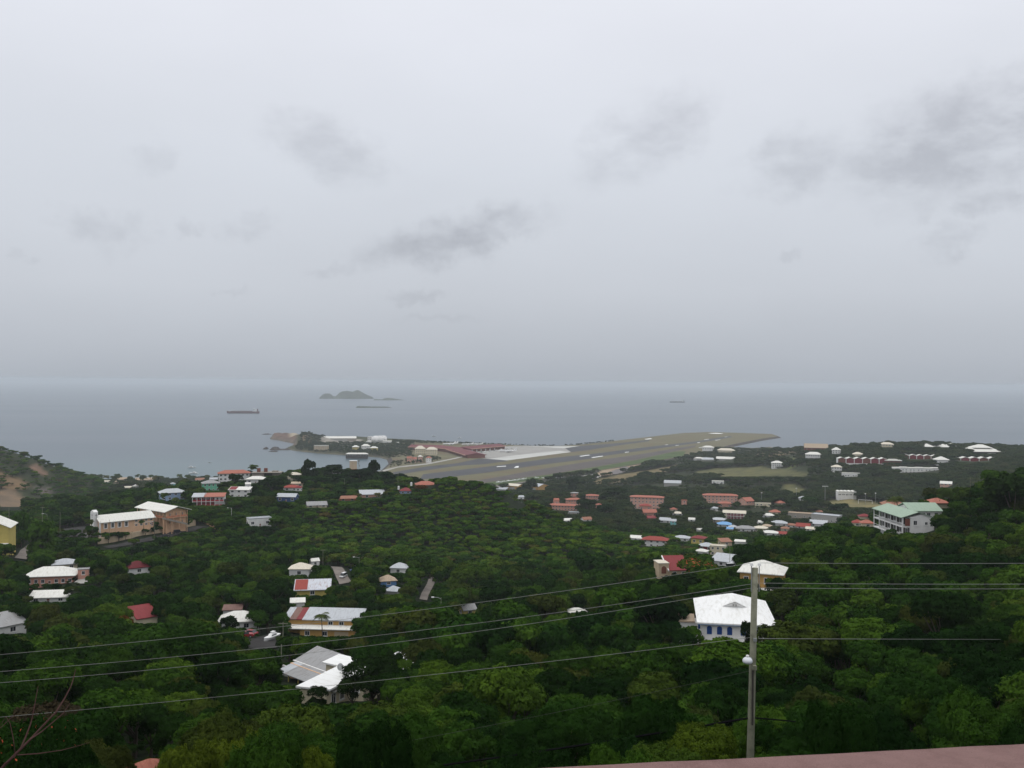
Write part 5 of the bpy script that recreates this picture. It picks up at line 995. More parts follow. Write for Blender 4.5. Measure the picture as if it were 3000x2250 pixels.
def leaf_quads(cen, nor, ln, wd, rg):
    n = len(cen); a = rg.normal(size=(n,3)); t = np.cross(nor, a); t /= np.linalg.norm(t, axis=1, keepdims=True)+1e-9; b = np.cross(nor, t)
    ln = ln*rg.uniform(.65, 1.3, (n,1)); wd = wd*rg.uniform(.65, 1.3, (n,1))
    return np.stack([cen-t*ln*.5, cen+b*wd*.5+t*ln*.05, cen+t*ln*.5-nor*ln*.15, cen-b*wd*.5+t*ln*.05], 1)
def crown_points(rg, lobes, total, shape='round'):
    """leaves on the shells of overlapping lobes: a lumpy crown, radius 1, from about z .4 to z 2.2"""
    ang = rg.uniform(0, 6.28)+np.arange(lobes)*2.399; rad = .72*np.sqrt((np.arange(lobes)+.4)/lobes)*rg.uniform(.8,1.15,lobes)
    lr = rg.uniform(.24,.42,lobes)*(1.12 if lobes < 12 else 1 if lobes < 18 else .86); dome = np.sqrt(np.clip(1-(rad/1.08)**2, 0, 1))
    zz = {'round':1.02,'flat':1.25,'tall':.85}[shape]+dome*{'round':.72,'flat':.42,'tall':.95}[shape]*rg.uniform(.72,1.08,lobes)
    c = np.stack([np.cos(ang)*rad, np.sin(ang)*rad, zz], 1); 
    low = rg.random(lobes) < .22; c[low,2] -= rg.uniform(.25,.55,low.sum())
    w = lr**2; li = rg.choice(lobes, total*2, p=w/w.sum()); d = rg.normal(size=(total*2,3)); d /= np.linalg.norm(d, axis=1, keepdims=True); d[:,2] = np.where(d[:,2] < -.45, -d[:,2], d[:,2])
    bump = 1+.16*np.sin(d[:,0]*7+li)*np.cos(d[:,1]*6+li*2)+.10*np.sin(d[:,2]*11+li)
    p = c[li]+d*(lr[li]*rg.uniform(.80,1.06,total*2)*bump)[:,None]*np.array((1,1,.86))
    dist = np.linalg.norm((p[:,None]-c[None])/np.array((1,1,.86)), axis=2)/lr[None]; dist[np.arange(total*2), li] = 9
    k = dist.min(1) > .82; p, d = p[k][:total], d[k][:total]
    nor = d*1.0+np.array((0,0,.12))+rg.normal(size=p.shape)*.36; nor /= np.linalg.norm(nor, axis=1, keepdims=True)
    top = np.percentile(p[:,2], 99.5); rr = np.percentile(np.hypot(p[:,0], p[:,1]), 97); p = p*np.array((1/rr,1/rr,1)); p[:,2] *= 2.2/top
    return p, nor, c
def quads_mesh(name, q, mats, mi=None, extra=None):
    nq = len(q); co = q.reshape(-1,3); fi = np.arange(nq*4).reshape(-1,4); me = bpy.data.meshes.new(name)
    ev, ef = (extra.v, extra.f) if extra else ([], [])
    me.vertices.add(len(co)+len(ev)); me.vertices.foreach_set('co', np.concatenate([co, np.array(ev, float).reshape(-1,3)]).ravel().astype(np.float32))
    lv = list(fi.ravel())+[i+len(co) for f in ef for i in f]; tot = [4]*nq+[len(f) for f in ef]
    me.loops.add(len(lv)); me.loops.foreach_set('vertex_index', np.array(lv, np.int32)); me.polygons.add(len(tot))
    me.polygons.foreach_set('loop_start', np.concatenate([[0], np.cumsum(tot)[:-1]]).astype(np.int32)); me.polygons.foreach_set('loop_total', np.array(tot, np.int32))
    idx = np.zeros(len(tot), np.int32)
    if mi is not None: idx[:nq] = mi
    idx[nq:] = len(mats)-1 if extra else 0
    me.polygons.foreach_set('material_index', idx)
    for m in mats: me.materials.append(m)
    me.update(); return me
def trunk_mb(rg, cl, limbs=6, r=.085):
    mb = MB(); top = Vector((rg.uniform(-.08,.08), rg.uniform(-.08,.08), .95)); mb.tube([(0,0,-.8),(.02,0,.2),(top.x*.5,top.y*.5,.6),top], [r*1.3,r,r*.8,r*.55], 6)
    for k in range(limbs):
        c = Vector(cl[int(rg.integers(len(cl)))]); s = Vector((top.x*.6, top.y*.6, .55+.35*rg.random())); m = s.lerp(c, .5)+Vector((0,0,-.06)); mb.tube([s, m, c], [r*.45,r*.3,r*.12], 4)
    return mb
LOD = [dict(lobes=24, n=20000, ln=.062, wd=.030), dict(lobes=20, n=7500, ln=.098, wd=.054), dict(lobes=14, n=2600, ln=.17, wd=.105), dict(lobes=9, n=900, ln=.29, wd=.20)]
def make_crown(lod, seed, m=None, shape='round', flower=0.0, trunk=False):
    rg = np.random.default_rng(1000+seed); p = LOD[lod]; pts, nor, cl = crown_points(rg, p['lobes'], p['n'], shape)
    q = leaf_quads(pts, nor, p['ln'], p['wd'], rg); mats = [m or M_LEAF]; mi = None
    if flower: mats.append(M_FLOWER); mi = (rg.random(len(q)) < flower).astype(np.int32)
    tb = trunk_mb(rg, cl)
    if trunk: mats.append(M_BARK)
    return quads_mesh('crown', q, mats, mi, tb if trunk else None), tb.mesh('trunk', M_BARK)
SHAPES = ['round','flat','round','tall','round']
CROWN = {l: [make_crown(l, l*10+i, None, SHAPES[i]) for i in range(5)] for l in (0,1,2,3)}
lib = bpy.data.collections.new('tree_library')     # sources for the forest; not linked to the scene
def libobj(name, me): o = bpy.data.objects.new(name, me); lib.objects.link(o)
for l in (0,1,2,3):
    for i in range(5): libobj('crown_%d%d' % (l, i), make_crown(l, l*10+i, None, SHAPES[i], trunk=True)[0])
M_HAZYLEAF = leaf_material('haze_tinted_leaves', [(0, (.020,.036,.014)), (.4, (.030,.052,.018)), (.75, (.042,.066,.022)), (1.0, (.052,.062,.026))])  # far valley trees: distance haze put into the leaf colour, greyer and lighter
for i in range(5): libobj('crown_5%d' % i, make_crown(3, 70+i, M_HAZYLEAF, SHAPES[i], trunk=True)[0])
for i in range(5): libobj('crown_4%d' % i, make_crown(3, 50+i, M_SCRUB, 'flat' if i%2 else 'round', trunk=True)[0])

# roads and yards that show between the trees
def road(label, pts, wd, m=None, dmin=20, off=.3):
    c = [hit(a, b, dmin) for a, b in pts]; f = []
    for a, b in zip(c[:-1], c[1:]): f += [a.lerp(b, i/6) for i in range(6)]
    f.append(c[-1]); mb = MB()
    for i, p in enumerate(f):
        t = (f[min(i+1,len(f)-1)]-f[max(i-1,0)]); t.z = 0; t.normalize(); n = Vector((-t.y, t.x, 0))*wd/2
        for s in (-1, 1): q = p+n*s; mb.v.append((q.x, q.y, max(gz(q.x, q.y), gz(p.x, p.y)-.3)+off))
        ZONES.append(([(p.x-wd*.7,p.y-wd*.7),(p.x+wd*.7,p.y-wd*.7),(p.x+wd*.7,p.y+wd*.7),(p.x-wd*.7,p.y+wd*.7)], None, True))
    mb.f = [(2*i,2*i+1,2*i+3,2*i+2) for i in range(len(f)-1)]; mb.m = [0]*len(mb.f)
    for a, b in pts: PROT.append((a-14, a+14, b-8, b+5, hit(a, b, dmin).y-2))
    o = mb.build('road', m or M_ASPH); return tag(o, label, kind='structure')
M_PALEROAD = mat('worn_pale_road', (.20,.175,.155), .95, .2, .3, .1)
road('asphalt road below the church retaining wall', [(310,1606),(360,1598),(430,1584),(500,1568),(560,1553),(590,1543)], 5.5, None, 380)
road('narrow worn lane at the far left', [(60,1640),(75,1615),(95,1598),(120,1585)], 4.5, M_PALEROAD, 300)
road('steep worn road with white van coming down', [(1012,1712),(1003,1695),(995,1678),(985,1662)], 5.0, M_PALEROAD, 300)
road('worn hill road right of the tan roofed house', [(1240,1760),(1246,1742),(1262,1712),(1278,1690)], 2.8, M_PALEROAD, 250); del PROT[-3:]
road('dark steep driveway right of the blue shuttered house', [(2300,1985),(2292,1950),(2285,1905),(2285,1865)], 2.4, mat('stained_driveway', (.045,.034,.030), .97, .45, .8, .03), 60); del PROT[-4:]
drape('parking_lot', [(165,1553),(250,1541),(285,1560),(265,1575),(200,1575),(160,1565)], M_ASPH, 'church car park of dark asphalt', 380, .35, 3)
drape('yard', [(718,1882),(800,1858),(815,1880),(812,1900),(740,1908)], M_ASPH, 'dark asphalt yard where the red cars stand', 150, .3, 1.5)
drape('yard', [(215,1712),(262,1692),(264,1703),(240,1718)], M_CONC, 'concrete terrace beside the salmon house', 250, .4, 1.5)
PROT += [(2165,2228,1640,2205,39.0),(160,290,1541,1575,472),(722,812,1862,1905,218),(215,262,1694,1716,322), (0,60,1440,1496,880), (2400,2600,1462,1486,1040), (1580,1760,1396,1420,1420), (2010,2360,1366,1396,1560), (1740,1990,1362,1412,1560),(1450,1560,1404,1424,1480),(280,560,1556,1600,455)]

# scatter
def jitter_grid(s, d0, d1, umax):
    xs = np.arange(-umax*d1, umax*d1, s); ys = np.arange(d0, d1, s); x, y = np.meshgrid(xs, ys); x = x+rng.uniform(-.46,.46,x.shape)*s; y = y+rng.uniform(-.46,.46,y.shape)*s
    x, y = x.ravel(), y.ravel(); k = (np.abs(x/np.maximum(y,1)) < umax) & (y > d0) & (y < d1); return x[k], y[k]
parts_ = []
for s, d0, d1, um, r0, r1, h0, h1_ in ((3.4,23,70,.78,1.2,2.3,3.0,6.8),(4.6,70,170,.70,1.7,3.1,3.4,8.4),(5.2,170,430,.68,1.9,3.6,3.4,9.2),(4.7,430,1000,.66,1.9,3.9,2.8,7.4),(7.8,1000,2450,.66,3.6,7.0,4.5,11.0),(3.0,23,170,.72,.7,1.3,.9,2.0),(4.2,170,430,.68,.8,1.6,1.0,2.4)):
    x, y = jitter_grid(s, d0, d1, um); n = len(x); q = rng.random(n)**1.5; R = r0+(r1-r0)*q*rng.uniform(.85,1.15,n); Hh = (h0+(h1_-h0)*(.7*q+.3*rng.random(n)))/2.2
    parts_.append(np.stack([x, y, R, Hh], 1))
TR = np.concatenate(parts_); x, y, R, Hs = TR.T
big = (rng.random(len(x)) < .07) & (R > 1.7) & (y > 60); R = np.where(big, R*1.55, R); Hs = np.where(big, Hs*1.35, Hs)
R = np.where(y < 62, np.minimum(R, y*.043), R); z = ground(x, y)
ok = z > 1.6
noise = np.sin(x*.013+2.1*np.sin(y*.009))+np.cos(y*.016-1.7*np.sin(x*.011))
_px = projn(x, y, z)[0]; ok &= ~((y > 1000) & (_px > 1400) & (_px < 2330) & (noise+rng.uniform(-.9,.9,len(x)) < -.75))
ok &= sdist(AIR, x, y) < -14
# open slopes
upx, upy = projn(x, y, z)
def inpx(x0, x1, y0, y1): return (upx > x0) & (upx < x1) & (upy > y0) & (upy < y1)
for rect, keep in (((2150,2340,1310,1345),.25),((-60,160,1320,1470),.55),((2300,2480,1330,1460),.7),((1980,2120,1330,1365),.5)):
    ok &= ~(inpx(*rect) & (rng.random(len(x)) > keep) & (y > 800))
for poly, c, clear in ZONES:
    if clear: ok &= sdist(poly, x, y) < -R*.45
for fx, fy, fr in FOOT: ok &= np.hypot(x-fx, y-fy) > fr*.92+R*.25
x, y, R, Hs, z = (a[ok] for a in (x, y, R, Hs, z))
_c2 = (y > 430) & (y < 760); _k = rng.random(len(x)) < .8; k = np.where(_c2 & _k)[0]      # fine second layer over the bush hill
x = np.concatenate([x, x[k]+rng.uniform(-2.6,2.6,len(k))]); y = np.concatenate([y, y[k]+rng.uniform(-2.6,2.6,len(k))]); R = np.concatenate([R, R[k]*rng.uniform(.5,.8,len(k))]); Hs = np.concatenate([Hs, Hs[k]*rng.uniform(.6,1.0,len(k))]); z = ground(x, y)
ok = np.ones(len(x), bool)
for fx, fy, fr in FOOT: ok &= np.hypot(x-fx, y-fy) > fr*.92+R*.25
for poly, c, clear in ZONES:
    if clear: ok &= sdist(poly, x, y) < -R*.45
x, y, R, Hs, z = (a[ok] for a in (x, y, R, Hs, z))
# bush hill and left hill carry low scrub, not trees
upx, upy = projn(x, y, z)
scrub = ((y > 430) & (y < 760) & (upx > 880) & (upx < 2150)) | ((y > 850) & (upx < 330))
R = np.where(scrub, R*np.where(y > 850, .62, .86), R); Hs = np.where(scrub, Hs*np.where(y > 850, .5, .72), Hs)
lowb = (y > 1400) & (upx < 720); Hs = np.where(lowb, Hs*.55, Hs)
rd = (y > 640) & (y < 830) & (upx > 870) & (upx < 1200) & (upy < 1445) & (rng.random(len(x)) < .6); Hs = np.where(rd, Hs*1.5, Hs); R = np.where(rd, R*1.45, R); scrub &= ~rd
rd = (y > 560) & (y < 800) & (upx > 150) & (upx < 870) & (rng.random(len(x)) < .2); Hs = np.where(rd, Hs*1.35, Hs); R = np.where(rd, R*1.4, R)
# nothing in the near thicket reaches above the wires
tx, ty = projn(x, y, z+2.2*Hs); gx_, gy_ = projn(x, y, z); wy = np.where(tx < 2215, 2105-(tx/2215)*225+18, 1885.0)
wy = np.where((y < 36.6) & (tx > 1150) & (tx < 2210), np.maximum(wy, 2104+(2195-tx)*.155+14), wy)
k = (y < 48) & (ty < wy); Hs = np.where(k, Hs*np.clip((gy_-wy)/np.maximum(gy_-ty, 1), .3, 1), Hs)
alive = np.ones(len(x), bool)
hw = R*FPX/y
for x0, x1, yt, yb, D in PROT:
    tx, ty = projn(x, y, z+2.2*Hs); bx, by = projn(x, y, z-1)
    off = alive & (y < D-.5) & (tx+hw*.9 > x0) & (tx-hw*.9 < x1) & (ty < yb) & (by > yt)
    if not off.any(): continue
    gx_, gy_ = projn(x, y, z); need = np.clip((gy_-yb)/np.maximum(gy_-ty, 1e-3), 0, 1)
    alive &= ~(off & (need < .30)); sc_ = np.where(off, np.clip(need, .3, 1)*.97, 1); Hs = Hs*sc_; R = R*np.where(off, np.maximum(sc_, .6), 1); hw = R*FPX/y
x, y, R, Hs, z, scrub = (a[alive] for a in (x, y, R, Hs, z, scrub))
upx, upy = projn(x, y, z+Hs)
vis = (upx > -150) & (upx < 3150) & (upy < 2330)
inframe = (upx > 10) & (upx < 2990) & (projn(x, y, z+2.0*Hs)[1] < 2240)
size = np.where(inframe & ~scrub, R/y, -1); order = np.argsort(-size)
NEAR = order[:288]; nearset = np.zeros(len(x), bool); nearset[NEAR] = True
print('trees', len(x), 'near max D', y[NEAR].max())
def lod_of(D): return 0 if D < 50 else 1 if D < 130 else 2 if D < 350 else 3
def place_tree(name, label, cat, group, X, Y, Z, R, Hs, cm, rz):
    o = empty(name, (X, Y, Z), rz); o.scale = (R, R, Hs); tag(o, label, cat, group)
    link('crown', cm[0], o); link('trunk', cm[1], o); return o
ZN = [(300,'among the bare branches at bottom left'),(620,'around the low pinkish roof at bottom left'),(880,'left of the white flat roofed house'),(1180,'directly below the white flat roofed house'),(1500,'right of the white flat roofed house'),
      (1850,'in the middle of the slope under the wires'),(2190,'left of the utility pole'),(2450,'just right of the utility pole'),(2740,'midway between pole and right edge'),(9999,'at the right edge above the parapet')]
for i in NEAR:
    zn = next(t[1] for t in ZN if upx[i] < t[0]); row = 'lowest' if y[i] < 42 else 'middle' if y[i] < 75 else 'upper'
    place_tree('broadleaf_tree', 'green tree in the %s near row, %s' % (row, zn), 'tree', '%s near trees %s' % (row, zn), x[i], y[i], z[i], R[i], Hs[i], CROWN[lod_of(y[i])][int(rng.integers(5))], rng.uniform(0, 6.28))
# everything else: one mass of woodland, instanced
def forest(name, label, cat, sel):
    me = bpy.data.meshes.new(name); k = np.where(sel)[0]; n = len(k); me.vertices.add(n)
    me.vertices.foreach_set('co', np.stack([x[k], y[k], z[k]], 1).ravel().astype(np.float32))
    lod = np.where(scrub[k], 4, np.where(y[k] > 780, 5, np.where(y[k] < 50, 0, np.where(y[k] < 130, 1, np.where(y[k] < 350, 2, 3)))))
    a = me.attributes.new('pick', 'INT', 'POINT'); a.data.foreach_set('value', (lod*5+rng.integers(0,5,n)).astype(np.int32))
    a = me.attributes.new('size', 'FLOAT_VECTOR', 'POINT'); a.data.foreach_set('vector', np.stack([R[k], R[k], Hs[k]], 1).ravel().astype(np.float32))
    a = me.attributes.new('turn', 'FLOAT_VECTOR', 'POINT'); t = np.zeros((n,3)); t[:,2] = rng.uniform(0,6.28,n); a.data.foreach_set('vector', t.ravel().astype(np.float32))
    me.update(); o = link(name, me); tag(o, label, cat, None, 'stuff')
    ng = bpy.data.node_groups.new(name+'_scatter', 'GeometryNodeTree'); ng.interface.new_socket('Geometry', in_out='INPUT', socket_type='NodeSocketGeometry'); ng.interface.new_socket('Geometry', in_out='OUTPUT', socket_type='NodeSocketGeometry')
    gi = ng.nodes.new('NodeGroupInput'); go = ng.nodes.new('NodeGroupOutput'); ci = ng.nodes.new('GeometryNodeCollectionInfo'); ci.inputs['Collection'].default_value = lib; ci.inputs['Separate Children'].default_value = True; ci.inputs['Reset Children'].default_value = True
    ip = ng.nodes.new('GeometryNodeInstanceOnPoints'); ip.inputs['Pick Instance'].default_value = True
    def na(nm, ty): q = ng.nodes.new('GeometryNodeInputNamedAttribute'); q.data_type = ty; q.inputs['Name'].default_value = nm; return q.outputs['Attribute']
    L = ng.links.new; L(gi.outputs[0], ip.inputs['Points']); L(ci.outputs[0], ip.inputs['Instance']); L(na('pick','INT'), ip.inputs['Instance Index'])
    e2r = ng.nodes.new('FunctionNodeEulerToRotation'); L(na('turn','FLOAT_VECTOR'), e2r.inputs[0]); L(e2r.outputs[0], ip.inputs['Rotation']); L(na('size','FLOAT_VECTOR'), ip.inputs['Scale']); L(ip.outputs[0], go.inputs[0])
    md = o.modifiers.new('scatter', 'NODES'); md.node_group = ng; return o
# extra trees on the point, along the seaward edge and behind the beach
ex = []
def scatter_poly(poly, zf, s, r0, r1, hk, keep=1.0):
    a = np.array(poly); gx_, gy_ = np.meshgrid(np.arange(a[:,0].min(), a[:,0].max(), s), np.arange(a[:,1].min(), a[:,1].max(), s))
    gx_ = (gx_+rng.uniform(-.45,.45,gx_.shape)*s).ravel(); gy_ = (gy_+rng.uniform(-.45,.45,gy_.shape)*s).ravel()
    k = (sdist(poly, gx_, gy_) > 2) & (rng.random(gx_.shape) < keep); gx_, gy_ = gx_[k], gy_[k]; zz = zf(gx_, gy_); rr = rng.uniform(r0, r1, len(gx_)); ex.append(np.stack([gx_, gy_, zz, rr, rr*rng.uniform(.7,1.1,len(gx_))*hk], 1))
penveg = [tuple(G(a, b, 6))[:2] for a, b in [(856,1319),(872,1300),(890,1275),(930,1276),(955,1292),(1060,1297),(1140,1292),(1215,1296),(1215,1345),(1150,1347),(1112,1338),(1014,1331),(931,1325),(886,1321)]]
scatter_poly(penveg, pz, 8.5, 2.6, 4.6, .85, .75)
scatter_poly([tuple(G(a, b, 5))[:2] for a, b in [(1140,1288.5),(1180,1291),(1280,1294.5),(1400,1299.5),(1560,1306),(1640,1306),(1700,1302),(1800,1292),(1800,1293.5),(1700,1304),(1600,1308),(1480,1304),(1280,1300),(1150,1297)]], lambda a, b: np.full(a.shape, 5.0), 7, 1.8, 3.4, .7, .8)
scatter_poly([tuple(G(a, b, 5))[:2] for a, b in [(1152,1352),(1215,1346),(1290,1334),(1350,1330),(1340,1338),(1290,1350),(1200,1363),(1135,1372)]], lambda a, b: np.full(a.shape, 5.0), 9, 2.2, 4.0, .8, .6)
e = np.concatenate(ex); e = e[e[:,2] > 1.2]
# keep the shown buildings and clear ground of the point free
hold = np.ones(len(e), bool); hw2 = e[:,3]*FPX/e[:,1]
for fx, fy, fr in FOOT: hold &= np.hypot(e[:,0]-fx, e[:,1]-fy) > fr*.9
for x0, x1, yt, yb, D in PROT:
    tx, ty = projn(e[:,0], e[:,1], e[:,2]+2.2*e[:,4]); hold &= ~((e[:,1] < D-1) & (tx+hw2*.8 > x0) & (tx-hw2*.8 < x1) & (ty < yb-1) & (ty > yt-40))
for lst in ([(1062,1278),(1150,1278),(1150,1299),(1062,1299)], [(940,1278),(1060,1278),(1060,1296),(940,1296)], [(1205,1302),(1470,1302),(1470,1345),(1350,1345),(1205,1332)], [(790,1270),(868,1270),(868,1300),(790,1292)]):
    tx, ty = projn(e[:,0], e[:,1], e[:,2]+3); hold &= sdist(lst, tx, ty) < 0
e = e[hold]
k = len(e); x = np.concatenate([x, e[:,0]]); y = np.concatenate([y, e[:,1]]); z = np.concatenate([z, e[:,2]]); R = np.concatenate([R, e[:,3]]); Hs = np.concatenate([Hs, e[:,4]]); scrub = np.concatenate([scrub, np.zeros(k, bool)]); nearset = np.concatenate([nearset, np.zeros(k, bool)])
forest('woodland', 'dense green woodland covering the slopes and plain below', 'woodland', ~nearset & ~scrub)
forest('scrub', 'low green scrub covering the rounded bush hill', 'scrub', scrub)

# single trees that stand out
def tree_at(label, px, ytop, D, wpx, m=None, shape='round', flower=0.0, name='broadleaf_tree', seed=0, hmin=None):
    g = gz(P(px, ytop, D).x, D); Rr = wpx/2*D/FPX; top = P(px, ytop, D).z; Hh = max((top-g)/2.2, Rr*.45); p = P(px, ytop, D)
    l = lod_of(D); cm = make_crown(l, 200+seed, m, shape, flower)
    o = place_tree(name, label, 'tree', None, p.x, D, top-2.2*Hh, Rr, Hh, cm, rng.uniform(0,6))
    if Hh > Rr*1.15:                   # tall for its spread: foliage hangs low
        q = link('crown', cm[0], o, (.12, -.1, -.75)); q.scale = (1.05, 1.05, .95); q.rotation_euler = (0, 0, 1.9)
    return o
for i, t in enumerate([
    ('round dark tree standing above the ridge against the bay', 908, 1347, 745, 44, M_DARKLEAF),
    ('domed dark tree on the ridge right of the pale tower', 1096, 1348, 790, 42, M_DARKLEAF),
    ('wide dark tree mass on the ridge crest left of tower', 975, 1362, 790, 70, M_DARKLEAF),
    ('broad dark tree beside the white two storey ridge house', 795, 1400, 655, 74, M_DARKLEAF),
    ('dark tree between red tiled house and mint green house', 688, 1388, 700, 44, M_DARKLEAF),
    ('dark spreading tree in front of the tower and ridge', 1060, 1372, 745, 80, M_DARKLEAF),
    ('small dark tree below mint green house', 668, 1412, 668, 40, M_DARKLEAF),
    ('tall round tree at edge of the pale aircraft yard', 1677, 1399, 1405, 36, M_DARKLEAF),
    ('round tree in front of the mustard hangars', 1537, 1420, 1430, 48, M_DARKLEAF),
    ('domed tree beside the small parked aircraft', 1556, 1402, 1440, 38, M_DARKLEAF),
    ('big spreading tree behind the salmon terraces', 1795, 1430, 1170, 78, M_DARKLEAF),
    ('round tree in front of stepped salmon terrace', 1720, 1462, 1010, 60, M_DARKLEAF),
    ('pale olive tree right of the salmon terraces', 1775, 1478, 985, 50, None),
    ('very large round tree left of the sports field', 2372, 1456, 1040, 52, None),
    ('dark tree pair at the sports field edge', 2455, 1475, 1000, 60, M_DARKLEAF),
    ('bright yellow green tree right beside the low pinkish roof', 560, 2182, 32, 190, M_YELLOW),
    ('tallest yellow green tree in the bottom left thicket', 690, 2160, 35, 210, M_YELLOW, 'flat'),
    ('yellow green tree at the bottom below white flat roofed house', 900, 2186, 33, 180, M_YELLOW),
    ('olive green rounded bush at bottom edge near the thick cable', 1190, 2170, 34, 190, None),
    ('yellow green bush right above the pink parapet', 2060, 2128, 33, 230, M_YELLOW),
    ('rusty orange leaved tree left of the pale red roof', 352, 1805, 205, 84, M_RUST),
    ('tree with orange red blossoms above the red arch house', 2045, 1640, 262, 120, None, 'round', .10),
    ('tree with a bright red patch of blossom mid slope', 1335, 1842, 190, 66, None, 'flat', .35),
    ('dark tree hiding the foot of the red arch house', 2010, 1690, 215, 190, M_DARKLEAF),
    ('dark tall tree left of the blue shuttered house', 1928, 1748, 160, 165, M_DARKLEAF),
    ('dense dark tree on the right edge of the spur crest', 2970, 1392, 262, 170, M_DARKLEAF),
    ('leafy tree in front of right end of white flat roofed house', 1090, 1926, 112, 160, M_DARKLEAF),
    ('dark bush under the leafy tree at the white flat roofed house', 1035, 1985, 110, 95, M_DARKLEAF, 'flat'),
    ('dark bush right of the leafy tree at the white flat roofed house', 1110, 1978, 110, 120, M_DARKLEAF, 'flat'),
    ('small tree overlapping the end wall of white flat roofed house', 930, 2012, 112, 62, M_DARKLEAF),
    ('sprig of dark leaves before the roof end of white house wing', 1150, 1908, 122, 70, M_DARKLEAF),
    ('bright green bush at the foot of the blue shuttered house', 2110, 1872, 132, 120, M_SCRUB, 'flat'),
    ('palm like dark bush before the bright white hip roof', 672, 1804, 228, 56, M_DARKLEAF),
    ('small tree in front of blue shuttered house', 2192, 1822, 128, 46, M_DARKLEAF),
    ('green tree in front of the yellow building', 120, 1526, 395, 80, None),
    ('bright green round tree behind the yellow building', 62, 1500, 450, 52, M_SCRUB),
    ('brownish tree in front of the orange red tiled ridge house', 1232, 1422, 640, 46, M_RUST)]):
    lab, px, yt, D, wpx, m = t[:6]; tree_at(lab, px, yt, D, wpx, m, *(t[6:]), seed=i)

for i, (px, yt, D, wpx) in enumerate([(880,1392,745,62),(938,1372,770,64),(1002,1374,775,66),(1040,1384,760,60),(1125,1382,770,66),(1160,1388,755,64),(1196,1394,735,60),(1222,1402,722,52),(960,1398,722,64),(1020,1402,716,66),(1080,1398,720,70),(1140,1404,712,66),(905,1404,712,60),(1190,1412,700,54),(930,1418,690,56),(1000,1420,688,62),(1060,1420,690,60)]):
    o = tree_at('dark broadleaf tree in the tall ridge grove behind the ridge road', px, yt, D, wpx, M_DARKLEAF, SHAPES[i%5], seed=120+i); o['group'] = 'trees of the ridge grove'
# palms
def palm_meshes(seed, nf=17, droop=1.0, wide=.020):
    rg = random.Random(seed); tb = MB(); lean = rg.uniform(-.10,.10); pts = [(lean*(max(t,0)**1.6)*3, 0, t*1.0) for t in (-.15,0,.3,.6,.85,1.0)]; tb.tube(pts, [.030,.026,.020,.018,.017,.018], 7)
    q = []; top = Vector(pts[-1])
    for i in range(nf):
        a = 2*math.pi*i/nf+rg.uniform(-.2,.2); up = rg.uniform(-.15,.95); ln = rg.uniform(.36,.46); prev = None; d = Vector((math.cos(a),math.sin(a),0)); side = Vector((-d.y,d.x,0))
        seg = 9; P_ = [top+d*(ln*t)*math.cos(up*.6)+Vector((0,0,ln*(up*t*.8-droop*t*t*.75))) for t in [k/seg for k in range(seg+1)]]
        for k in range(1, seg+1):
            p = P_[k]; t = (P_[k]-P_[k-1]).normalized(); wl = .17*math.sin(math.pi*min(1, (k/seg)*.85+.12))
            for s in (-1,1):
                for j in (0,.5):
                    b0 = P_[k-1].lerp(p, j); tip = b0+side*s*wl+t*wl*.55+Vector((0,0,-wl*.45)); q.append([b0, b0+t*wide, tip+t*(wide-.02)*.6, tip-t*.006])
            q.append([P_[k-1]+side*.004, P_[k-1]-side*.004, p-side*.003, p+side*.003])
    return quads_mesh('crown', np.array([[tuple(v) for v in f] for f in q]), [M_PALM]), tb.mesh('trunk', M_BARK)
PM = [palm_meshes(i, 15+i%4, .8+.12*i) for i in range(5)]; PMF = [palm_meshes(20+i, 12+i%3, .8+.12*i, .055) for i in range(5)]
def palm(label, px, ytop, D, hgt, i=0, group=None, base=None):
    p = P(px, ytop, D); s = hgt; top = p.z-.18*s; o = empty('palm_tree', (p.x, D, top-s), rng.uniform(0,6)); o.scale = (s*1.0,)*3; tag(o, label, 'palm', group); S_ = PMF if D > 400 else PM; link('crown', S_[i%5][0], o); link('trunk', S_[i%5][1], o); return o
palm('tall coconut palm beside the red tiled ridge house', 732, 1358, 742, 11, 0)
palm('coconut palm left of the beige ridge house', 836, 1380, 722, 10, 1)
palm('palm in front of the pale blue ridge house, left one', 486, 1440, 602, 8, 2)
palm('palm in front of the pale blue ridge house, right one', 512, 1452, 596, 7, 3)
palm('slender coconut palm in front of the orange house', 945, 1792, 241, 6.2, 1)
palm('small palm at the steps of the peach church', 272, 1518, 466, 5.6, 2)
palm('little palm before the long side of the church', 422, 1520, 482, 4.6, 3)
palm('coconut palm in the thicket above the bright white roof', 742, 1738, 285, 8, 4)
palm('yellowish palm right of the thicket coconut palm', 800, 1728, 290, 8, 0)
palm('palm in the trees below the dark red roof', 338, 1690, 315, 8, 3)
palm('palm beside the pale blue white roofed ridge house', 1100, 1440, 640, 7, 1)
palm('dark shaggy palm on the right spur, left of two', 2790, 1418, 330, 11, 4)
palm('dark shaggy palm on the right spur, right of two', 2838, 1422, 335, 11, 2)
palm('dark palm tuft rising behind the green roof', 2640, 1448, 335, 9, 0)
palm('palm in front of the white metal roofed valley house', 2232, 1548, 790, 8, 2)
palm('palm left of the shaded ridge house with blue walls', 760, 1432, 632, 9, 3)
palm('palm behind the lattice mast on the ridge', 1017, 1368, 815, 8, 2)
for i, px in enumerate([232,240,268,274,295,310,328,346,352,382,398,412,424,438,452,470,478,520,545,560,572,604,610,637]):
    palm('distant coconut palm along the beach behind the bay', px+rng.uniform(-3,3), 1386+rng.uniform(-2,6)+max(0,(px-400)*.012), 1600+rng.uniform(-40,30), rng.uniform(14,19), i, 'coconut palms along the beach')
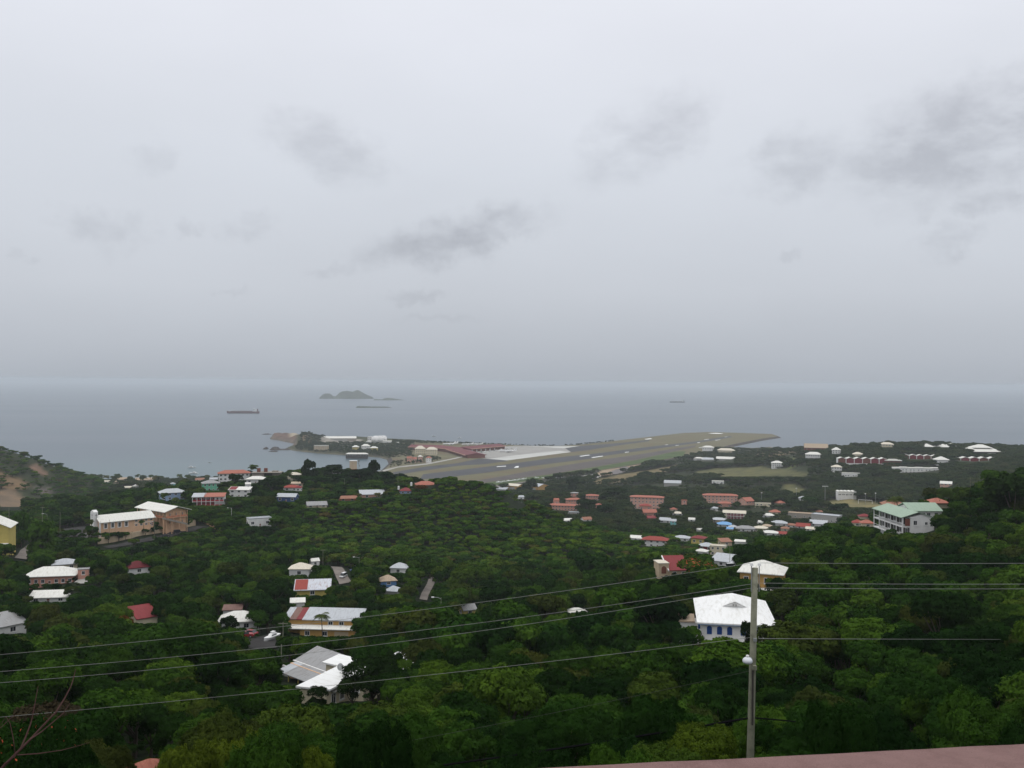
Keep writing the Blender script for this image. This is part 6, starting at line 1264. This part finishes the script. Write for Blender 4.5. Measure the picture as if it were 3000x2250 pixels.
# bare reddish branch tree at the bottom left corner
o = empty('bare_tree', (P(-160, 2250, 9).x, 9, 172.0)); tag(o, 'bare reddish branches reaching up at the bottom left corner', 'tree')
base = Vector(o.location)
def br(pts, r0, r1, D0, D1, nm):
    n = len(pts); v = [P(a, b, D0+(D1-D0)*i/(n-1))-base for i, (a, b) in enumerate(pts)]; MB().tube(v, [r0+(r1-r0)*i/(n-1) for i in range(n)], 6).build(nm, M_REDBARK, o)
br([(-190,2500),(-90,2350),(10,2245),(60,2195),(90,2165),(130,2122),(165,2085),(190,2045),(208,2010),(216,1985),(222,1960)], .017, .0025, 9, 9.6, 'branch')
br([(60,2195),(75,2160),(90,2120),(100,2075),(108,2030),(112,2010)], .009, .002, 9.1, 9.3, 'twig')
br([(88,2166),(120,2145),(150,2120),(185,2090),(205,2060)], .008, .002, 9.1, 9.4, 'twig')
br([(50,2212),(110,2208),(180,2198),(230,2185),(262,2175)], .006, .002, 9.1, 9.5, 'twig')
br([(10,2240),(45,2215),(40,2170),(30,2120),(18,2100),(-10,2140)], .006, .002, 9.1, 9.2, 'twig')
br([(-20,2150),(10,2125),(30,2105),(45,2095)], .005, .002, 9.1, 9.2, 'twig')
MB().tube([Vector((0,0,-4)), P(-190,2500,9)-base], [.06,.022], 7).build('trunk', M_REDBARK, o)
tree_at('low tree with scattered orange blossoms in bottom left corner', 60, 2128, 30, 330, None, 'round', .012, seed=91)
tree_at('dull grey brown scrub tree behind the bare branches', 130, 2066, 52, 210, leaf_material('dull_leaves', [(0, (.045,.038,.024)), (1, (.05,.042,.026))]), 'flat', 0, seed=92)

# ------------------------------------------------------------------ utility pole, lamp and wires
PD = 36.0
o = empty('utility_pole', P(2196, 2300, PD)); tag(o, 'weathered wooden utility pole with two white insulators at right', 'utility pole')
b0 = Vector(o.location); tp = P(2212, 1664, PD)-b0
MB().tube([Vector((tp.x*-.25,0,-5)), Vector((0,0,0)), tp*.5, tp], [.158,.148,.128,.112], 14).build('pole', M_WOOD, o)
smooth(o.children[0])
for s in (-1,1):
    MB().tube([tp+Vector((s*.15,-.05,-.9)), tp+Vector((s*.15,-.05,.12))], .018, 6).build('insulator_pin', M_STEEL, o)
    MB().cyl(tp.x+s*.15, tp.y-.05, tp.z+.10, tp.z+.20, .075, .055, 12).build('insulator', M_TRIM, o)
q = P(2209, 1871, PD)-b0; MB().box(q.x-.06, q.x+.06, q.y-.2, q.y-.1, q.z-.06, q.z+.06).build('clamp', M_STEEL, o)
q = P(2207, 1950, PD)-b0; MB().box(q.x-.07, q.x+.07, q.y-.26, q.y-.12, q.z-.10, q.z+.06).build('bracket', M_WOOD, o)
q = P(2200, 1960, PD)-b0; MB().box(q.x+.0, q.x+.055, q.y-.21, q.y-.14, q.z-2.1, q.z).build('conduit', WALL['dark'], o)

lp = P(2190, 1935, PD-.45); o2_ = empty('street_lamp', lp); tag(o2_, 'white dome street lamp mounted on the utility pole', 'street lamp')
mb = MB(); ring = lambda r, z: [(r*math.cos(2*math.pi*k/20), r*math.sin(2*math.pi*k/20), z) for k in range(20)]
smooth(mb.loft([ring(.165,-.09), ring(.185,-.05), ring(.19,0), ring(.17,.06), ring(.11,.11), ring(.05,.13)]).build('shade', mat('milky_plastic', (.62,.64,.66), .4, .05, 2), o2_))
mb = MB(); mb.loft([ring(.06,.125), ring(.06,.20), ring(.03,.21)]).build('cap', M_TRIM, o2_)
MB().cyl(0, 0, -.12, -.088, .12, .16, 18).build('lens', M_STEEL, o2_); MB().tube([(.05,.1,.06),(.2,.3,.02),(.3,.4,-.1)], .025, 6).build('arm', M_STEEL, o2_)
M_WIRE = mat('aluminium_wire', (.25,.25,.235), .6, .1, 1); M_BLACK = mat('black_cable', (.008,.008,.009), .95, .1, 1, .02)
def wire(label, pts, r, m, name='power_line'):
    v = [P(a, b, D) for a, b, D in pts]; o = MB().tube(v, r, 5).build(name, m); tag(o, label, 'cable'); return o
def span(pts, D0, D1, x0, x1):         # resample a traced wire; distance runs linearly along it
    out = []; pts = sorted(pts); xs = np.linspace(pts[0][0], pts[-1][0], 40); c = np.polyfit([a for a, b in pts], [b for a, b in pts], 2 if len(pts) > 2 else 1)
    return [(float(a), float(np.polyval(c, a)), D0+(D1-D0)*(a-x0)/(x1-x0)) for a in xs]
wire('topmost pale wire running from the pole down to the left', span([(-500,1958),(0,1914),(450,1879),(1053,1810),(1350,1771),(1939,1688),(2203,1651)], 36, 44, 2203, -500), .0085, M_WIRE)
wire('second pale wire from the top left of the pole', span([(-500,2002),(0,1963),(500,1928),(1050,1868),(1350,1831),(1950,1752),(2200,1709)], 36, 44, 2203, -500), .0085, M_WIRE)
wire('third pale wire from the top left of the pole', span([(-500,2034),(0,1995),(500,1961),(1050,1896),(1350,1856),(1900,1772),(2200,1724)], 36, 44, 2203, -500), .0085, M_WIRE)
wire('lowest pale wire left of pole crossing the white house', span([(-500,2140),(0,2105),(450,2060),(880,2018),(1300,1970),(1850,1908),(2200,1870)], 36, 44, 2203, -500), .0085, M_WIRE)
wire('thick black cable running down left from the pole foot', span([(700,2316),(1300,2243),(1600,2198),(1850,2158),(2195,2104)], 36, 38, 2203, 700), .04, M_BLACK, 'black_cable')
wire('thin grey wire sagging left from the lamp bracket', span([(1200,2170),(1640,2085),(1850,2041),(2195,1966)], 36, 42, 2203, 1200), .0045, mat('thin_grey_wire', (.10,.10,.09), .8, .1, 1))
wire('topmost wire running level to the right from the pole', span([(2222,1649),(2600,1651),(3000,1650),(3500,1646)], 36, 42, 2203, 3500), .0085, M_WIRE)
wire('second level wire right of the pole', span([(2222,1708),(2600,1711),(3000,1711),(3500,1707)], 36, 42, 2203, 3500), .0085, M_WIRE)
wire('third level wire right of the pole', span([(2222,1722),(2600,1725),(3000,1725),(3500,1721)], 36, 42, 2203, 3500), .0085, M_WIRE)
wire('lowest wire right of the pole vanishing into trees', span([(2222,1871),(2500,1872),(2830,1873),(3500,1874)], 36, 110, 2203, 3500), .012, M_WIRE)
wire('stub of thick black cable right of the pole foot', span([(2212,2103),(2260,2107),(2330,2114)], 36, 36.5, 2203, 2330), .03, M_BLACK, 'black_cable')

# ------------------------------------------------------------------ pink parapet in the right foreground
def parapet():
    nx, ny = 60, 6; a = P(1400, 2262, 2.86); b = P(3600, 2140, 3.16); zt = CAMZ-1.186; vs_ = []; fs = []
    A_ = Vector((G(1471, 2249.5, zt).x, G(1471, 2249.5, zt).y, zt)); B_ = Vector((G(3000, 2174, zt).x, G(3000, 2174, zt).y, zt)); t = (B_-A_).normalized(); n = Vector((t.y, -t.x, 0))
    A_ = A_-t*4; ln = 9.0
    for i in range(nx+1):
        for j, (off, dz) in enumerate([(0,-1.5),(0,-.012),(.006,-.004),(.02,0),(.30,0),(.31,-.008),(.315,-1.5)]):
            p = A_+t*(ln*i/nx)+n*(off+ (random.uniform(-.0015,.0015) if 0 < j < 6 else 0)); vs_.append((p.x, p.y, zt+dz+(random.uniform(-.0012,.0012) if 0 < j < 6 else 0)))
    for i in range(nx):
        for j in range(6): fs.append((i*7+j, (i+1)*7+j, (i+1)*7+j+1, i*7+j+1))
    m = mat('pink_stucco', (.292,.182,.168), .95, .14, 9, .1, .7, 160, (.235,.142,.13))
    o = MB().add(vs_, fs).build('parapet', m); tag(smooth(o), 'rough pink stucco parapet wall in the right foreground', 'wall'); return o
parapet()
# ------------------------------------------------------------------ ships, boats, aircraft, cars, posts
M_HULL = mat('oxide_red_hull', (.14,.055,.05), .7, .15, .05); M_DECK = mat('deck_brown', (.13,.06,.05), .8, .15, .1); M_SHIPW = mat('ship_white', (.72,.72,.70), .6, .05, .2); M_GREYHULL = mat('grey_hull', (.09,.09,.10), .7, .1, .05)
def ship(label, pxl, pxr, py, hull, fat=1.0):
    a = G(pxl, py, 0); b = G(pxr, py, 0); ln = (b-a).length; c = (a+b)/2; o = empty('tanker_ship', c, math.atan2(b.y-a.y, b.x-a.x)); tag(o, label, 'ship'); h = ln*.062*fat; w = ln*.075
    rings = []
    for t, ws, dz in ((-.5,.05,.35),(-.47,.5,.25),(-.42,.85,.05),(-.3,1,0),(.35,1,0),(.45,.9,0),(.5,.6,.1)):
        X = t*ln; rings.append([(X+(.01*ln if t < -.4 else 0),-w*ws*.8,-2),(X,-w*ws,h*(1+dz)),(X,w*ws,h*(1+dz)),(X+(.01*ln if t < -.4 else 0),w*ws*.8,-2)])
    MB().loft(rings).build('hull', hull, o)
    MB().box(-.38*ln, .27*ln, -w*.6, w*.6, h, h+ln*.008).build('deck', M_DECK, o)
    mb = MB(); mb.box(.30*ln, .42*ln, -w*.85, w*.85, h, h+ln*.045); mb.box(.31*ln, .40*ln, -w*.8, w*.8, h+ln*.045, h+ln*.075); mb.box(.31*ln, .36*ln, -w*1.1, w*1.1, h+ln*.075, h+ln*.088); mb.build('bridge_house', M_SHIPW, o)
    for i in range(3): MB().box(.2985*ln, .2999*ln, -w*.75, w*.75, h+ln*(.012+i*.013), h+ln*(.018+i*.013)).build('window_band', M_GLASS, o)
    MB().box(.425*ln, .46*ln, -w*.3, w*.3, h, h+ln*.085).build('funnel', hull, o)
    for t in (-.25, -.05, .12): MB().cyl(t*ln, 0, h, h+ln*.045, ln*.003, n=6).build('mast', M_DECK, o)
    MB().tube([(-.36*ln,0,h+ln*.014),(.28*ln,0,h+ln*.014)], ln*.004, 6).build('pipe_run', M_DECK, o)
ship('red hulled tanker with white bridge anchored on the left', 664, 760, 1211, M_HULL)
ship('faint distant tanker on the sea at right', 1962, 2005, 1179.5, M_GREYHULL)
def boat(label, px, py, ln, rot=0, cat='boat', name='motor_yacht', on=None, sail=False):
    c = on if on is not None else G(px, py, 0); o = empty(name, c, math.radians(rot)); tag(o, label, cat); rings = []
    for t, ws, dz in ((-.5,.8,0),(-.2,1,0),(.15,.95,.05),(.38,.55,.15),(.5,.04,.28)): X = t*ln; w = ln*.15; rings.append([(X,-w*ws*.5,-.3*ln*.06),(X,-w*ws,ln*(.085+dz*.2)),(X,w*ws,ln*(.085+dz*.2)),(X,w*ws*.5,-.3*ln*.06)])
    MB().loft(rings).build('hull', M_SHIPW, o)
    mb = MB(); mb.loft([[(-.28*ln,-.1*ln,.08*ln),(.16*ln,-.09*ln,.09*ln),(.16*ln,.09*ln,.09*ln),(-.28*ln,.1*ln,.08*ln)],[(-.25*ln,-.085*ln,.19*ln),(.05*ln,-.075*ln,.19*ln),(.05*ln,.075*ln,.19*ln),(-.25*ln,.085*ln,.19*ln)]]); mb.build('cabin', M_SHIPW, o)
    MB().box(-.2*ln, .08*ln, -.094*ln, .094*ln, .115*ln, .15*ln).build('window_band', M_GLASS, o); MB().box(-.2*ln, -.02*ln, -.07*ln, .07*ln, .24*ln, .255*ln).build('flybridge', M_SHIPW, o)
    for a in (-.18, -.04):
        for s in (-1,1): MB().cyl(a*ln, s*.06*ln, .19*ln, .24*ln, .006*ln, n=5).build('post', M_SHIPW, o)
    return o
boat('low white motor yacht moored in the bay, farther one', 562, 1371, 17, 0)
boat('white motor yacht with cabin moored in bay, nearer one', 567, 1388, 18, 172)
boat('small white boat in the bay right of the yachts', 614, 1355.5, 8, 10)
boat('tiny white boat off the seaward airport edge, left', 1271, 1279, 14, 20)
boat('tiny white boat off the seaward airport edge, right', 1347, 1284, 14, -10)

M_PLANE = mat('aircraft_white', (.74,.74,.73), .4, .04, .2)
def plane(label, c, ln, rot, small=False, name='airliner', cat='aircraft', tail=M_PLANE):
    o = empty(name, c, math.radians(rot)); tag(o, label, cat); r = ln*(.048 if not small else .065); zc = r*1.7; n = 14
    rg_ = lambda X, q, dz=0: [(X, q*math.cos(2*math.pi*k/n), zc+dz+q*math.sin(2*math.pi*k/n)) for k in range(n)]
    smooth(MB().loft([rg_(.5*ln,r*.1,-r*.15),rg_(.485*ln,r*.45,-r*.1),rg_(.45*ln,r*.85),rg_(.40*ln,r),rg_(-.22*ln,r),rg_(-.36*ln,r*.7,r*.2),rg_(-.5*ln,r*.12,r*.5)]).build('fuselage', M_PLANE, o))
    wz = zc-r*.5 if not small else zc+r*.75; sp = ln*.46 if not small else ln*.62; sw = .20*ln if not small else .02*ln
    for s in (-1,1):
        a = [(.12*ln,s*r*.8,wz),(-.08*ln,s*r*.8,wz),(-.02*ln-sw,s*sp,wz+ln*.03),(.04*ln-sw,s*sp,wz+ln*.03)]; t = r*.14
        MB().add(a+[(p[0],p[1],p[2]+t) for p in a], [(0,1,2,3),(7,6,5,4),(0,4,5,1),(1,5,6,2),(2,6,7,3),(3,7,4,0)]).build('wing', M_PLANE, o)
        a = [(-.38*ln,s*r*.3,zc+r*.4),(-.46*ln,s*r*.3,zc+r*.4),(-.50*ln,s*ln*.17,zc+r*.5),(-.46*ln,s*ln*.17,zc+r*.5)]
        MB().add(a+[(p[0],p[1],p[2]+t*.7) for p in a], [(0,1,2,3),(7,6,5,4),(0,4,5,1),(1,5,6,2),(2,6,7,3),(3,7,4,0)]).build('tailplane', M_PLANE, o)
        if not small: MB().tube([(.10*ln,s*sp*.36,wz-r*.55),(-.01*ln,s*sp*.36,wz-r*.55)], [r*.5,r*.38], 10).build('engine', M_PLANE, o)
        MB().cyl(-.03*ln, s*r*1.3, 0, wz, r*.14, n=6).build('landing_gear', M_TYRE, o)
    a = [(-.33*ln,zc+r*.7),(-.47*ln,zc+r*.6),(-.52*ln,zc+ln*.165),(-.455*ln,zc+ln*.165)]; w = r*.1
    MB().add([(p,-w,q) for p,q in a]+[(p,w,q) for p,q in a], [(0,1,2,3),(7,6,5,4),(0,4,5,1),(1,5,6,2),(2,6,7,3),(3,7,4,0)]).build('tail_fin', tail, o)
    MB().cyl(.38*ln, 0, 0, zc-r*.7, r*.14, n=6).build('nose_gear', M_TYRE, o)
    if not small: MB().box(-.25*ln, .40*ln, -r*1.005, r*1.005, zc+r*.2, zc+r*.36).build('window_band', M_GLASS, o)
    return o
plane('large white airliner parked on the apron beside red terminal', G(1487, 1325, 5.2), 45, 172)
plane('white airliner behind terminal, tail fins left group front', G(1316, 1303.5, 5.2), 40, 210); plane('white airliner behind terminal, tail fins left group rear', G(1324, 1303, 5.2), 40, 214)
plane('white airliner behind terminal in the middle of roof', G(1370, 1304.5, 5.2), 36, 205); plane('white airliner behind terminal at right end of roof', G(1398, 1304, 5.2), 34, 195)
plane('white turboprop parked alone on the far small apron', G(2061, 1314, 5.3), 26, 178, False, 'turboprop_plane')
M_TEAL = M_PLANE
for i, (px, py, ln, rt) in enumerate([(1463,1417,13,200),(1478,1414,9,190),(1493,1413,13,205),(1511,1411,12,200),(1523,1407.5,8,196),(1530,1407.5,8,190),(1536,1405.5,9,205),(1573,1402.5,9,30),(1595,1404,10,10),(1631,1403,11,180),(1645,1402.5,8,100),(1731,1420.5,13,5)]):
    h_ = hit(px, py, 1200); lab = ['white twin engine plane leftmost in the parked row','small white plane second in the parked row','white light plane third in the parked row','white light plane fourth in the parked row','tiny white plane fifth in the parked row','tiny white plane sixth in the parked row','tiny white plane last in the parked row beside domed tree','tiny white plane just right of the domed tree','white light plane between the two dark yard trees','white light plane left of the tall round yard tree','tiny white plane beside the tall round yard tree','grey white plane right of the tall round yard tree'][i]
    plane(lab, Vector((h_.x, h_.y, h_.z+1.2)), ln, rt, True, 'light_aircraft'); PROT.append((px-8,px+8,py-6,py+2,1500))

for i in range(12):
    p = G(1376+i*11.5+rng.uniform(-3,3), 1330-i*1.4+rng.uniform(-1.5,2.5), 5.15); o = empty('service_truck', p, rng.uniform(0,6)); tag(o, 'small airport service truck on the apron beside the terminal', 'truck', 'service trucks on the apron')
    MB().box(-2.6, 1.2, -1.1, 1.1, .5, 2.9).build('body', M_SHIPW if i%3 else M_STEEL, o); MB().box(1.25, 2.8, -1.05, 1.05, .5, 2.2).build('cab', M_SHIPW, o); MB().box(1.6, 2.85, -1.08, 1.08, 1.3, 2.0).build('windscreen', M_GLASS, o)
    for a in (-1.8, 2.0): MB().box(a-.4, a+.4, -1.15, 1.15, 0, .8).build('wheels', M_TYRE, o)
CARM = {k: mat('car_paint_'+k, c, .3, .05, 1, .5) for k, c in dict(white=(.70,.70,.70), red=(.28,.015,.02), black=(.02,.02,.024), blue=(.03,.07,.20), grey=(.25,.25,.26)).items()}
def car(label, p, rot, colr, van=False, name='car', k=1.0):
    p = Vector(p); o = empty(name, p, math.radians(rot)); o.scale = (k,k,k); tag(o, label, 'van' if van else 'car'); M = CARM[colr]; h = 1.95 if van else 1.45
    pr = [(-2.1,.35),(2.1,.35),(2.15,.75),(1.9,.92),(1.1,1.0),(-2.0,1.0),(-2.15,.8)]
    MB().loft([[(a, s*w, b) for a, b in pr] for s, w in ((-1,.85),(1,.85))]).build('body', M, o)
    cb = [(1.1 if not van else 1.6,1.0),(.45 if not van else 1.0,h),(-1.2 if not van else -1.95,h),(-1.9 if not van else -2.05,1.0)]
    MB().loft([[(a,-.78+.12*(b > 1.1),b) for a, b in cb],[(a,.78-.12*(b > 1.1),b) for a, b in cb]]).build('cabin', M_GLASS, o)
    MB().box(cb[2][0]+.05, cb[1][0]-.05, -.64, .64, h, h+.06).build('roof', M, o)
    for a in (-1.35,1.35):
        for s in (-1,1):
            mb = MB(); mb.loft([[(a+.33*math.cos(2*math.pi*q/12), s*.8+w, .33+.33*math.sin(2*math.pi*q/12)) for q in range(12)] for w in (-.1,.1)]); wh = mb.build('wheel', M_TYRE, o)
            MB().loft([[(a+.19*math.cos(2*math.pi*q/10), s*.8+w, .33+.19*math.sin(2*math.pi*q/10)) for q in range(10)] for w in (-.11,.11)]).build('rim', M_STEEL, wh)
    for s in (-1,1): MB().box(2.1, 2.17, s*.6-.15, s*.6+.15, .68, .82).build('headlight', M_TRIM, o)
    q = [proj(p+Vector((0,0,a))) for a in (0,h)]; wpx = 2.2*FPX/p.y; PROT.append((q[0][0]-wpx, q[0][0]+wpx, q[1][1], q[0][1], p.y)); return o
def onr(px, py, dmin, off=.35): h_ = hit(px, py, dmin); return (h_.x, h_.y, h_.z+off)
car('dark saloon parked under the church wall, left of two', onr(484,1575,380), 40, 'black'); car('black off road car parked under church wall, right', onr(520,1564,380), 40, 'black', True)
car('white pickup parked beside the lane at far left', onr(126,1590,300), 10, 'white', True)
car('white van driving down the steep worn road', onr(1006,1694,300), 255, 'white', True)
car('dark blue car parked right of the steep road', onr(1040,1676,300), 200, 'blue'); car('white pickup above the dark blue car', onr(1043,1664,330), 190, 'white', True)
car('red car parked in the yard, front one', onr(716,1872,180), 20, 'red', k=1.0); car('red car in the yard behind the front red one', onr(730,1866,190), 160, 'red')
car('white car at the end of the hill road', onr(1270,1806,220), 150, 'white', True)
car('dark blue car parked beside the dark blue ridge house', onr(893,1456,560), 0, 'blue'); car('red car parked right of the dark blue ridge car', onr(905,1452,560), 10, 'red'); car('red car in front of the dark blue ridge house', onr(820,1480,540), 20, 'red')
car('white car left of the street behind the pole', onr(2143,1668,300), 10, 'white', True); car('white car right of the street behind the pole', onr(2168,1668,300), 10, 'white')
car('white car parked on valley road near the spur', onr(2178,1624,420), 5, 'white', True); car('white van parked below the school wing', onr(2218,1530,800), 20, 'white', True)
car('white car at church front beside the hedge', onr(412,1556,400), 44, 'white')
car('white truck on the left apartment forecourt', onr(1880,1500,900), 0, 'white', True)
p = onr(795,1880,180); boat('white speedboat on a trailer in the dark yard', 0, 0, 6.0, 250, name='speedboat', on=Vector((p[0],p[1],p[2]+.5))); PROT.append((778,812,1860,1886,p[1]))
p = onr(930,1895,150,.1); o = empty('garden_bin', p); tag(o, 'blue covered garden object with white top on the lawn', 'garden'); MB().loft([[(a*r,b*r,z) for a,b in ((-1,-1),(1,-1),(1,1),(-1,1))] for r,z in ((.6,0),(.55,1.1),(.3,1.35))]).build('cover', CARM['blue'], o); MB().cyl(0,0,1.35,1.65,.2,.12,10).build('top', M_TRIM, o); PROT.append((918,942,1872,1896,p[1]))
# church retaining wall and hedge yard
o = empty('retaining_wall', hit(430, 1582, 380)); tag(o, 'long tan retaining wall between church and road', 'wall')
cp = [hit(a, b, 380) for a, b in ((292,1598),(340,1592),(400,1580),(460,1568),(520,1554),(586,1540))]; bs = Vector(o.location)
for a, b in zip(cp[:-1], cp[1:]):
    t = (b-a); t.z = 0; t.normalize(); n = Vector((-t.y, t.x, 0)); a2, b2 = a-bs+n*2.6, b-bs+n*2.6
    MB().add([a2+Vector((0,0,-2)),b2+Vector((0,0,-2)),b2+Vector((0,0,3.4)),a2+Vector((0,0,3.4)),a2+n*.6+Vector((0,0,-2)),b2+n*.6+Vector((0,0,-2)),b2+n*.6+Vector((0,0,3.4)),a2+n*.6+Vector((0,0,3.4))], [(0,1,2,3),(3,2,6,7),(4,7,6,5),(0,3,7,4),(1,5,6,2)]).build('wall_section', WALL['tan'], o)
for i in range(3):
    a, b = hit(585+i*14, 1525+i*8, 430), hit(618+i*6, 1538+i*6, 430); o = empty('low_wall', a); tag(o, ['orange low wall at the church road bend, upper','orange low wall at the church road bend, middle','orange low wall at the church road bend, lower'][i], 'wall'); d = b-a; nn = Vector((-d.y,d.x,0)).normalized()*.3
    MB().add([nn*0+Vector((0,0,-1)),d+Vector((0,0,-1)),d+Vector((0,0,1.5)),Vector((0,0,1.5)),nn+Vector((0,0,-1)),d+nn+Vector((0,0,-1)),d+nn+Vector((0,0,1.5)),nn+Vector((0,0,1.5))], [(0,1,2,3),(3,2,6,7),(4,7,6,5),(0,3,7,4),(1,5,6,2)]).build('wall_section', WALL['peach'], o)
def post(label, px, ytop, ybase, D, r=.12, kind='pole', name='utility_pole', m=None):
    a = P(px, ybase, D); tpz = P(px, ytop, D).z-a.z; o = empty(name, a); tag(o, label, 'pole' if kind == 'pole' else 'light'); MB().cyl(0, 0, -3, tpz, r, r*.7, 8).build('pole', m or M_WOOD, o)
    if kind == 'flood':
        MB().box(-3.4, 3.4, -.15, .15, tpz-.5, tpz-.1).build('crossbar', M_STEEL, o)
        for i in range(6): MB().box(-3.3+i*1.2, -2.6+i*1.2, -.5, -.15, tpz-.7, tpz+.3).build('lamp_head', M_TRIM, o)
    elif kind == 'lamp':
        MB().tube([(0,0,tpz-.4),(-.8,0,tpz-.05),(-1.8,0,tpz)], .07, 5).build('arm', M_STEEL, o); MB().box(-2.5,-1.8,-.18,.18,tpz-.1,tpz+.14).build('lamp_head', M_TRIM, o)
    elif kind == 'cross': MB().box(-1.1,1.1,-.06,.06,tpz-.5,tpz-.3).build('crossarm', M_WOOD, o)
    elif kind == 'ball':
        MB().box(-.7,.7,-.4,.4,tpz-.4,tpz+.6).build('lamp_head', M_TRIM, o)
    return o
post('tall floodlight mast with crossbar at the sports field', 2417, 1424, 1466, 1120, .3, 'flood', 'floodlight_mast', M_STEEL)
post('floodlight mast near centre of sports field, left of pair', 2535, 1447, 1476, 1100, .25, 'ball', 'floodlight_mast', M_STEEL); post('floodlight mast at right of sports field pair', 2565, 1445, 1474, 1120, .25, 'ball', 'floodlight_mast', M_STEEL)
post('floodlight mast in trees left of the sports field', 2333, 1431, 1464, 1130, .25, 'ball', 'floodlight_mast', M_STEEL)
post('thin pole by the green sports court', 2231, 1444, 1462, 1140, .2, 'ball', 'floodlight_mast', M_STEEL)
post('wooden pole rising from trees on the right spur', 2491, 1614, 1660, 235, .13); post('slim pole behind the dark palms, left', 2842, 1398, 1462, 345, .12); post('slim pole on the right spur crest', 2888, 1412, 1490, 300, .12); post('short pole on the right spur crest near edge', 2926, 1436, 1462, 280, .12)
post('street lamp pole on hillside right of hill road', 1292, 1750, 1800, 240, .1, 'lamp', 'street_lamp'); post('utility pole beside the small white shed', 946, 1609, 1668, 395, .12, 'cross'); post('pole behind the dark blue parked car', 1052, 1632, 1680, 370, .12, 'lamp', 'street_lamp')
post('street lamp pole left of the church', 124, 1485, 1536, 440, .13, 'cross'); post('white street lamp left of the church car park', 138, 1505, 1530, 445, .08, 'lamp', 'street_lamp'); post('pole behind the church at its left', 176, 1500, 1540, 470, .12); post('utility pole behind yellow building', 26, 1488, 1540, 470, .14)
post('pole before the church nave, left', 320, 1522, 1566, 466, .1); post('pole before the church nave, right', 452, 1500, 1560, 470, .1); post('white street lamp on the ridge slope', 678, 1488, 1520, 540, .09, 'lamp', 'street_lamp', M_TRIM)
post('tall pole on the street behind the main pole', 2138, 1598, 1668, 390, .12, 'lamp', 'street_lamp'); post('utility pole on the ridge near the red hip roof', 1166, 1386, 1432, 660, .14, 'cross'); post('pale pole among dark ridge trees', 1009, 1402, 1420, 690, .14); post('slim pole in the brush hill edge', 1898, 1675, 1705, 330, .1)
post('utility pole beside orange house, taller', 829, 1822, 1890, 222, .13, 'cross'); post('utility pole beside the grey sheet roof', 824, 1888, 1945, 165, .12); post('pole in the trees at left hill foot', 238, 1392, 1416, 1380, .3)
for i, (px, py) in enumerate([(1168,1430),(1205,1419)]):
    a = P(px, py, 640); o = empty('cistern', a); tag(o, 'white upright water tank on the ridge road, %s' % ('left of red hip roof' if i == 0 else 'right of red hip roof'), 'tank'); MB().cyl(0,0,-1,1.2,.7,.7,12).build('tank', M_TRIM, o); MB().cyl(0,0,1.21,1.5,.6,.15,12).build('lid', M_TRIM, o)
# goal posts on the sports field
o = empty('goal_frame', P(2535, 1468, 1080)); tag(o, 'white goal frame on the sports field', 'goal'); mb = MB(); mb.tube([(-8,0,1.6),(8,0,.8)], .22, 6); mb.tube([(-8,0,-3),(-8,0,1.6)], .2, 6); mb.tube([(8,0,-3),(8,0,.8)], .2, 6); mb.build('frame', M_TRIM, o)

# ------------------------------------------------------------------ haze
hm = bpy.data.materials.new('haze_air'); hm.use_nodes = True; nt = hm.node_tree; nt.nodes.clear()
ho = N(nt, 'ShaderNodeOutputMaterial'); pv = N(nt, 'ShaderNodeVolumePrincipled', i_Density=HAZE); pv.inputs['Color'].default_value = HAZECOL; pv.inputs['Anisotropy'].default_value = 0.0; nt.links.new(pv.outputs[0], ho.inputs['Volume'])
hz = MB().box(-62000, 62000, -3000, 72000, -12, CAMZ+14).build('haze', hm); tag(hz, 'thin sea haze', kind='stuff')
